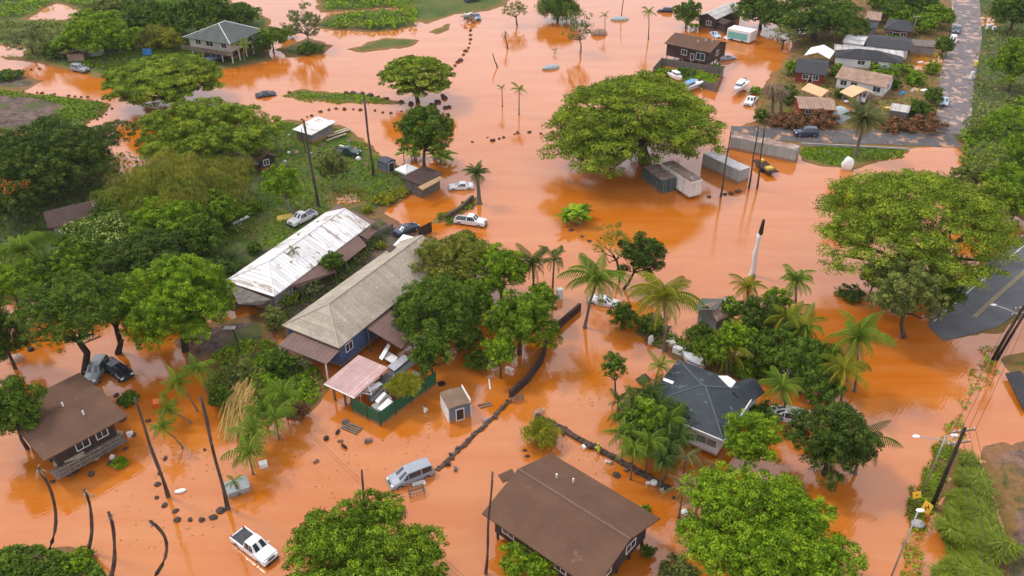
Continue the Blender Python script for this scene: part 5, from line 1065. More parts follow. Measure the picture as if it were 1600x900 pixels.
# curved shack, dome tent, tank
def dome(name, label, cat, px, py, r, h, m):
    g = P(px, py); o = thing(name, label, cat, (g[0], g[1], ground_z(*g[:2])-.02)); mb = MB(); n = 12; vs = []
    for i in range(6):
        th = math.pi/2*i/6; vs += [(r*math.cos(th)*math.cos(2*math.pi*k/n), r*math.cos(th)*math.sin(2*math.pi*k/n), h*math.sin(th)) for k in range(n)]
    vs.append((0, 0, h)); fs = [(i*n+k, i*n+(k+1) % n, (i+1)*n+(k+1) % n, (i+1)*n+k) for i in range(5) for k in range(n)]+[(5*n+k, 5*n+(k+1) % n, 6*n) for k in range(n)]
    mb.add(vs, fs); mb.build('shell', m, o); mb = MB(); mb.box((0, -r*.86, h*.28), (r*.7, .2, h*.55), rx=-.25); mb.build('door_flap', M['tarp_silver'], o); return o
dome('dome_tent', 'pale grey dome tent on the far lawn', 'tent', 151, 87, 2.3, 2.5, M['concrete']); dome('dome_tank', 'grey dome shaped hut beside the red hedge', 'dome hut', 1309, 187, 2.6, 3.0, M['tarp_silver'])
o = thing('curved_shack', 'shack with upward curving brown roof beside the dome tent', 'shack', P(121, 96)); mb = MB(); pr = [(-3.2+6.4*k/8, 2.6+1.5*(k/8)**2.2) for k in range(9)]
for k in range(8): mb.slab([(pr[k][0], -1.6, pr[k][1]), (pr[k+1][0], -1.6, pr[k+1][1]), (pr[k+1][0], 1.6, pr[k+1][1]), (pr[k][0], 1.6, pr[k][1])], .12)
mb.build('roof', M['timber'], o); mb = MB(); mb.box((0.3, .2, 1.1), (4.2, 2.2, 2.2)); mb.build('wall', M['rusty'], o); mb = MB(); mb.tube([(-2.9, -1.4, 0), (-2.9, -1.4, 2.5)], .08, 6); mb.build('post', M['timber'], o)
# --- village
house('stilt_house', 'brown house with white windows raised on posts above the flood', 4.6, A=(1041, 68), B=(1113, 83), C=(1136, 66), rise=1.5, ax='x', roof='brown_shingle', wall='dark_wall', over=.5, floor=1.5, posts=6, post_m='pale_timber', vents=[(.2, -.4), (.45, -.2), (.7, -.15)],
    wins=[('S', -.15, 3.2, 1.4, 1.3), ('S', .62, 3.0, 2.2, 1.7), ('E', 0, 3.2, 1.3, 1.3)], doors=[('S', .25, .8, 1.6, 1.7)])
h, hx, hy, ze = house('long_house', 'house with long grey roof beside the banana clump', 3.6, A=(1092, 24), B=(1118, 31), C=(1160, 12), rise=1.2, ax='y', roof='panel_metal', wall='dark_wall', over=.4, wins=[('S', .2, 2.1, 1.4, 1.2)])
house('small_house', 'low brown roofed annexe in front of the long grey roof', 2.8, A=(1117, 33), B=(1136, 40), C=(1147, 34), rise=.7, ax='x', roof='dark_shingle', wall='dark_wall', over=.3)
house('village_house', 'white house with rusty patched roof behind the tan carport', 3.4, A=(1306, 121), B=(1386, 137), C=(1399, 121), rise=1.6, ax='x', roof='rusty', wall='white_wall', over=.5, wins=[('S', -.7, 1.9, 1.4, 1.2), ('S', -.25, 1.9, 1.4, 1.2), ('S', .72, 1.9, 1.6, 1.2), ('E', 0, 1.9, 1.2, 1.2)])
house('fabric_carport', 'peaked tan fabric carport sheltering a white pickup', 2.7, A=(1325, 153), B=(1362, 146), D=(1318, 142), rise=1.1, ax='y', roof='tan_canvas', open_sides=True, posts=3, post_m='steel', cat='carport', roofname='canopy')
house('fabric_canopy', 'long tan fabric canopy behind the brown roofed red shed', 2.6, A=(1253, 140), B=(1284, 152), C=(1303, 145), rise=1.1, ax='x', roof='tan_canvas', open_sides=True, posts=3, post_m='steel', cat='canopy', roofname='canopy')
house('red_shed', 'long shed with brown roof and red walls behind the red hedge', 2.7, A=(1246, 169), B=(1305, 172), D=(1243, 150), rise=.8, ax='x', roof='rusty', wall='red_wall', over=.4, cat='shed', wins=[('S', -.5, 1.5, 1.2, .9), ('S', .4, 1.5, 1.2, .9)])
house('village_house', 'red walled house with black roof next to the white peaked canopy', 3.2, A=(1241, 114), B=(1292, 117), D=(1247, 91), rise=1.3, ax='x', roof='black', wall='red_wall', over=.5, wins=[('S', -.3, 1.8, 1.4, 1.1), ('S', .4, 1.8, 1.4, 1.1)], doors=[('S', .05, 1, 1.9, .2)])
house('fabric_canopy', 'white peaked canopy above the black roofed red house', 3.0, A=(1257, 86), B=(1296, 92), C=(1305, 80), rise=1.2, ax='y', roof='white_canvas', open_sides=True, posts=3, post_m='steel', cat='canopy', roofname='canopy')
house('long_house', 'long building with flat black roof in the village', 3.4, A=(1353, 70), B=(1421, 80), C=(1424, 61), rise=.7, ax='x', roof='black', wall='white_wall', over=.3, wins=[('S', .3, 2.0, 1.6, 1)])
house('village_house', 'white metal roofed building joined to the flat black roof', 3.3, A=(1316, 66), B=(1350, 69), D=(1325, 53), rise=.5, ax='x', roof='white_metal', wall='white_wall', over=.3)
house('long_house', 'low building under patchwork metal panels between the black roofs', 3.0, A=(1300, 79), B=(1409, 89), D=(1307, 69), rise=.4, ax='x', roof='panel_metal', wall='grey_wall', over=.2)
house('village_house', 'white building with humped black roof facing the patchwork metal roof', 3.3, A=(1297, 88), B=(1403, 98), D=(1312, 79), rise=1.7, kind='hip', ax='x', r0=5, r1=6, roof='black', wall='white_wall', over=.4, wins=[('S', -.2, 1.9, 1.6, 1.1), ('S', .2, 1.9, 1.6, 1.1)])
house('village_house', 'red walled house with black hip roof at the back of the village', 3.4, A=(1380, 46), B=(1424, 49), D=(1387, 31), rise=1.6, kind='hip', ax='x', r0=3, r1=3, roof='black', wall='red_wall', over=.5, doors=[('S', 0, 1.8, 2.0, .2)], wins=[('S', -.6, 1.9, 1.5, 1.1), ('S', .6, 1.9, 1.3, 1.1)])
house('flat_shed', 'long grey flat roofed shed beside the lane yard', 2.5, A=(1423, 72), B=(1462, 74), D=(1425, 62), rise=.2, ax='x', kind='shed', roof='grey_timber', wall='grey_wall', over=.15, cat='shed')
house('small_shed', 'small shed with grey roof and brown boards behind the red hedge', 2.9, A=(1390, 172), B=(1420, 176), D=(1394, 161), rise=.5, ax='x', roof='panel_metal', wall='grey_timber', over=.2, cat='shed')
house('village_house', 'house with pale roof just showing at the head of the village', 3.2, A=(1372, 8), B=(1408, 12), D=(1376, -4), rise=1.2, ax='x', roof='panel_metal', wall='white_wall', over=.4)
house('small_shed', 'dark little roof beside the broad tree and white metal roof', 2.8, A=(1350, 41), B=(1369, 45), D=(1353, 34), rise=.6, ax='x', roof='slate', wall='grey_wall', over=.2, cat='shed')
house('village_house', 'brown and grey roof under the trees behind the red hip house', 2.8, A=(1352, 30), B=(1376, 32), D=(1356, 17), rise=.8, ax='x', roof='rusty', wall='grey_wall', over=.2)
# trailer with teal side panel
c, rz, hx, hy = rect(3.1, A=(1136, 44), B=(1172, 51), C=(1184, 46)); o = thing('trailer', 'white box trailer with teal painted side under the dark tree', 'trailer', (c[0], c[1], 0), rz)
mb = MB(); mb.box((0, 0, 1.75), (hx*2, hy*2, 2.7)); mb.build('body', M['trim'], o); mb = MB(); mb.box((-.2, -hy-.02, 1.6), (hx*1.7, .03, 1.7)); mb.build('side_panel', M['teal'], o)
for s_ in (-.5, .4): mb = MB(); mb.tube([(s_*hx, -hy-.06, .3), (s_*hx, -hy+.25, .3)], .4, 10); mb.build('wheel', M['dark_metal'], o)
# dark roof corner at the picture's edge by the muddy lot
slab_thing('dark_sheet', 'black flat sheet lying tilted on the grass past the utility poles', 'sheet', [(1571, 583, .7), (1594, 579, .9), (1630, 622, .7), (1600, 642, .5)], M['black'], .12)
# ================================================================== VEHICLES
PAINTS = {k: paint('car_paint_'+k, c, .25, .6, mud=.42) for k, c in {'white': (.74, .74, .73), 'silver': (.29, .32, .36), 'black': (.012, .014, .022), 'navy': (.030, .05, .085), 'green': (.02, .06, .045), 'pale_blue': (.42, .55, .62), 'grey': (.20, .23, .23), 'teal': (.10, .16, .18), 'slate_blue': (.16, .23, .29)}.items()}
tyre_m = mat('tyre_rubber', (.020, .020, .021), rough=.9); rim_m = mat('wheel_rim', (.45, .45, .46), rough=.35, metal=.7)
car_glass = mat('car_glass', (.035, .045, .05), (.025, .03, .035), rough=.06, spec=.7); lamp_m = paint('lamp_lens', (.75, .74, .70), .15); tail_m = paint('tail_lens', (.38, .02, .02), .2); trim_dark = mat('dark_trim', (.03, .03, .032), rough=.6); bed_m = mat('bed_liner', (.06, .065, .075), (.04, .04, .045), rough=.7)
# stations: x, belt height, top height, top half width  (front is +x, unit metres)
KINDS = {
 'sedan': (.90, [(-2.30, .62, .66, .80), (-2.2, .88, .95, .80), (-1.45, .93, 1.03, .80), (-.80, .93, 1.42, .60), (.25, .92, 1.44, .60), (1.10, .90, 1.00, .80), (2.05, .78, .84, .78), (2.32, .55, .60, .70)], (3, 4), 2, 5),
 'suv':   (.93, [(-2.35, .70, .75, .84), (-2.28, 1.02, 1.15, .84), (-2.05, 1.05, 1.76, .70), (-1.0, 1.05, 1.80, .70), (.35, 1.03, 1.78, .70), (1.05, 1.02, 1.12, .82), (2.05, .95, 1.01, .80), (2.35, .65, .70, .74)], (2, 4), 1, 5),
 'van':   (.96, [(-2.52, .70, .75, .86), (-2.46, 1.02, 1.15, .86), (-2.25, 1.06, 1.74, .74), (-1.0, 1.06, 1.80, .74), (.55, 1.04, 1.74, .74), (1.50, 1.00, 1.10, .84), (2.25, .86, .92, .80), (2.54, .58, .62, .72)], (2, 4), 1, 5),
 'pickup': (.95, [(-.62, .55, .60, .86), (-.58, 1.08, 1.18, .84), (-.40, 1.08, 1.74, .70), (.35, 1.08, 1.80, .70), (.62, 1.07, 1.78, .70), (1.25, 1.05, 1.16, .84), (2.45, .98, 1.05, .82), (2.70, .62, .68, .76)], (2, 4), 1, 5),
}
def car(name, label, rear, front, kind='sedan', color='white', sink=.25, cat=None, roll=0.0, k=1.0, bed=None):
    r, f = P(*rear), P(*front); c = ((r[0]+f[0])/2, (r[1]+f[1])/2); rz = math.atan2(f[1]-r[1], f[0]-r[0])
    w_, st, roofs, rw, fw = KINDS[kind]; g = max(0, ground_z(*c)); z0 = g if g > .1 else -sink
    o = thing(name, label, cat or {'sedan': 'car', 'suv': 'car', 'van': 'van', 'pickup': 'pickup truck'}[kind], (c[0], c[1], z0), rz); o.rotation_euler = (roll, 0, rz); o.scale = (k, k, k)
    m = PAINTS[color]; vs, fs = [], []
    for i, (x, zb, zt, wt) in enumerate(st):
        e = w_*(.90 if i in (0, len(st)-1) else 1)
        half = [(e*.88, .26), (e, .42), (e, zb*.72), (e*.965, zb), (wt, zt-.03), (wt*.86, zt+.01), (0, zt+.035)]
        vs += [(x, y, z) for y, z in half]+[(x, -y, z) for y, z in half[-2::-1]]
    n = 13
    for i in range(len(st)-1):
        for q in range(n): fs.append((i*n+q, i*n+(q+1) % n, (i+1)*n+(q+1) % n, (i+1)*n+q))
    fs += [tuple(range(n)), tuple((len(st)-1)*n+q for q in range(n-1, -1, -1))]
    mb = MB(); mb.add(vs, [f_[::-1] for f_ in fs]); mb.build('body', m, o)
    V = lambda i, q: np.array(vs[i*n+q], float)
    def pane(nm, a, b_, c_, d_, sh=.10, off=.014):
        q = np.array([a, b_, c_, d_]); ce = q.mean(0); nn = np.cross(q[1]-q[0], q[3]-q[0]); nn = nn/np.linalg.norm(nn)
        if np.dot(nn, ce-np.array((0, 0, .8))) < 0: nn = -nn
        q = q+(ce-q)*sh+nn*off; mb = MB(); mb.add([tuple(p) for p in q], [(0, 1, 2, 3)]); mb.build(nm, car_glass, o)
    pane('windscreen', V(fw, 5), V(fw, 7), V(fw-1, 7), V(fw-1, 5), .08); pane('rear_window', V(rw, 5), V(rw, 7), V(rw+1, 7), V(rw+1, 5), .12)
    for a, b_ in ((3, 4), (9, 8)):
        for i in range(roofs[0], roofs[1]): pane('side_window', V(i, a), V(i+1, a), V(i+1, b_), V(i, b_), .10)
        pane('side_window', V(roofs[1], a), V(fw, a)*.55+V(roofs[1], a)*.45, V(roofs[1], b_)*.6+V(fw, b_)*.4, V(roofs[1], b_), .14)
    xf, xr = st[-1][0], (st[0][0] if kind != 'pickup' else -2.75); zf = st[-2][1]
    for s in (-1, 1):
        mb = MB(); mb.box((xf-.13, s*w_*.66, zf-.12), (.22, .36, .16)); mb.build('headlight', lamp_m, o)
        mb = MB(); mb.box((xr+.06, s*w_*.80, .92 if kind != 'sedan' else .78), (.14, .18, .22)); mb.build('tail_light', tail_m, o)
        mb = MB(); mb.box((st[fw][0]-.25, s*(w_+.09), st[fw][1]+.06), (.12, .18, .13)); mb.build('mirror', m, o)
    mb = MB(); mb.box((xf-.02, 0, .42), (.16, w_*1.7, .2)); mb.build('front_bumper', trim_dark if kind != 'van' else m, o)
    mb = MB(); mb.box((xf-.06, 0, zf-.16), (.14, w_*.8, .15)); mb.build('grille', trim_dark, o)
    mb = MB(); mb.box((xr-.02, 0, .45), (.14, w_*1.7, .2)); mb.build('rear_bumper', trim_dark if kind != 'van' else m, o)
    if kind == 'pickup':
        mb = MB(); L0, L1 = -2.72, -.64; xm = (L0+L1)/2
        for s in (-1, 1): mb.box((xm, s*(w_-.06), .66), (L1-L0, .12, .58))
        mb.box((L0+.05, 0, .66), (.1, w_*2-.26, .56)); b_ = mb.build('truck_bed', m, o)
        mb = MB(); mb.box((xm+.03, 0, .68), (L1-L0-.1, w_*2-.26, .2)); mb.build('bed_floor', PAINTS[bed] if bed else bed_m, b_)
    for x in ((st[0][0]*.62 if kind != 'pickup' else -1.75), xf*.64):
        for s in (-1, 1):
            mb = MB(); mb.tube([(x, s*(w_-.22), .33), (x, s*(w_+.02), .33)], .345, 14); wh = mb.build('wheel', tyre_m, o); mb = MB(); mb.tube([(x, s*(w_-.1), .33), (x, s*(w_+.035), .33)], .20, 10); mb.build('rim', rim_m, wh)
    return o
car('minivan', 'silver minivan standing in the flood at the end of the rock wall', (670, 735), (613, 757), 'van', 'silver', .30)
car('pickup_truck', 'white pickup with open bed wading past the huge domed tree', (367, 834), (432, 884), 'pickup', 'white', .18)
car('pickup_truck', 'white double cab pickup parked by the weedy low wall', (711, 346), (760, 353), 'pickup', 'white', .10)
car('sedan', 'white sedan half hidden behind the date palm', (741, 293), (700, 295), 'sedan', 'white', .25)
car('sports_coupe', 'black coupe standing in orange water behind the brown roof', (163, 568), (205, 597), 'sedan', 'black', .12, k=1.12)
car('sedan', 'small grey car tucked between the black coupe and the brown roof', (160, 574), (146, 596), 'suv', 'grey', .05)
car('sedan', 'dark car whose roof shows between the two long houses', (620, 372), (650, 358), 'sedan', 'navy', .1)
car('pickup_truck', 'white pickup with blue bed behind the long white roof', (487, 342), (460, 356), 'pickup', 'white', .1, bed='navy')
car('sedan', 'silver car parked at the yard edge near the curved shack', (112, 109), (141, 115), 'suv', 'silver', .1)
car('pickup_truck', 'dark pickup under the deck of the two storey house', (346, 94), (324, 101), 'pickup', 'slate_blue', .1)
car('sedan', 'silver car parked under the end of the brown house on posts', (1126, 94), (1145, 92), 'sedan', 'silver', .2)
car('suv', 'dark blue SUV driving on the muddy road', (1277, 214), (1239, 214), 'suv', 'navy', .1)
car('sedan', 'dark teal car farther up the village lane', (1496, 49), (1490, 59), 'suv', 'teal', .1)
car('sedan', 'white car parked on the village lane behind the dark teal one', (1489, 63), (1485, 76), 'suv', 'white', .1)
car('sedan', 'pale blue car at the lane beside the red hedge corner', (1474, 158), (1472, 175), 'sedan', 'pale_blue', .1)
car('pickup_truck', 'white pickup under the peaked tan carport', (1350, 150), (1341, 168), 'pickup', 'white', .1)
car('pickup_truck', 'white pickup standing in the flooded yard beside the white boat', (1181, 151), (1164, 170), 'pickup', 'white', .3)
car('sedan', 'black car stranded in the far flood beside a palm', (1049, 19), (1029, 18), 'suv', 'black', .45)
car('sedan', 'white car in front of the teal sided trailer', (1150, 58), (1135, 61), 'sedan', 'white', .4)
car('sedan', 'pale blue car below the low brown roofed annexe', (1114, 53), (1122, 59), 'sedan', 'pale_blue', .4)
car('pickup_truck', 'dark green pickup on the lawn beside the bluish thin tree', (530, 243), (556, 246), 'pickup', 'green', .1)
car('sedan', 'white car under the yellowing coconut palm by the dark wall', (925, 470), (962, 478), 'sedan', 'white', .3)
car('van', 'white van glimpsed under palms behind the slate roofed house', (1248, 658), (1216, 650), 'van', 'white', .3)
car('pickup_truck', 'dark pickup beside the wreckage on the far islet', (727, 7), (750, 2), 'pickup', 'navy', .1)
car('pickup_truck', 'dusty blue pickup loaded with wreckage at the end of the boulder line', (740, 20), (750, 38), 'pickup', 'slate_blue', .25)
car('wrecked_car', 'dark wrecked car washed up beside the feathery tree', (400, 152), (432, 147), 'sedan', 'black', .35, cat='wreck', roll=.25)
# ------------------------------------------------------------------ containers and trailers
cont = {k: mat('container_'+k, c, c2, scale=.5, rough=.6, ribs='x', rib_gap=.55, rib_c=tuple(x*.7 for x in c), spots=(.28, .17, .11), spot_scale=.9, spot_at=.60, mud=.7) for k, c, c2 in (('green', (.075, .125, .115), (.05, .09, .085)), ('white', (.80, .76, .70), (.66, .60, .54)), ('grey', (.40, .43, .41), (.30, .33, .31)))}
rust_top = mat('rusty_top', (.34, .26, .22), (.20, .12, .09), scale=.7, rough=.8, ribs='x', rib_gap=.55, spots=(.55, .50, .46), spot_scale=.8, spot_at=.58)
def container(label, A, B, C, z, color, topm=None, door=True, lift=-.4, cat='container', name='shipping_container'):
    c, rz, hx, hy = rect(z, A=A, B=B, C=C); o = thing(name, label, cat, (c[0], c[1], 0), rz); mb = MB(); mb.box((0, 0, (z+lift)/2), (hx*2, hy*2, z-lift)); mb.build('body', cont[color], o)
    mb = MB(); mb.box((0, 0, z+.03), (hx*2-.1, hy*2-.1, .05)); mb.build('top', topm or rust_top, o)
    for s in (-.5, .5): mb = MB(); mb.box((hx+.035, s*hy*.97, (z+lift)/2+.05), (.06, hy*.93, z-lift-.35)); d = mb.build('door', cont[color], o); mb = MB(); [mb.tube([(hx+.09, s*hy+q, lift+.5), (hx+.09, s*hy+q, z-.25)], .03, 5) for q in (-.25, .25)]; mb.build('lock_rod', M['steel'], d)
    return o
container('dark green shipping container poking out from under the rain tree', (1006, 262), (1036, 284), (1055, 276), 2.6, 'green')
o = container('white box trailer with rusty top beside the dark green container', (1034, 255), (1080, 285), (1098, 280), 3.4, 'white', lift=.35, cat='trailer', name='box_trailer')
for s in (-1, 1): mb = MB(); mb.tube([(1.5, s*.9, .25), (1.5, s*1.15, .25)], .5, 12); mb.build('wheel', tyre_m, o)
container('grey-white container with open end near the tall bare trunks', (1098, 240), (1155, 267), (1173, 262), 2.6, 'grey', mat('pale_top', (.58, .56, .55), (.40, .37, .36), scale=.7, rough=.7, ribs='x', rib_gap=.55))
container('long grey container lying along the muddy road', (1141, 214), (1243, 235), (1252, 228), 2.6, 'grey')
c, rz, hx, hy = rect(.9, A=(1178, 252), B=(1202, 272), C=(1214, 266)); o = thing('flatbed_trailer', 'dark flatbed trailer with yellow machine beside the long grey container', 'trailer', (c[0], c[1], 0), rz)
mb = MB(); mb.box((0, 0, .85), (hx*2, hy*2, .2)); mb.build('bed', M['dark_timber'], o); mb = MB(); mb.box((hx*.5, 0, 1.15), (1.2, hy*1.3, .35), taper=.8); mb.box((-hx*.6, .2, 1.2), (.9, .7, .45)); mb.build('machine', paint('yellow_machine', (.62, .40, .03)), o)
for s in (-1, 1): mb = MB(); mb.tube([(.6, s*hy*.8, .3), (.6, s*hy*1.05, .3)], .45, 10); mb.build('wheel', tyre_m, o)
# ------------------------------------------------------------------ boats
hull_m = paint('boat_gelcoat', (.78, .78, .76), .25)
def boat(label, stern, bow, beam, cabin=True, z0=.3, mast=False, trailer=False, stripe=None, cat='boat', roofc=None):
    r, f = P(*stern), P(*bow); c = ((r[0]+f[0])/2, (r[1]+f[1])/2); rz = math.atan2(f[1]-r[1], f[0]-r[0]); L_ = math.hypot(f[0]-r[0], f[1]-r[1]); h = L_/2
    o = thing('motor_boat', label, cat, (c[0], c[1], 0), rz); vs, fs = [], []; b = beam/2
    for x, w_, k, zt in ((-1, .92, .15, .95), (-.4, 1, .05, .95), (.2, .95, .05, 1.0), (.65, .68, .15, 1.1), (.9, .32, .4, 1.2), (1.04, .03, .8, 1.25)): vs += [(x*h, -w_*b, z0+zt), (x*h, -w_*b*.75, z0+k+.15), (x*h, 0, z0+k-.1), (x*h, w_*b*.75, z0+k+.15), (x*h, w_*b, z0+zt)]
    for i in range(5):
        for q in range(4): fs.append((i*5+q, i*5+q+1, (i+1)*5+q+1, (i+1)*5+q))
    fs.append((0, 1, 2, 3, 4)); mb = MB(); mb.add(vs, [f_[::-1] for f_ in fs]); hu = mb.build('hull', hull_m, o)
    mb = MB(); dk = [vs[i*5+4] for i in range(6)]+[vs[i*5] for i in range(5, -1, -1)]; dk = [(x*.98, y*.94, z-.12) for x, y, z in dk]; mb.add(dk, [tuple(range(12))][0:1] and [tuple(range(11, -1, -1))]); mb.build('deck', hull_m, o)
    if stripe: mb = MB(); [mb.box((-h*.25, s*b*.985, z0+.78), (L_*.66, .05, .14)) for s in (-1, 1)]; mb.build('stripe', stripe, hu)
    if cabin:
        mb = MB(); mb.box((h*.12, 0, z0+1.25), (L_*.38, beam*.66, .75), taper=.82); cb = mb.build('cabin', hull_m, o); mb = MB(); mb.box((h*.12, 0, z0+1.42), (L_*.37, beam*.645, .26), taper=.9); mb.build('cabin_window', car_glass, cb)
        mb = MB(); mb.box((h*-.02, 0, z0+1.72), (L_*.42, beam*.62, .10)); mb.build('cabin_roof', roofc or hull_m, cb)
    mb = MB(); mb.box((-h*.9, 0, z0+1.0), (.4, .45, .9), taper=.7); mb.build('outboard_motor', trim_dark, o)
    if mast: mb = MB(); mb.tube([(0, 0, z0+1.6), (0, 0, z0+4.8)], [.05, .035], 6); mb.build('mast', M['steel'], o)
    if trailer:
        mb = MB(); [mb.box((-.1, s*b*.55, z0-.05), (L_*1.05, .1, .12)) for s in (-1, 1)]; [mb.box((x, 0, z0-.05), (.1, b*1.1, .1)) for x in (-h*.7, h*.5)]; tr = mb.build('boat_trailer', M['steel'], o)
        for s in (-1, 1): mb = MB(); mb.tube([(-.6, s*b*.7, 0), (-.6, s*b*.9, 0)], .32, 10); mb.build('wheel', tyre_m, tr)
    return o
boat('white cabin cruiser with blue band and mast beside the plank enclosure', (1093, 134), (1060, 149), 2.6, z0=.45, mast=True, stripe=M['blue_tarp'], roofc=paint('boat_blue', (.10, .30, .50)))
boat('small white boat against the planks behind the cabin cruiser', (1046, 121), (1064, 131), 2.0, z0=.5, cabin=True)
boat('white motor boat on a trailer in the flooded yard by the white pickup', (1164, 135), (1147, 151), 2.3, z0=.7, trailer=True)
boat('blue and white skiff at the back edge of the slate roof', (1100, 578), (1066, 563), 1.7, cabin=False, z0=.2, stripe=M['blue_tarp'])
# ------------------------------------------------------------------ walls and fences
wall_run('timber_wall', 'dark wall curving from the white tank past the bright tree', 'wall', [(906, 484), (884, 503), (866, 520), (853, 543), (847, 566), (826, 596), (797, 622)], 1.15, .38, mat('dark_wall_mud', (.075, .05, .042), (.045, .03, .026), rough=.9, scale=1.2), mname='wall_section')
def stone_wall(label, pts, h=.42, r=.27, name='stone_wall'):
    g0 = P(*pts[0]); o = thing(name, label, 'wall', (g0[0], g0[1], 0)); rng = random.Random(len(label)); mb = MB()
    for a, b in zip(pts, pts[1:]):
        pa, pb = P(*a), P(*b); L_ = math.hypot(pb[0]-pa[0], pb[1]-pa[1]); n = int(L_/.20)
        for k in range(n):
            f = (k+.5)/n; q = r*rng.uniform(.35, .95); mb.blob((pa[0]+(pb[0]-pa[0])*f-g0[0]+rng.uniform(-.28, .28), pa[1]+(pb[1]-pa[1])*f-g0[1]+rng.uniform(-.2, .2), h*rng.uniform(.0, .55)), (q*1.2, q*.9, q*.7), 0, rng, .25, 6, 4)
    mb.build('stones', stone_m, o); mb = MB()
    for a, b in zip(pts, pts[1:]):
        pa, pb = P(*a), P(*b); L_ = math.hypot(pb[0]-pa[0], pb[1]-pa[1]); mb.box(((pa[0]+pb[0])/2-g0[0], (pa[1]+pb[1])/2-g0[1], -.1), (L_+.1, r*1.5, h*1.2), math.atan2(pb[1]-pa[1], pb[0]-pa[0]))
    mb.build('wall_core', stone_m, o); return o
stone_m = mat('lava_stone', (.125, .088, .066), (.055, .040, .034), scale=1.5, rough=.95, spots=(.16, .13, .10), spot_scale=2, spot_at=.64)
stone_wall('low line of wet stones running from the dark wall to the silver minivan', [(795, 627), (772, 652), (745, 676), (716, 704), (684, 735)])
stone_wall('low rock wall running from the spiky shrub towards the grey-green palms', [(838, 652), (872, 668), (905, 688), (935, 703), (968, 722), (1004, 742), (1046, 766)], .7, .40)
wall_run('plank_fence', 'weathered plank fence enclosing the yard behind the boats', 'fence', [(1020, 117), (1033, 102), (1129, 118), (1118, 144), (1098, 138)], 1.9, .08, M['grey_timber'], M['timber'], mname='plank_panel', post_every=3)
wall_run('low_wall', 'overgrown low wall between the white sedan and the white pickup', 'wall', [(695, 343), (716, 332), (739, 311)], .8, .4, stone_m, mname='wall_section')
wall_run('garden_wall', 'low stone wall under the yellow tipped hedge', 'wall', [(590, 322), (618, 311), (652, 297)], .6, .4, stone_m, mname='wall_section')
wall_run('kerb_wall', 'thin pale kerb between the road and the grass', 'kerb', [(1252, 227), (1330, 231), (1420, 236)], .55, .3, M['concrete'], mname='kerb_stone')
o = wall_run('guard_rail', 'pale guard rail beside the highway under the rain tree', 'guard rail', [(1560, 397), (1604, 372), (1660, 335)], 1.25, .1, M['pale_timber'], M['timber'], mname='rail', post_every=3.5, z0=.85)
wall_run('board_gate', 'dark green board gate at the driveway between the long houses', 'gate', [(655, 372), (675, 362)], 1.9, .08, M['dark_timber'], M['dark_timber'], mname='gate_panel', post_every=2.2)
wall_run('board_fence', 'short weathered fence beside the driveway puddle', 'fence', [(585, 378), (615, 362)], 1.6, .08, M['grey_timber'], M['timber'], mname='plank_panel', post_every=2.2)
# ------------------------------------------------------------------ bare trunks and poles
snag('bare_palm_trunk', 'slim bare trunk standing alone before the containers', (1126, 308), (1142, 205), .17, head=None)
snag('bare_palm_trunk', 'bare trunk beside the flatbed trailer, nearer the grey container', (1170, 294), (1185, 196), .17, head=None)
snag('bare_palm_trunk', 'bare trunk beside the flatbed trailer, nearer the yellow machine', (1183, 294), (1195, 194), .17, head=None)
snag('dead_palm', 'tall dead palm with a withered tuft beside the blue-grey storage shed', (584, 278), (568, 152), .24, head='fringe')
snag('dead_palm', 'tall dead palm with shaggy vines on the lawn behind the white roof', (498, 325), (474, 188), .26, head='fringe')
snag('bare_pole', 'short weathered pole beside the striped roof shed', (478, 242), (470, 200), .12, head=None)
snag('bare_palm_trunk', 'bare palm trunk in the far flood beside the pale dinghy', (970, 30), (975, -6), .16, head=None)
snag('driftwood_trunk', 'leaning broken trunk sticking out of the far flood', (777, 105), (769, 83), .16, head=None, cat='driftwood')
snag('dead_palm', 'short dead palm with drooping fronds in the far flood', (793, 76), (789, 48), .17, head='fringe', hs=1.4)
snag('bare_palm_trunk', 'long bare trunk beside scattered boulders, nearer the brown porch', (263, 776), (210, 622), .19, head=None)
snag('bare_palm_trunk', 'long bare trunk nearer the dry straw canes', (356, 795), (313, 619), .22, head=None)
snag('dead_palm', 'dead palm with broken crown beside the brown porch', (76, 862), (58, 730), .19, bow=.9, head='fringe', bk=bark, hs=.8)
snag('dead_palm', 'dead palm with a hanging dry frond near the waterline bush', (136, 864), (131, 764), .19, bow=.6, head='fringe')
snag('dead_palm', 'straight dead palm with frayed top in pink water', (172, 905), (169, 800), .2, bow=.5, head='fringe', hs=.5)
snag('dead_palm', 'bent dead palm nearest the white pickup with open bed', (236, 908), (234, 814), .2, bow=1.6, head='fringe', hs=.5)
snag('bare_palm_trunk', 'thin dark bare trunk at the corner of the brown gabled roof', (759, 896), (769, 736), .13, head='fringe', hs=.25)
wp = snag('leaning_post', 'white painted leaning post with dark top in pink water', (1175, 430), (1186, 365), .42, head=None, bk=paint('white_painted_trunk', (.68, .67, .66), .7), cat='post')
ch = [c for c in wp.children if c.name.startswith('trunk')][0]; co = [v.co for v in ch.data.vertices]; tp = max(co, key=lambda v: v.z); mb = MB(); mb.tube([(tp.x-.1, tp.y, tp.z-.1), (tp.x-.05, tp.y, tp.z+1.2), (tp.x, tp.y, tp.z+2.3)], [.36, .28, .20], 7); mb.build('dark_stub', bark_dark, wp)
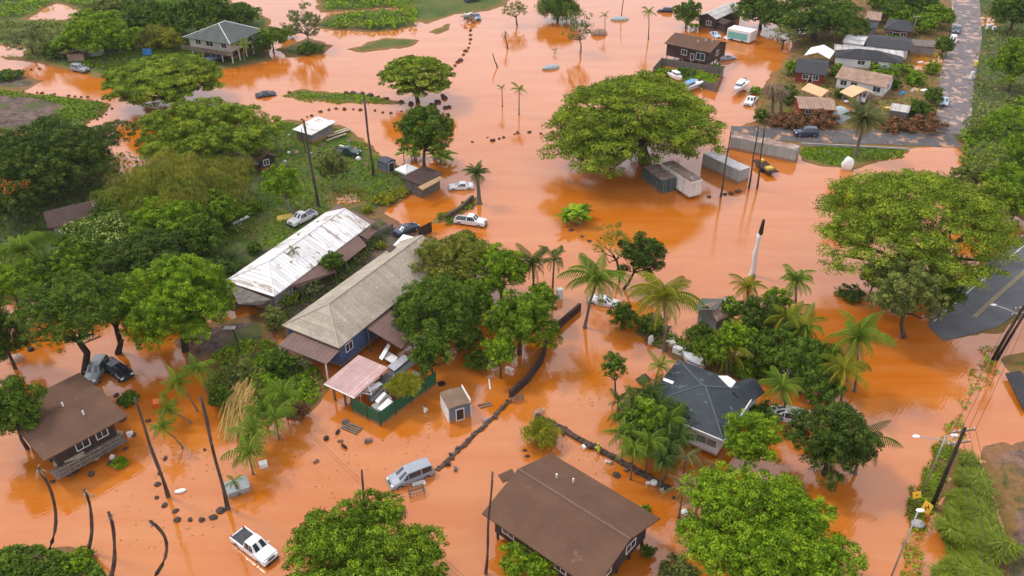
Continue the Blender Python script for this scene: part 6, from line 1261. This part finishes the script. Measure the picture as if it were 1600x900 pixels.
def pole(name, label, bpx, tpx, r=.16, m=None, cat='utility pole', arms=(), lamp=None, insul=True):
    g = P(*bpx); z = height_at(g[1], tpx[1]); d = depth_at(g[0], g[1], z); tx = (tpx[0]-800)/F*d-g[0]; gz = ground_z(*g[:2]); z -= gz
    o = thing(name, label, cat, (g[0], g[1], gz-.02)); mb = MB(); mb.tube([(0, 0, -1), (tx*.5, 0, z*.5), (tx, 0, z)], [r*1.15, r, r*.75], 9); mb.build('pole', m or bark_dark, o, smooth=True)
    for f, half, az in arms:
        c, s = math.cos(az), math.sin(az); mb = MB(); mb.box((tx*f, 0, z*f), (half*2, .12, .14), az); a = mb.build('crossarm', M['timber'], o)
        for q in (-.9, -.35, .35, .9): mb = MB(); mb.tube([(tx*f+c*half*q, s*half*q, z*f+.05), (tx*f+c*half*q, s*half*q, z*f+.25)], .05, 6); mb.build('insulator', M['trim'], a)
    if lamp:
        f, lx, ly, up = lamp; e = (tx*f+lx, ly, z*f+up); mb = MB(); mb.tube([(tx*f, 0, z*f), (tx*f+lx*.5, ly*.5, z*f+up*.8), e], .06, 6); a = mb.build('lamp_arm', M['steel'], o)
        mb = MB(); mb.blob((e[0]+lx*.12, e[1]+ly*.12, e[2]), (.42, .24, .13)); mb.build('lamp_head', M['trim'], a, smooth=True)
    return o, (g[0]+tx, g[1], gz+z)
pole('wood_pole', 'short thin pole hidden in the bank bushes', (404, 640), (402, 590), .1, bark)
pole('wood_pole', 'thin wooden pole rising behind the huge domed tree', (572, 826), (565, 734), .13, bark, arms=[])
pa, ta = pole('utility_pole', 'dark utility pole with crossarm and lamp nearest the highway', (1549, 563), (1600, 478), .20, arms=[(.86, 1.2, .2), (.97, 1.2, .2)], lamp=(.84, -2.3, 1.4, .5))
pole('utility_pole', 'second dark pole leaning against the one nearest the highway', (1556, 562), (1604, 486), .18)
pb, tb = pole('utility_pole', 'tall dark utility pole with lamp arm beside the tall grass', (1455, 794), (1508, 668), .20, arms=[(.82, 1.3, .2), (.96, 1.3, .2)], lamp=(.80, -3.6, .6, .5))
galv = M['steel']
pole('street_lamp', 'slim steel lamp pole standing in the roadside weeds', (1440, 773), (1478, 682), .07, galv, 'street lamp', lamp=(1.0, .8, .1, .1))
pole('street_lamp', 'steel lamp pole with grey head above the yellow diamond sign', (1391, 904), (1434, 800), .09, galv, 'street lamp', lamp=(1.0, .25, .15, .05))
pole('village_pole', 'pale bare pole behind the white peaked canopy', (1279, 68), (1285, 36), .16, bark_pale)
pole('village_pole', 'grey utility pole beside the grey flat shed', (1424, 62), (1433, 24), .13, bark_pale, arms=[(.92, .8, .1)])
pole('village_pole', 'thin pole at the edge of the lane behind the two cars', (1478, 92), (1492, 8), .10, bark)
def wire(label, a, b, sag=.8, r=.022):
    grp = 'power lines: '+label
    a, b = np.array(a), np.array(b); mb = MB(); mb.tube([a+(b-a)*f-np.array((0, 0, sag*4*f*(1-f)))-a for f in np.linspace(0, 1, 13)], r, 4, cap=False); tag(mb.build('power_line', trim_dark, loc=tuple(a)), label, 'power line', grp)
for q in (-1.1, -.35, .4, 1.1):
    wire('dark power line strung between the roadside utility poles', (ta[0]+q, ta[1], ta[2]-.25), (tb[0]+q, tb[1], tb[2]-.25))
    wire('dark power line running on from the tall pole by the grass', (tb[0]+q, tb[1], tb[2]-.25), (tb[0]+q-10, tb[1]-38, tb[2]-.4))
a_ = P(402, 591); zz_ = 3.6
for q in (0, .5):
    b_ = P(760, 940, 4.0); c_ = P(402+q*10, 596, zz_); wire('thin line running low from the bank bushes past the wooden pole', c_, (b_[0]+q, b_[1], 4.0), .6, .016)
# signs
def sign(label, bpx, z, size, m, diamond=True, mark=None, az=.5):
    g = P(*bpx); gz = ground_z(*g[:2]); o = thing('road_sign', label, 'road sign', (g[0], g[1], gz-.02), az); mb = MB(); mb.tube([(0, .06, -.5), (0, .06, z+size*.3)], .05, 6); mb.build('sign_post', M['timber'], o)
    s = size/2; pts = [(0, -s), (s, 0), (0, s), (-s, 0)] if diamond else [(-s, -s*.7), (s, -s*.7), (s, s*.7), (-s, s*.7)]; mb = MB()
    mb.add([(x, -.02, z+y) for x, y in pts]+[(x, .02, z+y) for x, y in pts], [(0, 1, 2, 3), (7, 6, 5, 4)]+[(i, 4+i, 4+(i+1) % 4, (i+1) % 4) for i in range(4)]); p = mb.build('sign_plate', m, o)
    if mark: mb = MB(); [mb.box((x, -.026, z+y), (w_, .01, h)) for x, y, w_, h in mark]; mb.build('sign_mark', trim_dark, p)
    o.rotation_euler = (-.55, 0, az); return o
ysign = paint('sign_yellow', (.80, .44, .015), .5)
sign('large yellow diamond road sign beside the tall pole', (1452, 815), 1.5, 1.7, ysign, True, [(-.2, 0, .12, .5), (.2, .02, .12, .5), (0, .02, .4, .1)], .35)
sign('small yellow square road sign above the white dish', (1434, 793), 1.3, 1.0, ysign, False, [(0, 0, .3, .1)], .2)
o = thing('dish', 'white round dish lying among the roadside weeds', 'dish', P(1433, 822)); mb = MB(); mb.blob((0, 0, .35), (.75, .6, .28), 0, None, 0, 14, 6); mb.build('bowl', M['concrete'], o, smooth=True); mb = MB(); mb.tube([(0, 0, .4), (.3, -.3, 1.0)], .05, 5); mb.build('arm', M['steel'], o)
# ------------------------------------------------------------------ boulders
rocks_m = mat('wet_boulder', (.105, .072, .056), (.045, .033, .028), scale=1.6, rough=.85, spots=(.15, .09, .06), spot_scale=2, spot_at=.63)
ROCKS = []
for k in range(5):
    rng = random.Random(50+k); mb = MB(); mb.blob((0, 0, 0), (1, .78, .62), 0, rng, .22, 9, 6); r_ = mb.build('boulder', rocks_m); ROCKS.append(r_.data); bpy.data.objects.remove(r_)
rrg = random.Random(5)
def rocks(label, group, pts, s=(.5, .8)):
    for x, y in pts:
        g = P(x, y); o = bpy.data.objects.new('boulder', rrg.choice(ROCKS)); COL.objects.link(o); q = rrg.uniform(*s)*rrg.choice((.7, .85, 1)); o.scale = (q, q, q); o.location = (g[0], g[1], ground_z(*g[:2])+.12*q); o.rotation_euler = (rrg.uniform(-.2, .2), rrg.uniform(-.2, .2), rrg.uniform(0, 6.28)); tag(o, label, 'boulder', group)
rocks('dark boulder in the curved line leading to the wreckage pickup', 'boulders of the curved line', [(735,48),(735,55),(735,62),(734,68),(732,75),(728,80),(724,86),(719,95),(715,98),(711,103),(706,108)], (.6, 1.0))
rocks('dark boulder in the water round the lone umbrella tree', 'boulders round the umbrella tree', [(692,150),(695,154),(684,160),(696,169),(701,168),(642,163),(676,166)], (.7, 1.0))
rocks('boulder along the rim of the long grassy islet', 'boulders on the grassy islet', [(452,145),(541,146),(552,147),(566,148),(591,152),(578,150),(627,160),(604,155)], (.6, .9))
rocks('low dark stone in the dotted line behind the striped roof shed', 'stones behind the striped roof shed', [(472,187),(480,183),(487,181),(501,175),(514,172),(525,170),(538,171),(552,171),(563,172),(586,173),(598,176),(611,177),(627,174)], (.35, .6))
rocks('small dark stone along the edge of the muddy field', 'stones of the field edge', [(37,143),(58,145),(66,146),(85,147),(107,150),(117,151),(127,152),(137,152),(160,155),(172,157)], (.35, .55))
rocks('dark stone along the muddy channel below the field', 'stones of the muddy channel', [(152,187),(159,183),(166,179),(175,170),(199,203),(217,200),(184,208),(166,212),(236,196)], (.4, .6))
rocks('dark stone on the puddle bank near the silver car', 'stones near the silver car', [(35,114),(49,109),(62,108),(145,108),(155,110),(163,110)], (.5, .8))
rocks('small stone in the dotted line across open pink water', 'stones across the open water', [(762,215),(770,220),(780,217),(787,215),(804,210),(809,208),(827,207),(845,209),(863,207),(866,185),(738,222),(882,209)], (.3, .6))
rocks('dark stone in the short row beside the lone bare trunk', 'stones beside the lone trunk', [(1108,308),(1133,304),(1142,303),(1153,300)], (.5, .7))
rocks('dark stone in the flood below the lone banana clump', 'stones below the banana clump', [(893,360),(909,370),(921,377)], (.45, .6))
rocks('rounded boulder in orange water below the brown porch', 'boulders by the brown porch', [(197,701),(143,741),(109,741),(82,753),(172,724),(208,680),(190,656),(182,618),(188,627),(60,872)], (.38, .6))
rocks('rounded boulder in the pink water between the two long bare trunks', 'boulders between the long trunks', [(258,717),(246,757),(245,778),(257,790),(274,799),(277,813),(297,812),(315,813),(333,809),(345,798),(320,703),(232,658),(250,740)], (.32, .58))
rocks('dark lump of stone near the yellow-green shrub and gabled roof', 'stones by the gabled roof', [(963,743),(820,704),(824,713),(1053,778)], (.35, .55))
# ------------------------------------------------------------------ floating and stranded small things
def plank(label, a, b, w_=.25, m='timber', z=.06, cat='plank', name='plank', group=None):
    pa, pb = P(*a), P(*b); L_ = math.hypot(pb[0]-pa[0], pb[1]-pa[1]); mb = MB(); mb.box((0, 0, 0), (L_, w_, .12)); c = ((pa[0]+pb[0])/2, (pa[1]+pb[1])/2)
    o = mb.build(name, M[m], loc=(c[0], c[1], ground_z(*c)+z), rz=math.atan2(pb[1]-pa[1], pb[0]-pa[0])); o.rotation_euler[1] = rrg.uniform(-.03, .03); return tag(o, label, cat, group)
plank('brown plank floating beside the little blue-grey shed', (747, 634), (768, 629)); plank('second brown plank floating just below the first one by the shed', (750, 638), (770, 633), .2)
plank('white post floating above the little blue-grey shed', (764, 593), (766, 609), .16, 'trim'); plank('pale beam floating under the leaning tree trunk by the black coupe', (131, 536), (157, 525), .3, 'timber')
plank('pale plank floating beside the rock wall', (946, 721), (956, 723), .35, 'trim'); plank('white plank lying on the lawn beside the banana plant', (364, 357), (389, 345), .7, 'trim', .3); plank('long weathered plank on the lawn below the white one', (360, 365), (378, 356), .4, 'pale_timber', .3)
plank('white beam near the foot of the coconut palm behind the slate roof', (1040, 536), (1053, 528), .35, 'trim'); plank('dark beam floating off the end of the gabled house', (930, 838), (948, 852), .2, 'dark_timber') if False else None
for k, (a, b) in enumerate(((510, 222, ), (513, 216), (516, 210))): pass
for lab, a, b in (('nearest pale timber board beside the striped roof shed', (511, 224), (541, 214)), ('middle pale timber board beside the striped roof shed', (513, 218), (549, 205)), ('farthest pale timber board beside the striped roof shed', (519, 212), (545, 204))): plank(lab, a, b, .5, 'pale_timber', .35)
def raft(label, px, py, n=4, L_=2.6, rz=.4, m='timber', name='pallet', cat='pallet'):
    g = P(px, py); o = thing(name, label, cat, (g[0], g[1], .02), rz)
    for k in range(n): mb = MB(); mb.box((0, (k-n/2)*.34, .08), (L_, .22, .06)); mb.build('board', M[m], o)
    for x in (-L_*.35, L_*.35): mb = MB(); mb.box((x, -.17, .02), (.12, n*.34, .08)); mb.build('bearer', M[m], o)
    return o
raft('broken timber raft floating off the corner of the green fence', 551, 668, 4, 2.4, -.5); raft('weathered pallet drifting in front of the gabled porch', 640, 738, 1, .6) if False else None
def crate(label, px, py, d, rz, m=None, tilt=0, name='wire_crate', cat='crate', z=.0):
    g = P(px, py); o = thing(name, label, cat, (g[0], g[1], z), rz); o.rotation_euler = (tilt, 0, rz); x, y, h = d[0]/2, d[1]/2, d[2]; mb = MB()
    for zz in (0, h):
        for a, b in (((-x, -y), (x, -y)), ((x, -y), (x, y)), ((x, y), (-x, y)), ((-x, y), (-x, -y))): mb.tube([(*a, zz), (*b, zz)], .05, 4)
    for a in ((-x, -y), (x, -y), (x, y), (-x, y)): mb.tube([(*a, 0), (*a, h)], .05, 4)
    mb.build('frame', m or M['steel'], o); mb = MB()
    for k in range(1, 5): mb.tube([(-x, -y+2*y*k/5, h), (x, -y+2*y*k/5, h)], .025, 4); mb.tube([(-x+2*x*k/5, -y, 0), (-x+2*x*k/5, -y, h)], .025, 4)
    mb.build('mesh', m or M['steel'], o); return o
crate('grey wire crate floating beside the silver minivan', 651, 770, (1.6, .9, .7), .35, M['grey_timber'], .2); crate('flat wire frame against the side of the silver minivan', 655, 757, (1.3, .5, .2), .35, M['trim'])
crate('submerged wire cage behind the huge domed tree', 620, 803, (1.8, 1.0, .35), .05, M['timber']); crate('small pale gate at the low end of the dark wall', 808, 627, (1.5, .25, .7), .35, M['grey_timber']); crate('white pipe frame standing in orange water above the shed', 796, 583, (1.0, .4, .8), -.6, M['trim'])
crate('pale wooden frame beside the spiky yellow-green shrub', 842, 646, (1.2, .5, .5), .6, M['pale_timber'])
def bx(name, label, cat, px, py, d, m, rz=0, tilt=0, lid=None, z=0):
    g = P(px, py); gz = ground_z(*g[:2]); o = thing(name, label, cat, (g[0], g[1], gz-.03+z), rz); o.rotation_euler = (tilt, 0, rz); mb = MB(); mb.box((0, 0, d[2]/2), d, taper=.94); mb.build('body', m, o)
    mb = MB(); mb.box((0, 0, d[2]+.04), (d[0]*1.0, d[1]*1.0, .08)); mb.build('lid', lid or m, o); return o
orange_p = paint('orange_plastic', (.72, .15, .02), .5)
bx('plastic_bin', 'bright orange bin floating beside a small palm', 'bin', 249, 634, (1.1, .9, .9), orange_p, .3, .2); bx('cooler', 'white cooler drifting near a boulder by the brown porch', 'cooler', 204, 681, (.7, .5, .5), M['trim'], .4)
bx('overturned_box', 'pale overturned box behind a tiny palm', 'box', 372, 765, (2.4, 1.6, 1.0), M['tarp_silver'], .5, .25); bx('white_box', 'white carton floating by the palms beside the dry bank', 'box', 412, 728, (.9, .7, .5), M['trim'], .4)
bx('water_tank', 'white upright tank at the far end of the dark wall', 'tank', 874, 466, (.8, .8, 1.6), M['trim'], .3); bx('water_tank', 'white barrel lying behind the slate roof', 'tank', 1060, 553, (1.6, .8, .8), M['trim'], -.6); bx('water_tank', 'cream drum beside the white barrel', 'tank', 1049, 545, (.8, .8, 1.0), M['cream'], .3)
bx('blue_crate', 'blue tarp bundle hanging among the dark trees', 'tarp', 725, 480, (.8, .8, .9), M['blue_tarp'], .3, z=2.2); bx('blue_crate', 'blue covered bundle on the far lawn', 'bundle', 232, 88, (2.2, 1.4, 1.2), M['blue_tarp'], .2)
bx('garden_cart', 'dark cart at the yard edge beside the umbrella tree', 'cart', 180, 121, (2.0, 1.4, 1.1), M['dark_metal'], -.2); bx('yellow_drum', 'yellow container on the grass in front of the tan carport', 'drum', 1383, 176, (1.6, .9, .7), paint('yellow_plastic', (.75, .5, .04)), .1)
bx('red_bin', 'red bin in the muddy village yard', 'bin', 1422, 109, (1.2, 1, .9), paint('red_plastic', (.5, .03, .02)), .1); bx('yellow_drum', 'yellow tub in the orange yard by the flat shed', 'drum', 1460, 88, (1.4, 1, .8), paint('yellow_plastic2', (.75, .5, .04)), .1); bx('white_box', 'white chest in the orange yard beside the yellow tub', 'box', 1449, 83, (2, 1, .9), M['trim'], .1)
bx('roadside_marker', 'yellow marker beside the lane opposite the muddy yard', 'marker', 1523, 106, (.7, .5, 1.2), paint('yellow_plastic3', (.75, .6, .05)), .1); bx('roadside_marker', 'white marker block on the weeds beside the lane', 'marker', 1516, 127, (.6, .6, 1.8), M['trim'], .1); bx('white_box', 'pale appliance on the slope near the orange clearing', 'appliance', 1543, 47, (1.2, .9, 1.2), M['trim'], .4); bx('white_box', 'second pale appliance beside the other on the slope', 'appliance', 1552, 49, (1, .9, .9), M['trim'], .1)
def lump(name, label, cat, px, py, r, m, rz=0, z=0, tilt=0):
    g = P(px, py); mb = MB(); mb.blob((0, 0, 0), r, 0, random.Random(px), .1, 12, 7); o = mb.build(name, m, loc=(g[0], g[1], ground_z(*g[:2])+z), rz=rz, smooth=True); o.rotation_euler = (tilt, 0, rz); return tag(o, label, cat)
lump('canoe_hull', 'orange hull lying at the foot of the tall dark trees', 'boat', 58, 521, (2.2, .6, .5), orange_p, .2, .15); lump('surfboard', 'white oval board standing in orange water before the palms', 'surfboard', 1016, 538, (.42, .16, .95), M['trim'], .2, .6)
lump('white_bag', 'white bag floating between the two long bare trunks', 'bag', 282, 768, (.65, .32, .2), M['trim'], .3, .08); lump('white_tank', 'large white rounded tank standing by the roadside grass', 'tank', 1323, 264, (1.2, 1.0, 1.5), M['white_canvas'], .4, 1.0); lump('dinghy', 'pale green upturned dinghy at the foot of a bare trunk', 'boat', 968, 31, (2.6, 1.4, .8), M['tarp_silver'], .1, .2)
lump('wreck_heap', 'white and green wreck floating in the far flood', 'wreck', 861, 107, (2.4, 1.2, .8), M['tarp_silver'], .5, .2); lump('wreck_heap', 'brown upturned wreck in the flood beyond the bare tree', 'wreck', 936, 54, (2.4, 1.6, 1.4), M['rusty'], .2, .2); lump('white_buoy', 'white float caught on the rock wall', 'buoy', 1021, 757, (.45, .4, .35), M['trim'], 0, .3)
lump('white_buoy', 'small white ball beside the fallen crate at the huge tree', 'buoy', 1069, 804, (.4, .4, .4), M['trim'], 0, .3); lump('debris_heap', 'orange and white rubbish at the edge of the tall dark trees', 'rubbish', 25, 562, (1.1, .9, .6), mat('rubbish_mix', (.5, .2, .08), (.5, .45, .4), scale=2.5), .2, .1); lump('barrel', 'dark drum floating near the tall dark trees', 'barrel', 49, 547, (.45, .4, .35), trim_dark, .2, .1)
lump('tyre', 'dark tyre in the water at the end of the green fence', 'tyre', 690, 600, (.5, .45, .3), tyre_m, .2, .05); lump('purple_bag', 'pinkish bag lodged beside the line of wet stones', 'bag', 759, 657, (.5, .3, .3), M['pink_metal'], .6, .1)
slab_thing('teal_tarp', 'teal kayak propped against the olive bamboo', 'kayak', [(379, 315, .6), (383, 305, 1.4), (386, 307, 1.4), (382, 317, .6)], paint('teal_plastic', (.05, .45, .42), .4), .15); slab_thing('grey_board', 'grey board lying beside the small brown cottage', 'board', [(416, 272, .5), (436, 265, .5), (441, 268, .5), (420, 275, .5)], M['grey_timber'])
slab_thing('mud_mat', 'dark flat mat floating beside the slender leafy tree', 'mat', [(993, 592, .15), (1008, 583, .15), (1018, 592, .15), (1000, 600, .15)], M['dark_timber'])
o = thing('yellow_tent', 'small yellow ridge tent on the lawn behind the white roof', 'tent', P(446, 345), .4); mb = MB(); gable_slab(mb, 1.3, .9, .1, 1.1, 'x', .05); mb.build('canopy', paint('yellow_canvas', (.70, .50, .12), .8), o)
slab_thing('crate_lid', 'open wooden tray lodged against the huge bright tree', 'tray', [(1056, 822, .4), (1068, 806, .4), (1074, 811, .4), (1062, 828, .4)], M['timber'], .15)
o = thing('notice_post', 'small post with a white board on the muddy driveway', 'post', P(376, 552)); z = height_at(P(376, 552)[1], 512); mb = MB(); mb.tube([(0, 0, -.3), (-.3, 0, z)], .09, 6); mb.build('post', bark_dark, o); mb = MB(); mb.box((-.7, 0, z), (1.5, .7, .06)); mb.build('board', M['concrete'], o)
# wreckage heap on the islet
rng = random.Random(9); o = thing('wreckage_heap', 'tangled heap of wreckage beside the dusty blue pickup', 'wreckage', P(733, 31)); cols = [M['timber'], M['rusty'], M['trim'], M['dark_metal'], M['pale_timber']]
for k in range(22): mb = MB(); mb.box((rng.uniform(-2, 2), rng.uniform(-3, 3), rng.uniform(.2, 1.6)), (rng.uniform(.6, 2.6), rng.uniform(.2, 1.2), rng.uniform(.1, .5)), rng.uniform(0, 3), 0, rng.uniform(-.5, .5), rng.uniform(-.4, .4)); mb.build('scrap', cols[k % 5], o)
# clutter on the near porch
g = P(112, 716); o = thing('lumber_stack', 'stack of pale lumber on the cluttered brown porch', 'lumber', (P(108, 716, 1.6)[0], P(108, 716, 1.6)[1], 1.45), .55)
for k in range(6): mb = MB(); mb.box((0, (k % 3)*.3-.3, .12+.14*(k//3)), (3.2-.3*(k % 2), .26, .12)); mb.build('board', M['pale_timber'], o)
p = P(130, 690, 2.4); o = thing('porch_table', 'white topped table on the cluttered brown porch', 'table', (p[0], p[1], 1.45), .5); mb = MB(); mb.box((0, 0, .8), (1.3, .8, .06)); mb.build('table_top', M['trim'], o)
for a in ((-.5, -.3), (.5, -.3), (.5, .3), (-.5, .3)): mb = MB(); mb.box((*a, .38), (.07, .07, .76)); mb.build('leg', M['trim'], o)
# ------------------------------------------------------------------ people
skin_m = paint('skin', (.42, .24, .16), .6); hair_m = paint('dark_hair', (.02, .016, .014), .7)
def person(label, px, py, shirt, rz=0.0, lean=.15, depth=.75, hood=None, arms=(.5, .3)):
    g = P(px, py); o = thing('person', label, 'person', (g[0], g[1], -depth), rz)
    J = [(0, 0, .95), (0, .02+lean*.2, 1.2), (0, lean*.7, 1.45), (0, lean, 1.55), (0, lean*1.2, 1.68), (-.1, 0, .9), (-.11, .05, .5), (-.11, 0, .06), (-.11, .18, .03), (.1, 0, .9), (.11, -.05, .5), (.11, -.1, .06), (.11, .08, .03),
         (-.2, lean*.7, 1.42), (-.27, .08+lean*.6, 1.15), (-.22, .25+arms[0]*.3, 1.0), (-.20, .33+arms[0]*.34, .98), (.2, lean*.7, 1.42), (.27, .02+lean*.5, 1.15), (.26, .16+arms[1]*.3, .92), (.25, .22+arms[1]*.3, .86)]
    E = [(0, 1), (1, 2), (2, 3), (3, 4), (0, 5), (5, 6), (6, 7), (7, 8), (0, 9), (9, 10), (10, 11), (11, 12), (2, 13), (13, 14), (14, 15), (15, 16), (2, 17), (17, 18), (18, 19), (19, 20)]
    rd = [.15, .14, .15, .06, .10, .10, .065, .045, .04, .10, .065, .045, .04, .065, .045, .035, .04, .065, .045, .035, .04]
    me = bpy.data.meshes.new('body'); me.from_pydata(J, E, []); me.materials.append(skin_m); b = bpy.data.objects.new('body', me); COL.objects.link(b); b.parent = o
    b.modifiers.new('skin', 'SKIN'); 
    for i, v in enumerate(me.skin_vertices[0].data): v.radius = (rd[i], rd[i]); v.use_root = (i == 0)
    s = b.modifiers.new('sub', 'SUBSURF'); s.levels = 1; s.render_levels = 2
    mb = MB(); pr = [(.20, .13, .86, 0), (.19, .13, 1.0, 0), (.19, .135, 1.2, lean*.3), (.225, .135, 1.40, lean*.68), (.12, .10, 1.50, lean*.85)]; n = 12; vs, fs = [], []
    for a, c, z, y in pr: vs += [(a*math.cos(6.283*k/n), y+c*math.sin(6.283*k/n), z) for k in range(n)]
    for i in range(4):
        for k in range(n): fs.append((i*n+k, i*n+(k+1) % n, (i+1)*n+(k+1) % n, (i+1)*n+k))
    mb.add(vs, fs)
    for a, c in ((13, 14), (17, 18)): mb.tube([J[a], J[c]], [.10, .08], 8)
    mb.build('shirt', shirt, o, smooth=True); mb = MB(); mb.blob((0, lean*1.2-.015, 1.735), (.10, .115, .10), 0, None, 0, 10, 6); mb.build('hood' if hood else 'hair', hood or hair_m, o, smooth=True); return o
person('person in a white shirt wading waist deep near the little shed', 664, 645, paint('white_cotton', (.78, .77, .75), .8), -.6, .2)
hv = paint('hi_vis_yellow', (.60, .85, .02), .6); person('person in a bright yellow hooded jacket beside the rock wall', 935, 709, hv, .5, .2, .35, hv)

# small rubbish the flood has scattered
def rubbish(label, group, pts, cols, s=(.5, 1.2)):
    for k, (x, y) in enumerate(pts):
        g = P(x, y); mb = MB(); a, b_, c_ = rrg.uniform(*s), rrg.uniform(*s)*.6, rrg.uniform(.2, .6); mb.box((0, 0, 0), (a, b_, c_), 0, 0, rrg.uniform(-.3, .3), rrg.uniform(-.3, .3), .8)
        o = mb.build('rubbish', M[cols[k % len(cols)]], loc=(g[0], g[1], ground_z(*g[:2])+.15), rz=rrg.uniform(0, 3)); tag(o, label, 'rubbish', group)
rubbish('small junk lying about the muddy village yards', 'junk in the village yards', [(1322, 160), (1368, 158), (1376, 150), (1408, 150), (1424, 146), (1430, 144), (1443, 145), (1378, 182), (1334, 176), (1316, 103), (1332, 92), (1448, 100), (1438, 98), (1455, 96), (1300, 108), (1362, 40), (1378, 26), (1452, 44), (1440, 20), (1412, 108)], ['trim', 'rusty', 'timber', 'blue_tarp', 'concrete', 'tan_canvas'], (.8, 2.0))
rubbish('junk strewn across the lawn near the striped roof shed', 'junk by the striped roof shed', [(436, 242), (452, 243), (464, 243), (486, 244), (500, 243), (545, 224), (534, 232), (556, 236), (452, 216), (470, 222), (505, 230), (560, 252), (572, 262), (446, 258)], ['timber', 'trim', 'rusty', 'tarp_silver', 'dark_metal'], (.6, 1.6))
rubbish('broken timber and junk under the near brown porch', 'junk under the brown porch', [(168, 706), (178, 690), (186, 678), (150, 716), (132, 726), (118, 738), (192, 690), (176, 716)], ['timber', 'dark_timber', 'pale_timber', 'trim'], (.4, 1.3))
rubbish('scrap floating along the foot of the low rock wall', 'scrap at the low rock wall', [(880, 680), (912, 700), (952, 724), (978, 736), (1012, 756), (1034, 768), (860, 668)], ['timber', 'trim', 'pale_timber'], (.3, .8))
rubbish('scraps piled in the green fenced junk yard', 'scraps in the junk yard', [(600, 632), (612, 622), (622, 612), (634, 604), (608, 612), (590, 646), (640, 594), (650, 586), (628, 596)], ['steel', 'rusty', 'trim', 'dark_metal', 'pale_timber'], (.6, 1.6))
rubbish('branch and plank debris drifting between fence and silver minivan', 'debris off the green fence', [(540, 660), (528, 676), (532, 690), (538, 699), (494, 722), (510, 686), (576, 690), (700, 726), (712, 734)], ['timber', 'dark_timber'], (.3, 1.1))
# ------------------------------------------------------------------ moist air that pales the far end of the plain
m = bpy.data.materials.new('moist_air'); m.use_nodes = True; t = m.node_tree; t.nodes.clear(); o = t.nodes.new('ShaderNodeOutputMaterial'); v = t.nodes.new('ShaderNodeVolumePrincipled')
v.inputs['Color'].default_value = (.93, .95, 1, 1); v.inputs['Density'].default_value = .00007; v.inputs['Anisotropy'].default_value = .2; t.links.new(v.outputs[0], o.inputs['Volume'])
mb = MB(); mb.box((0, 0, 35), (24000, 24000, 80)); setting(mb.build('haze', m), 'stuff')
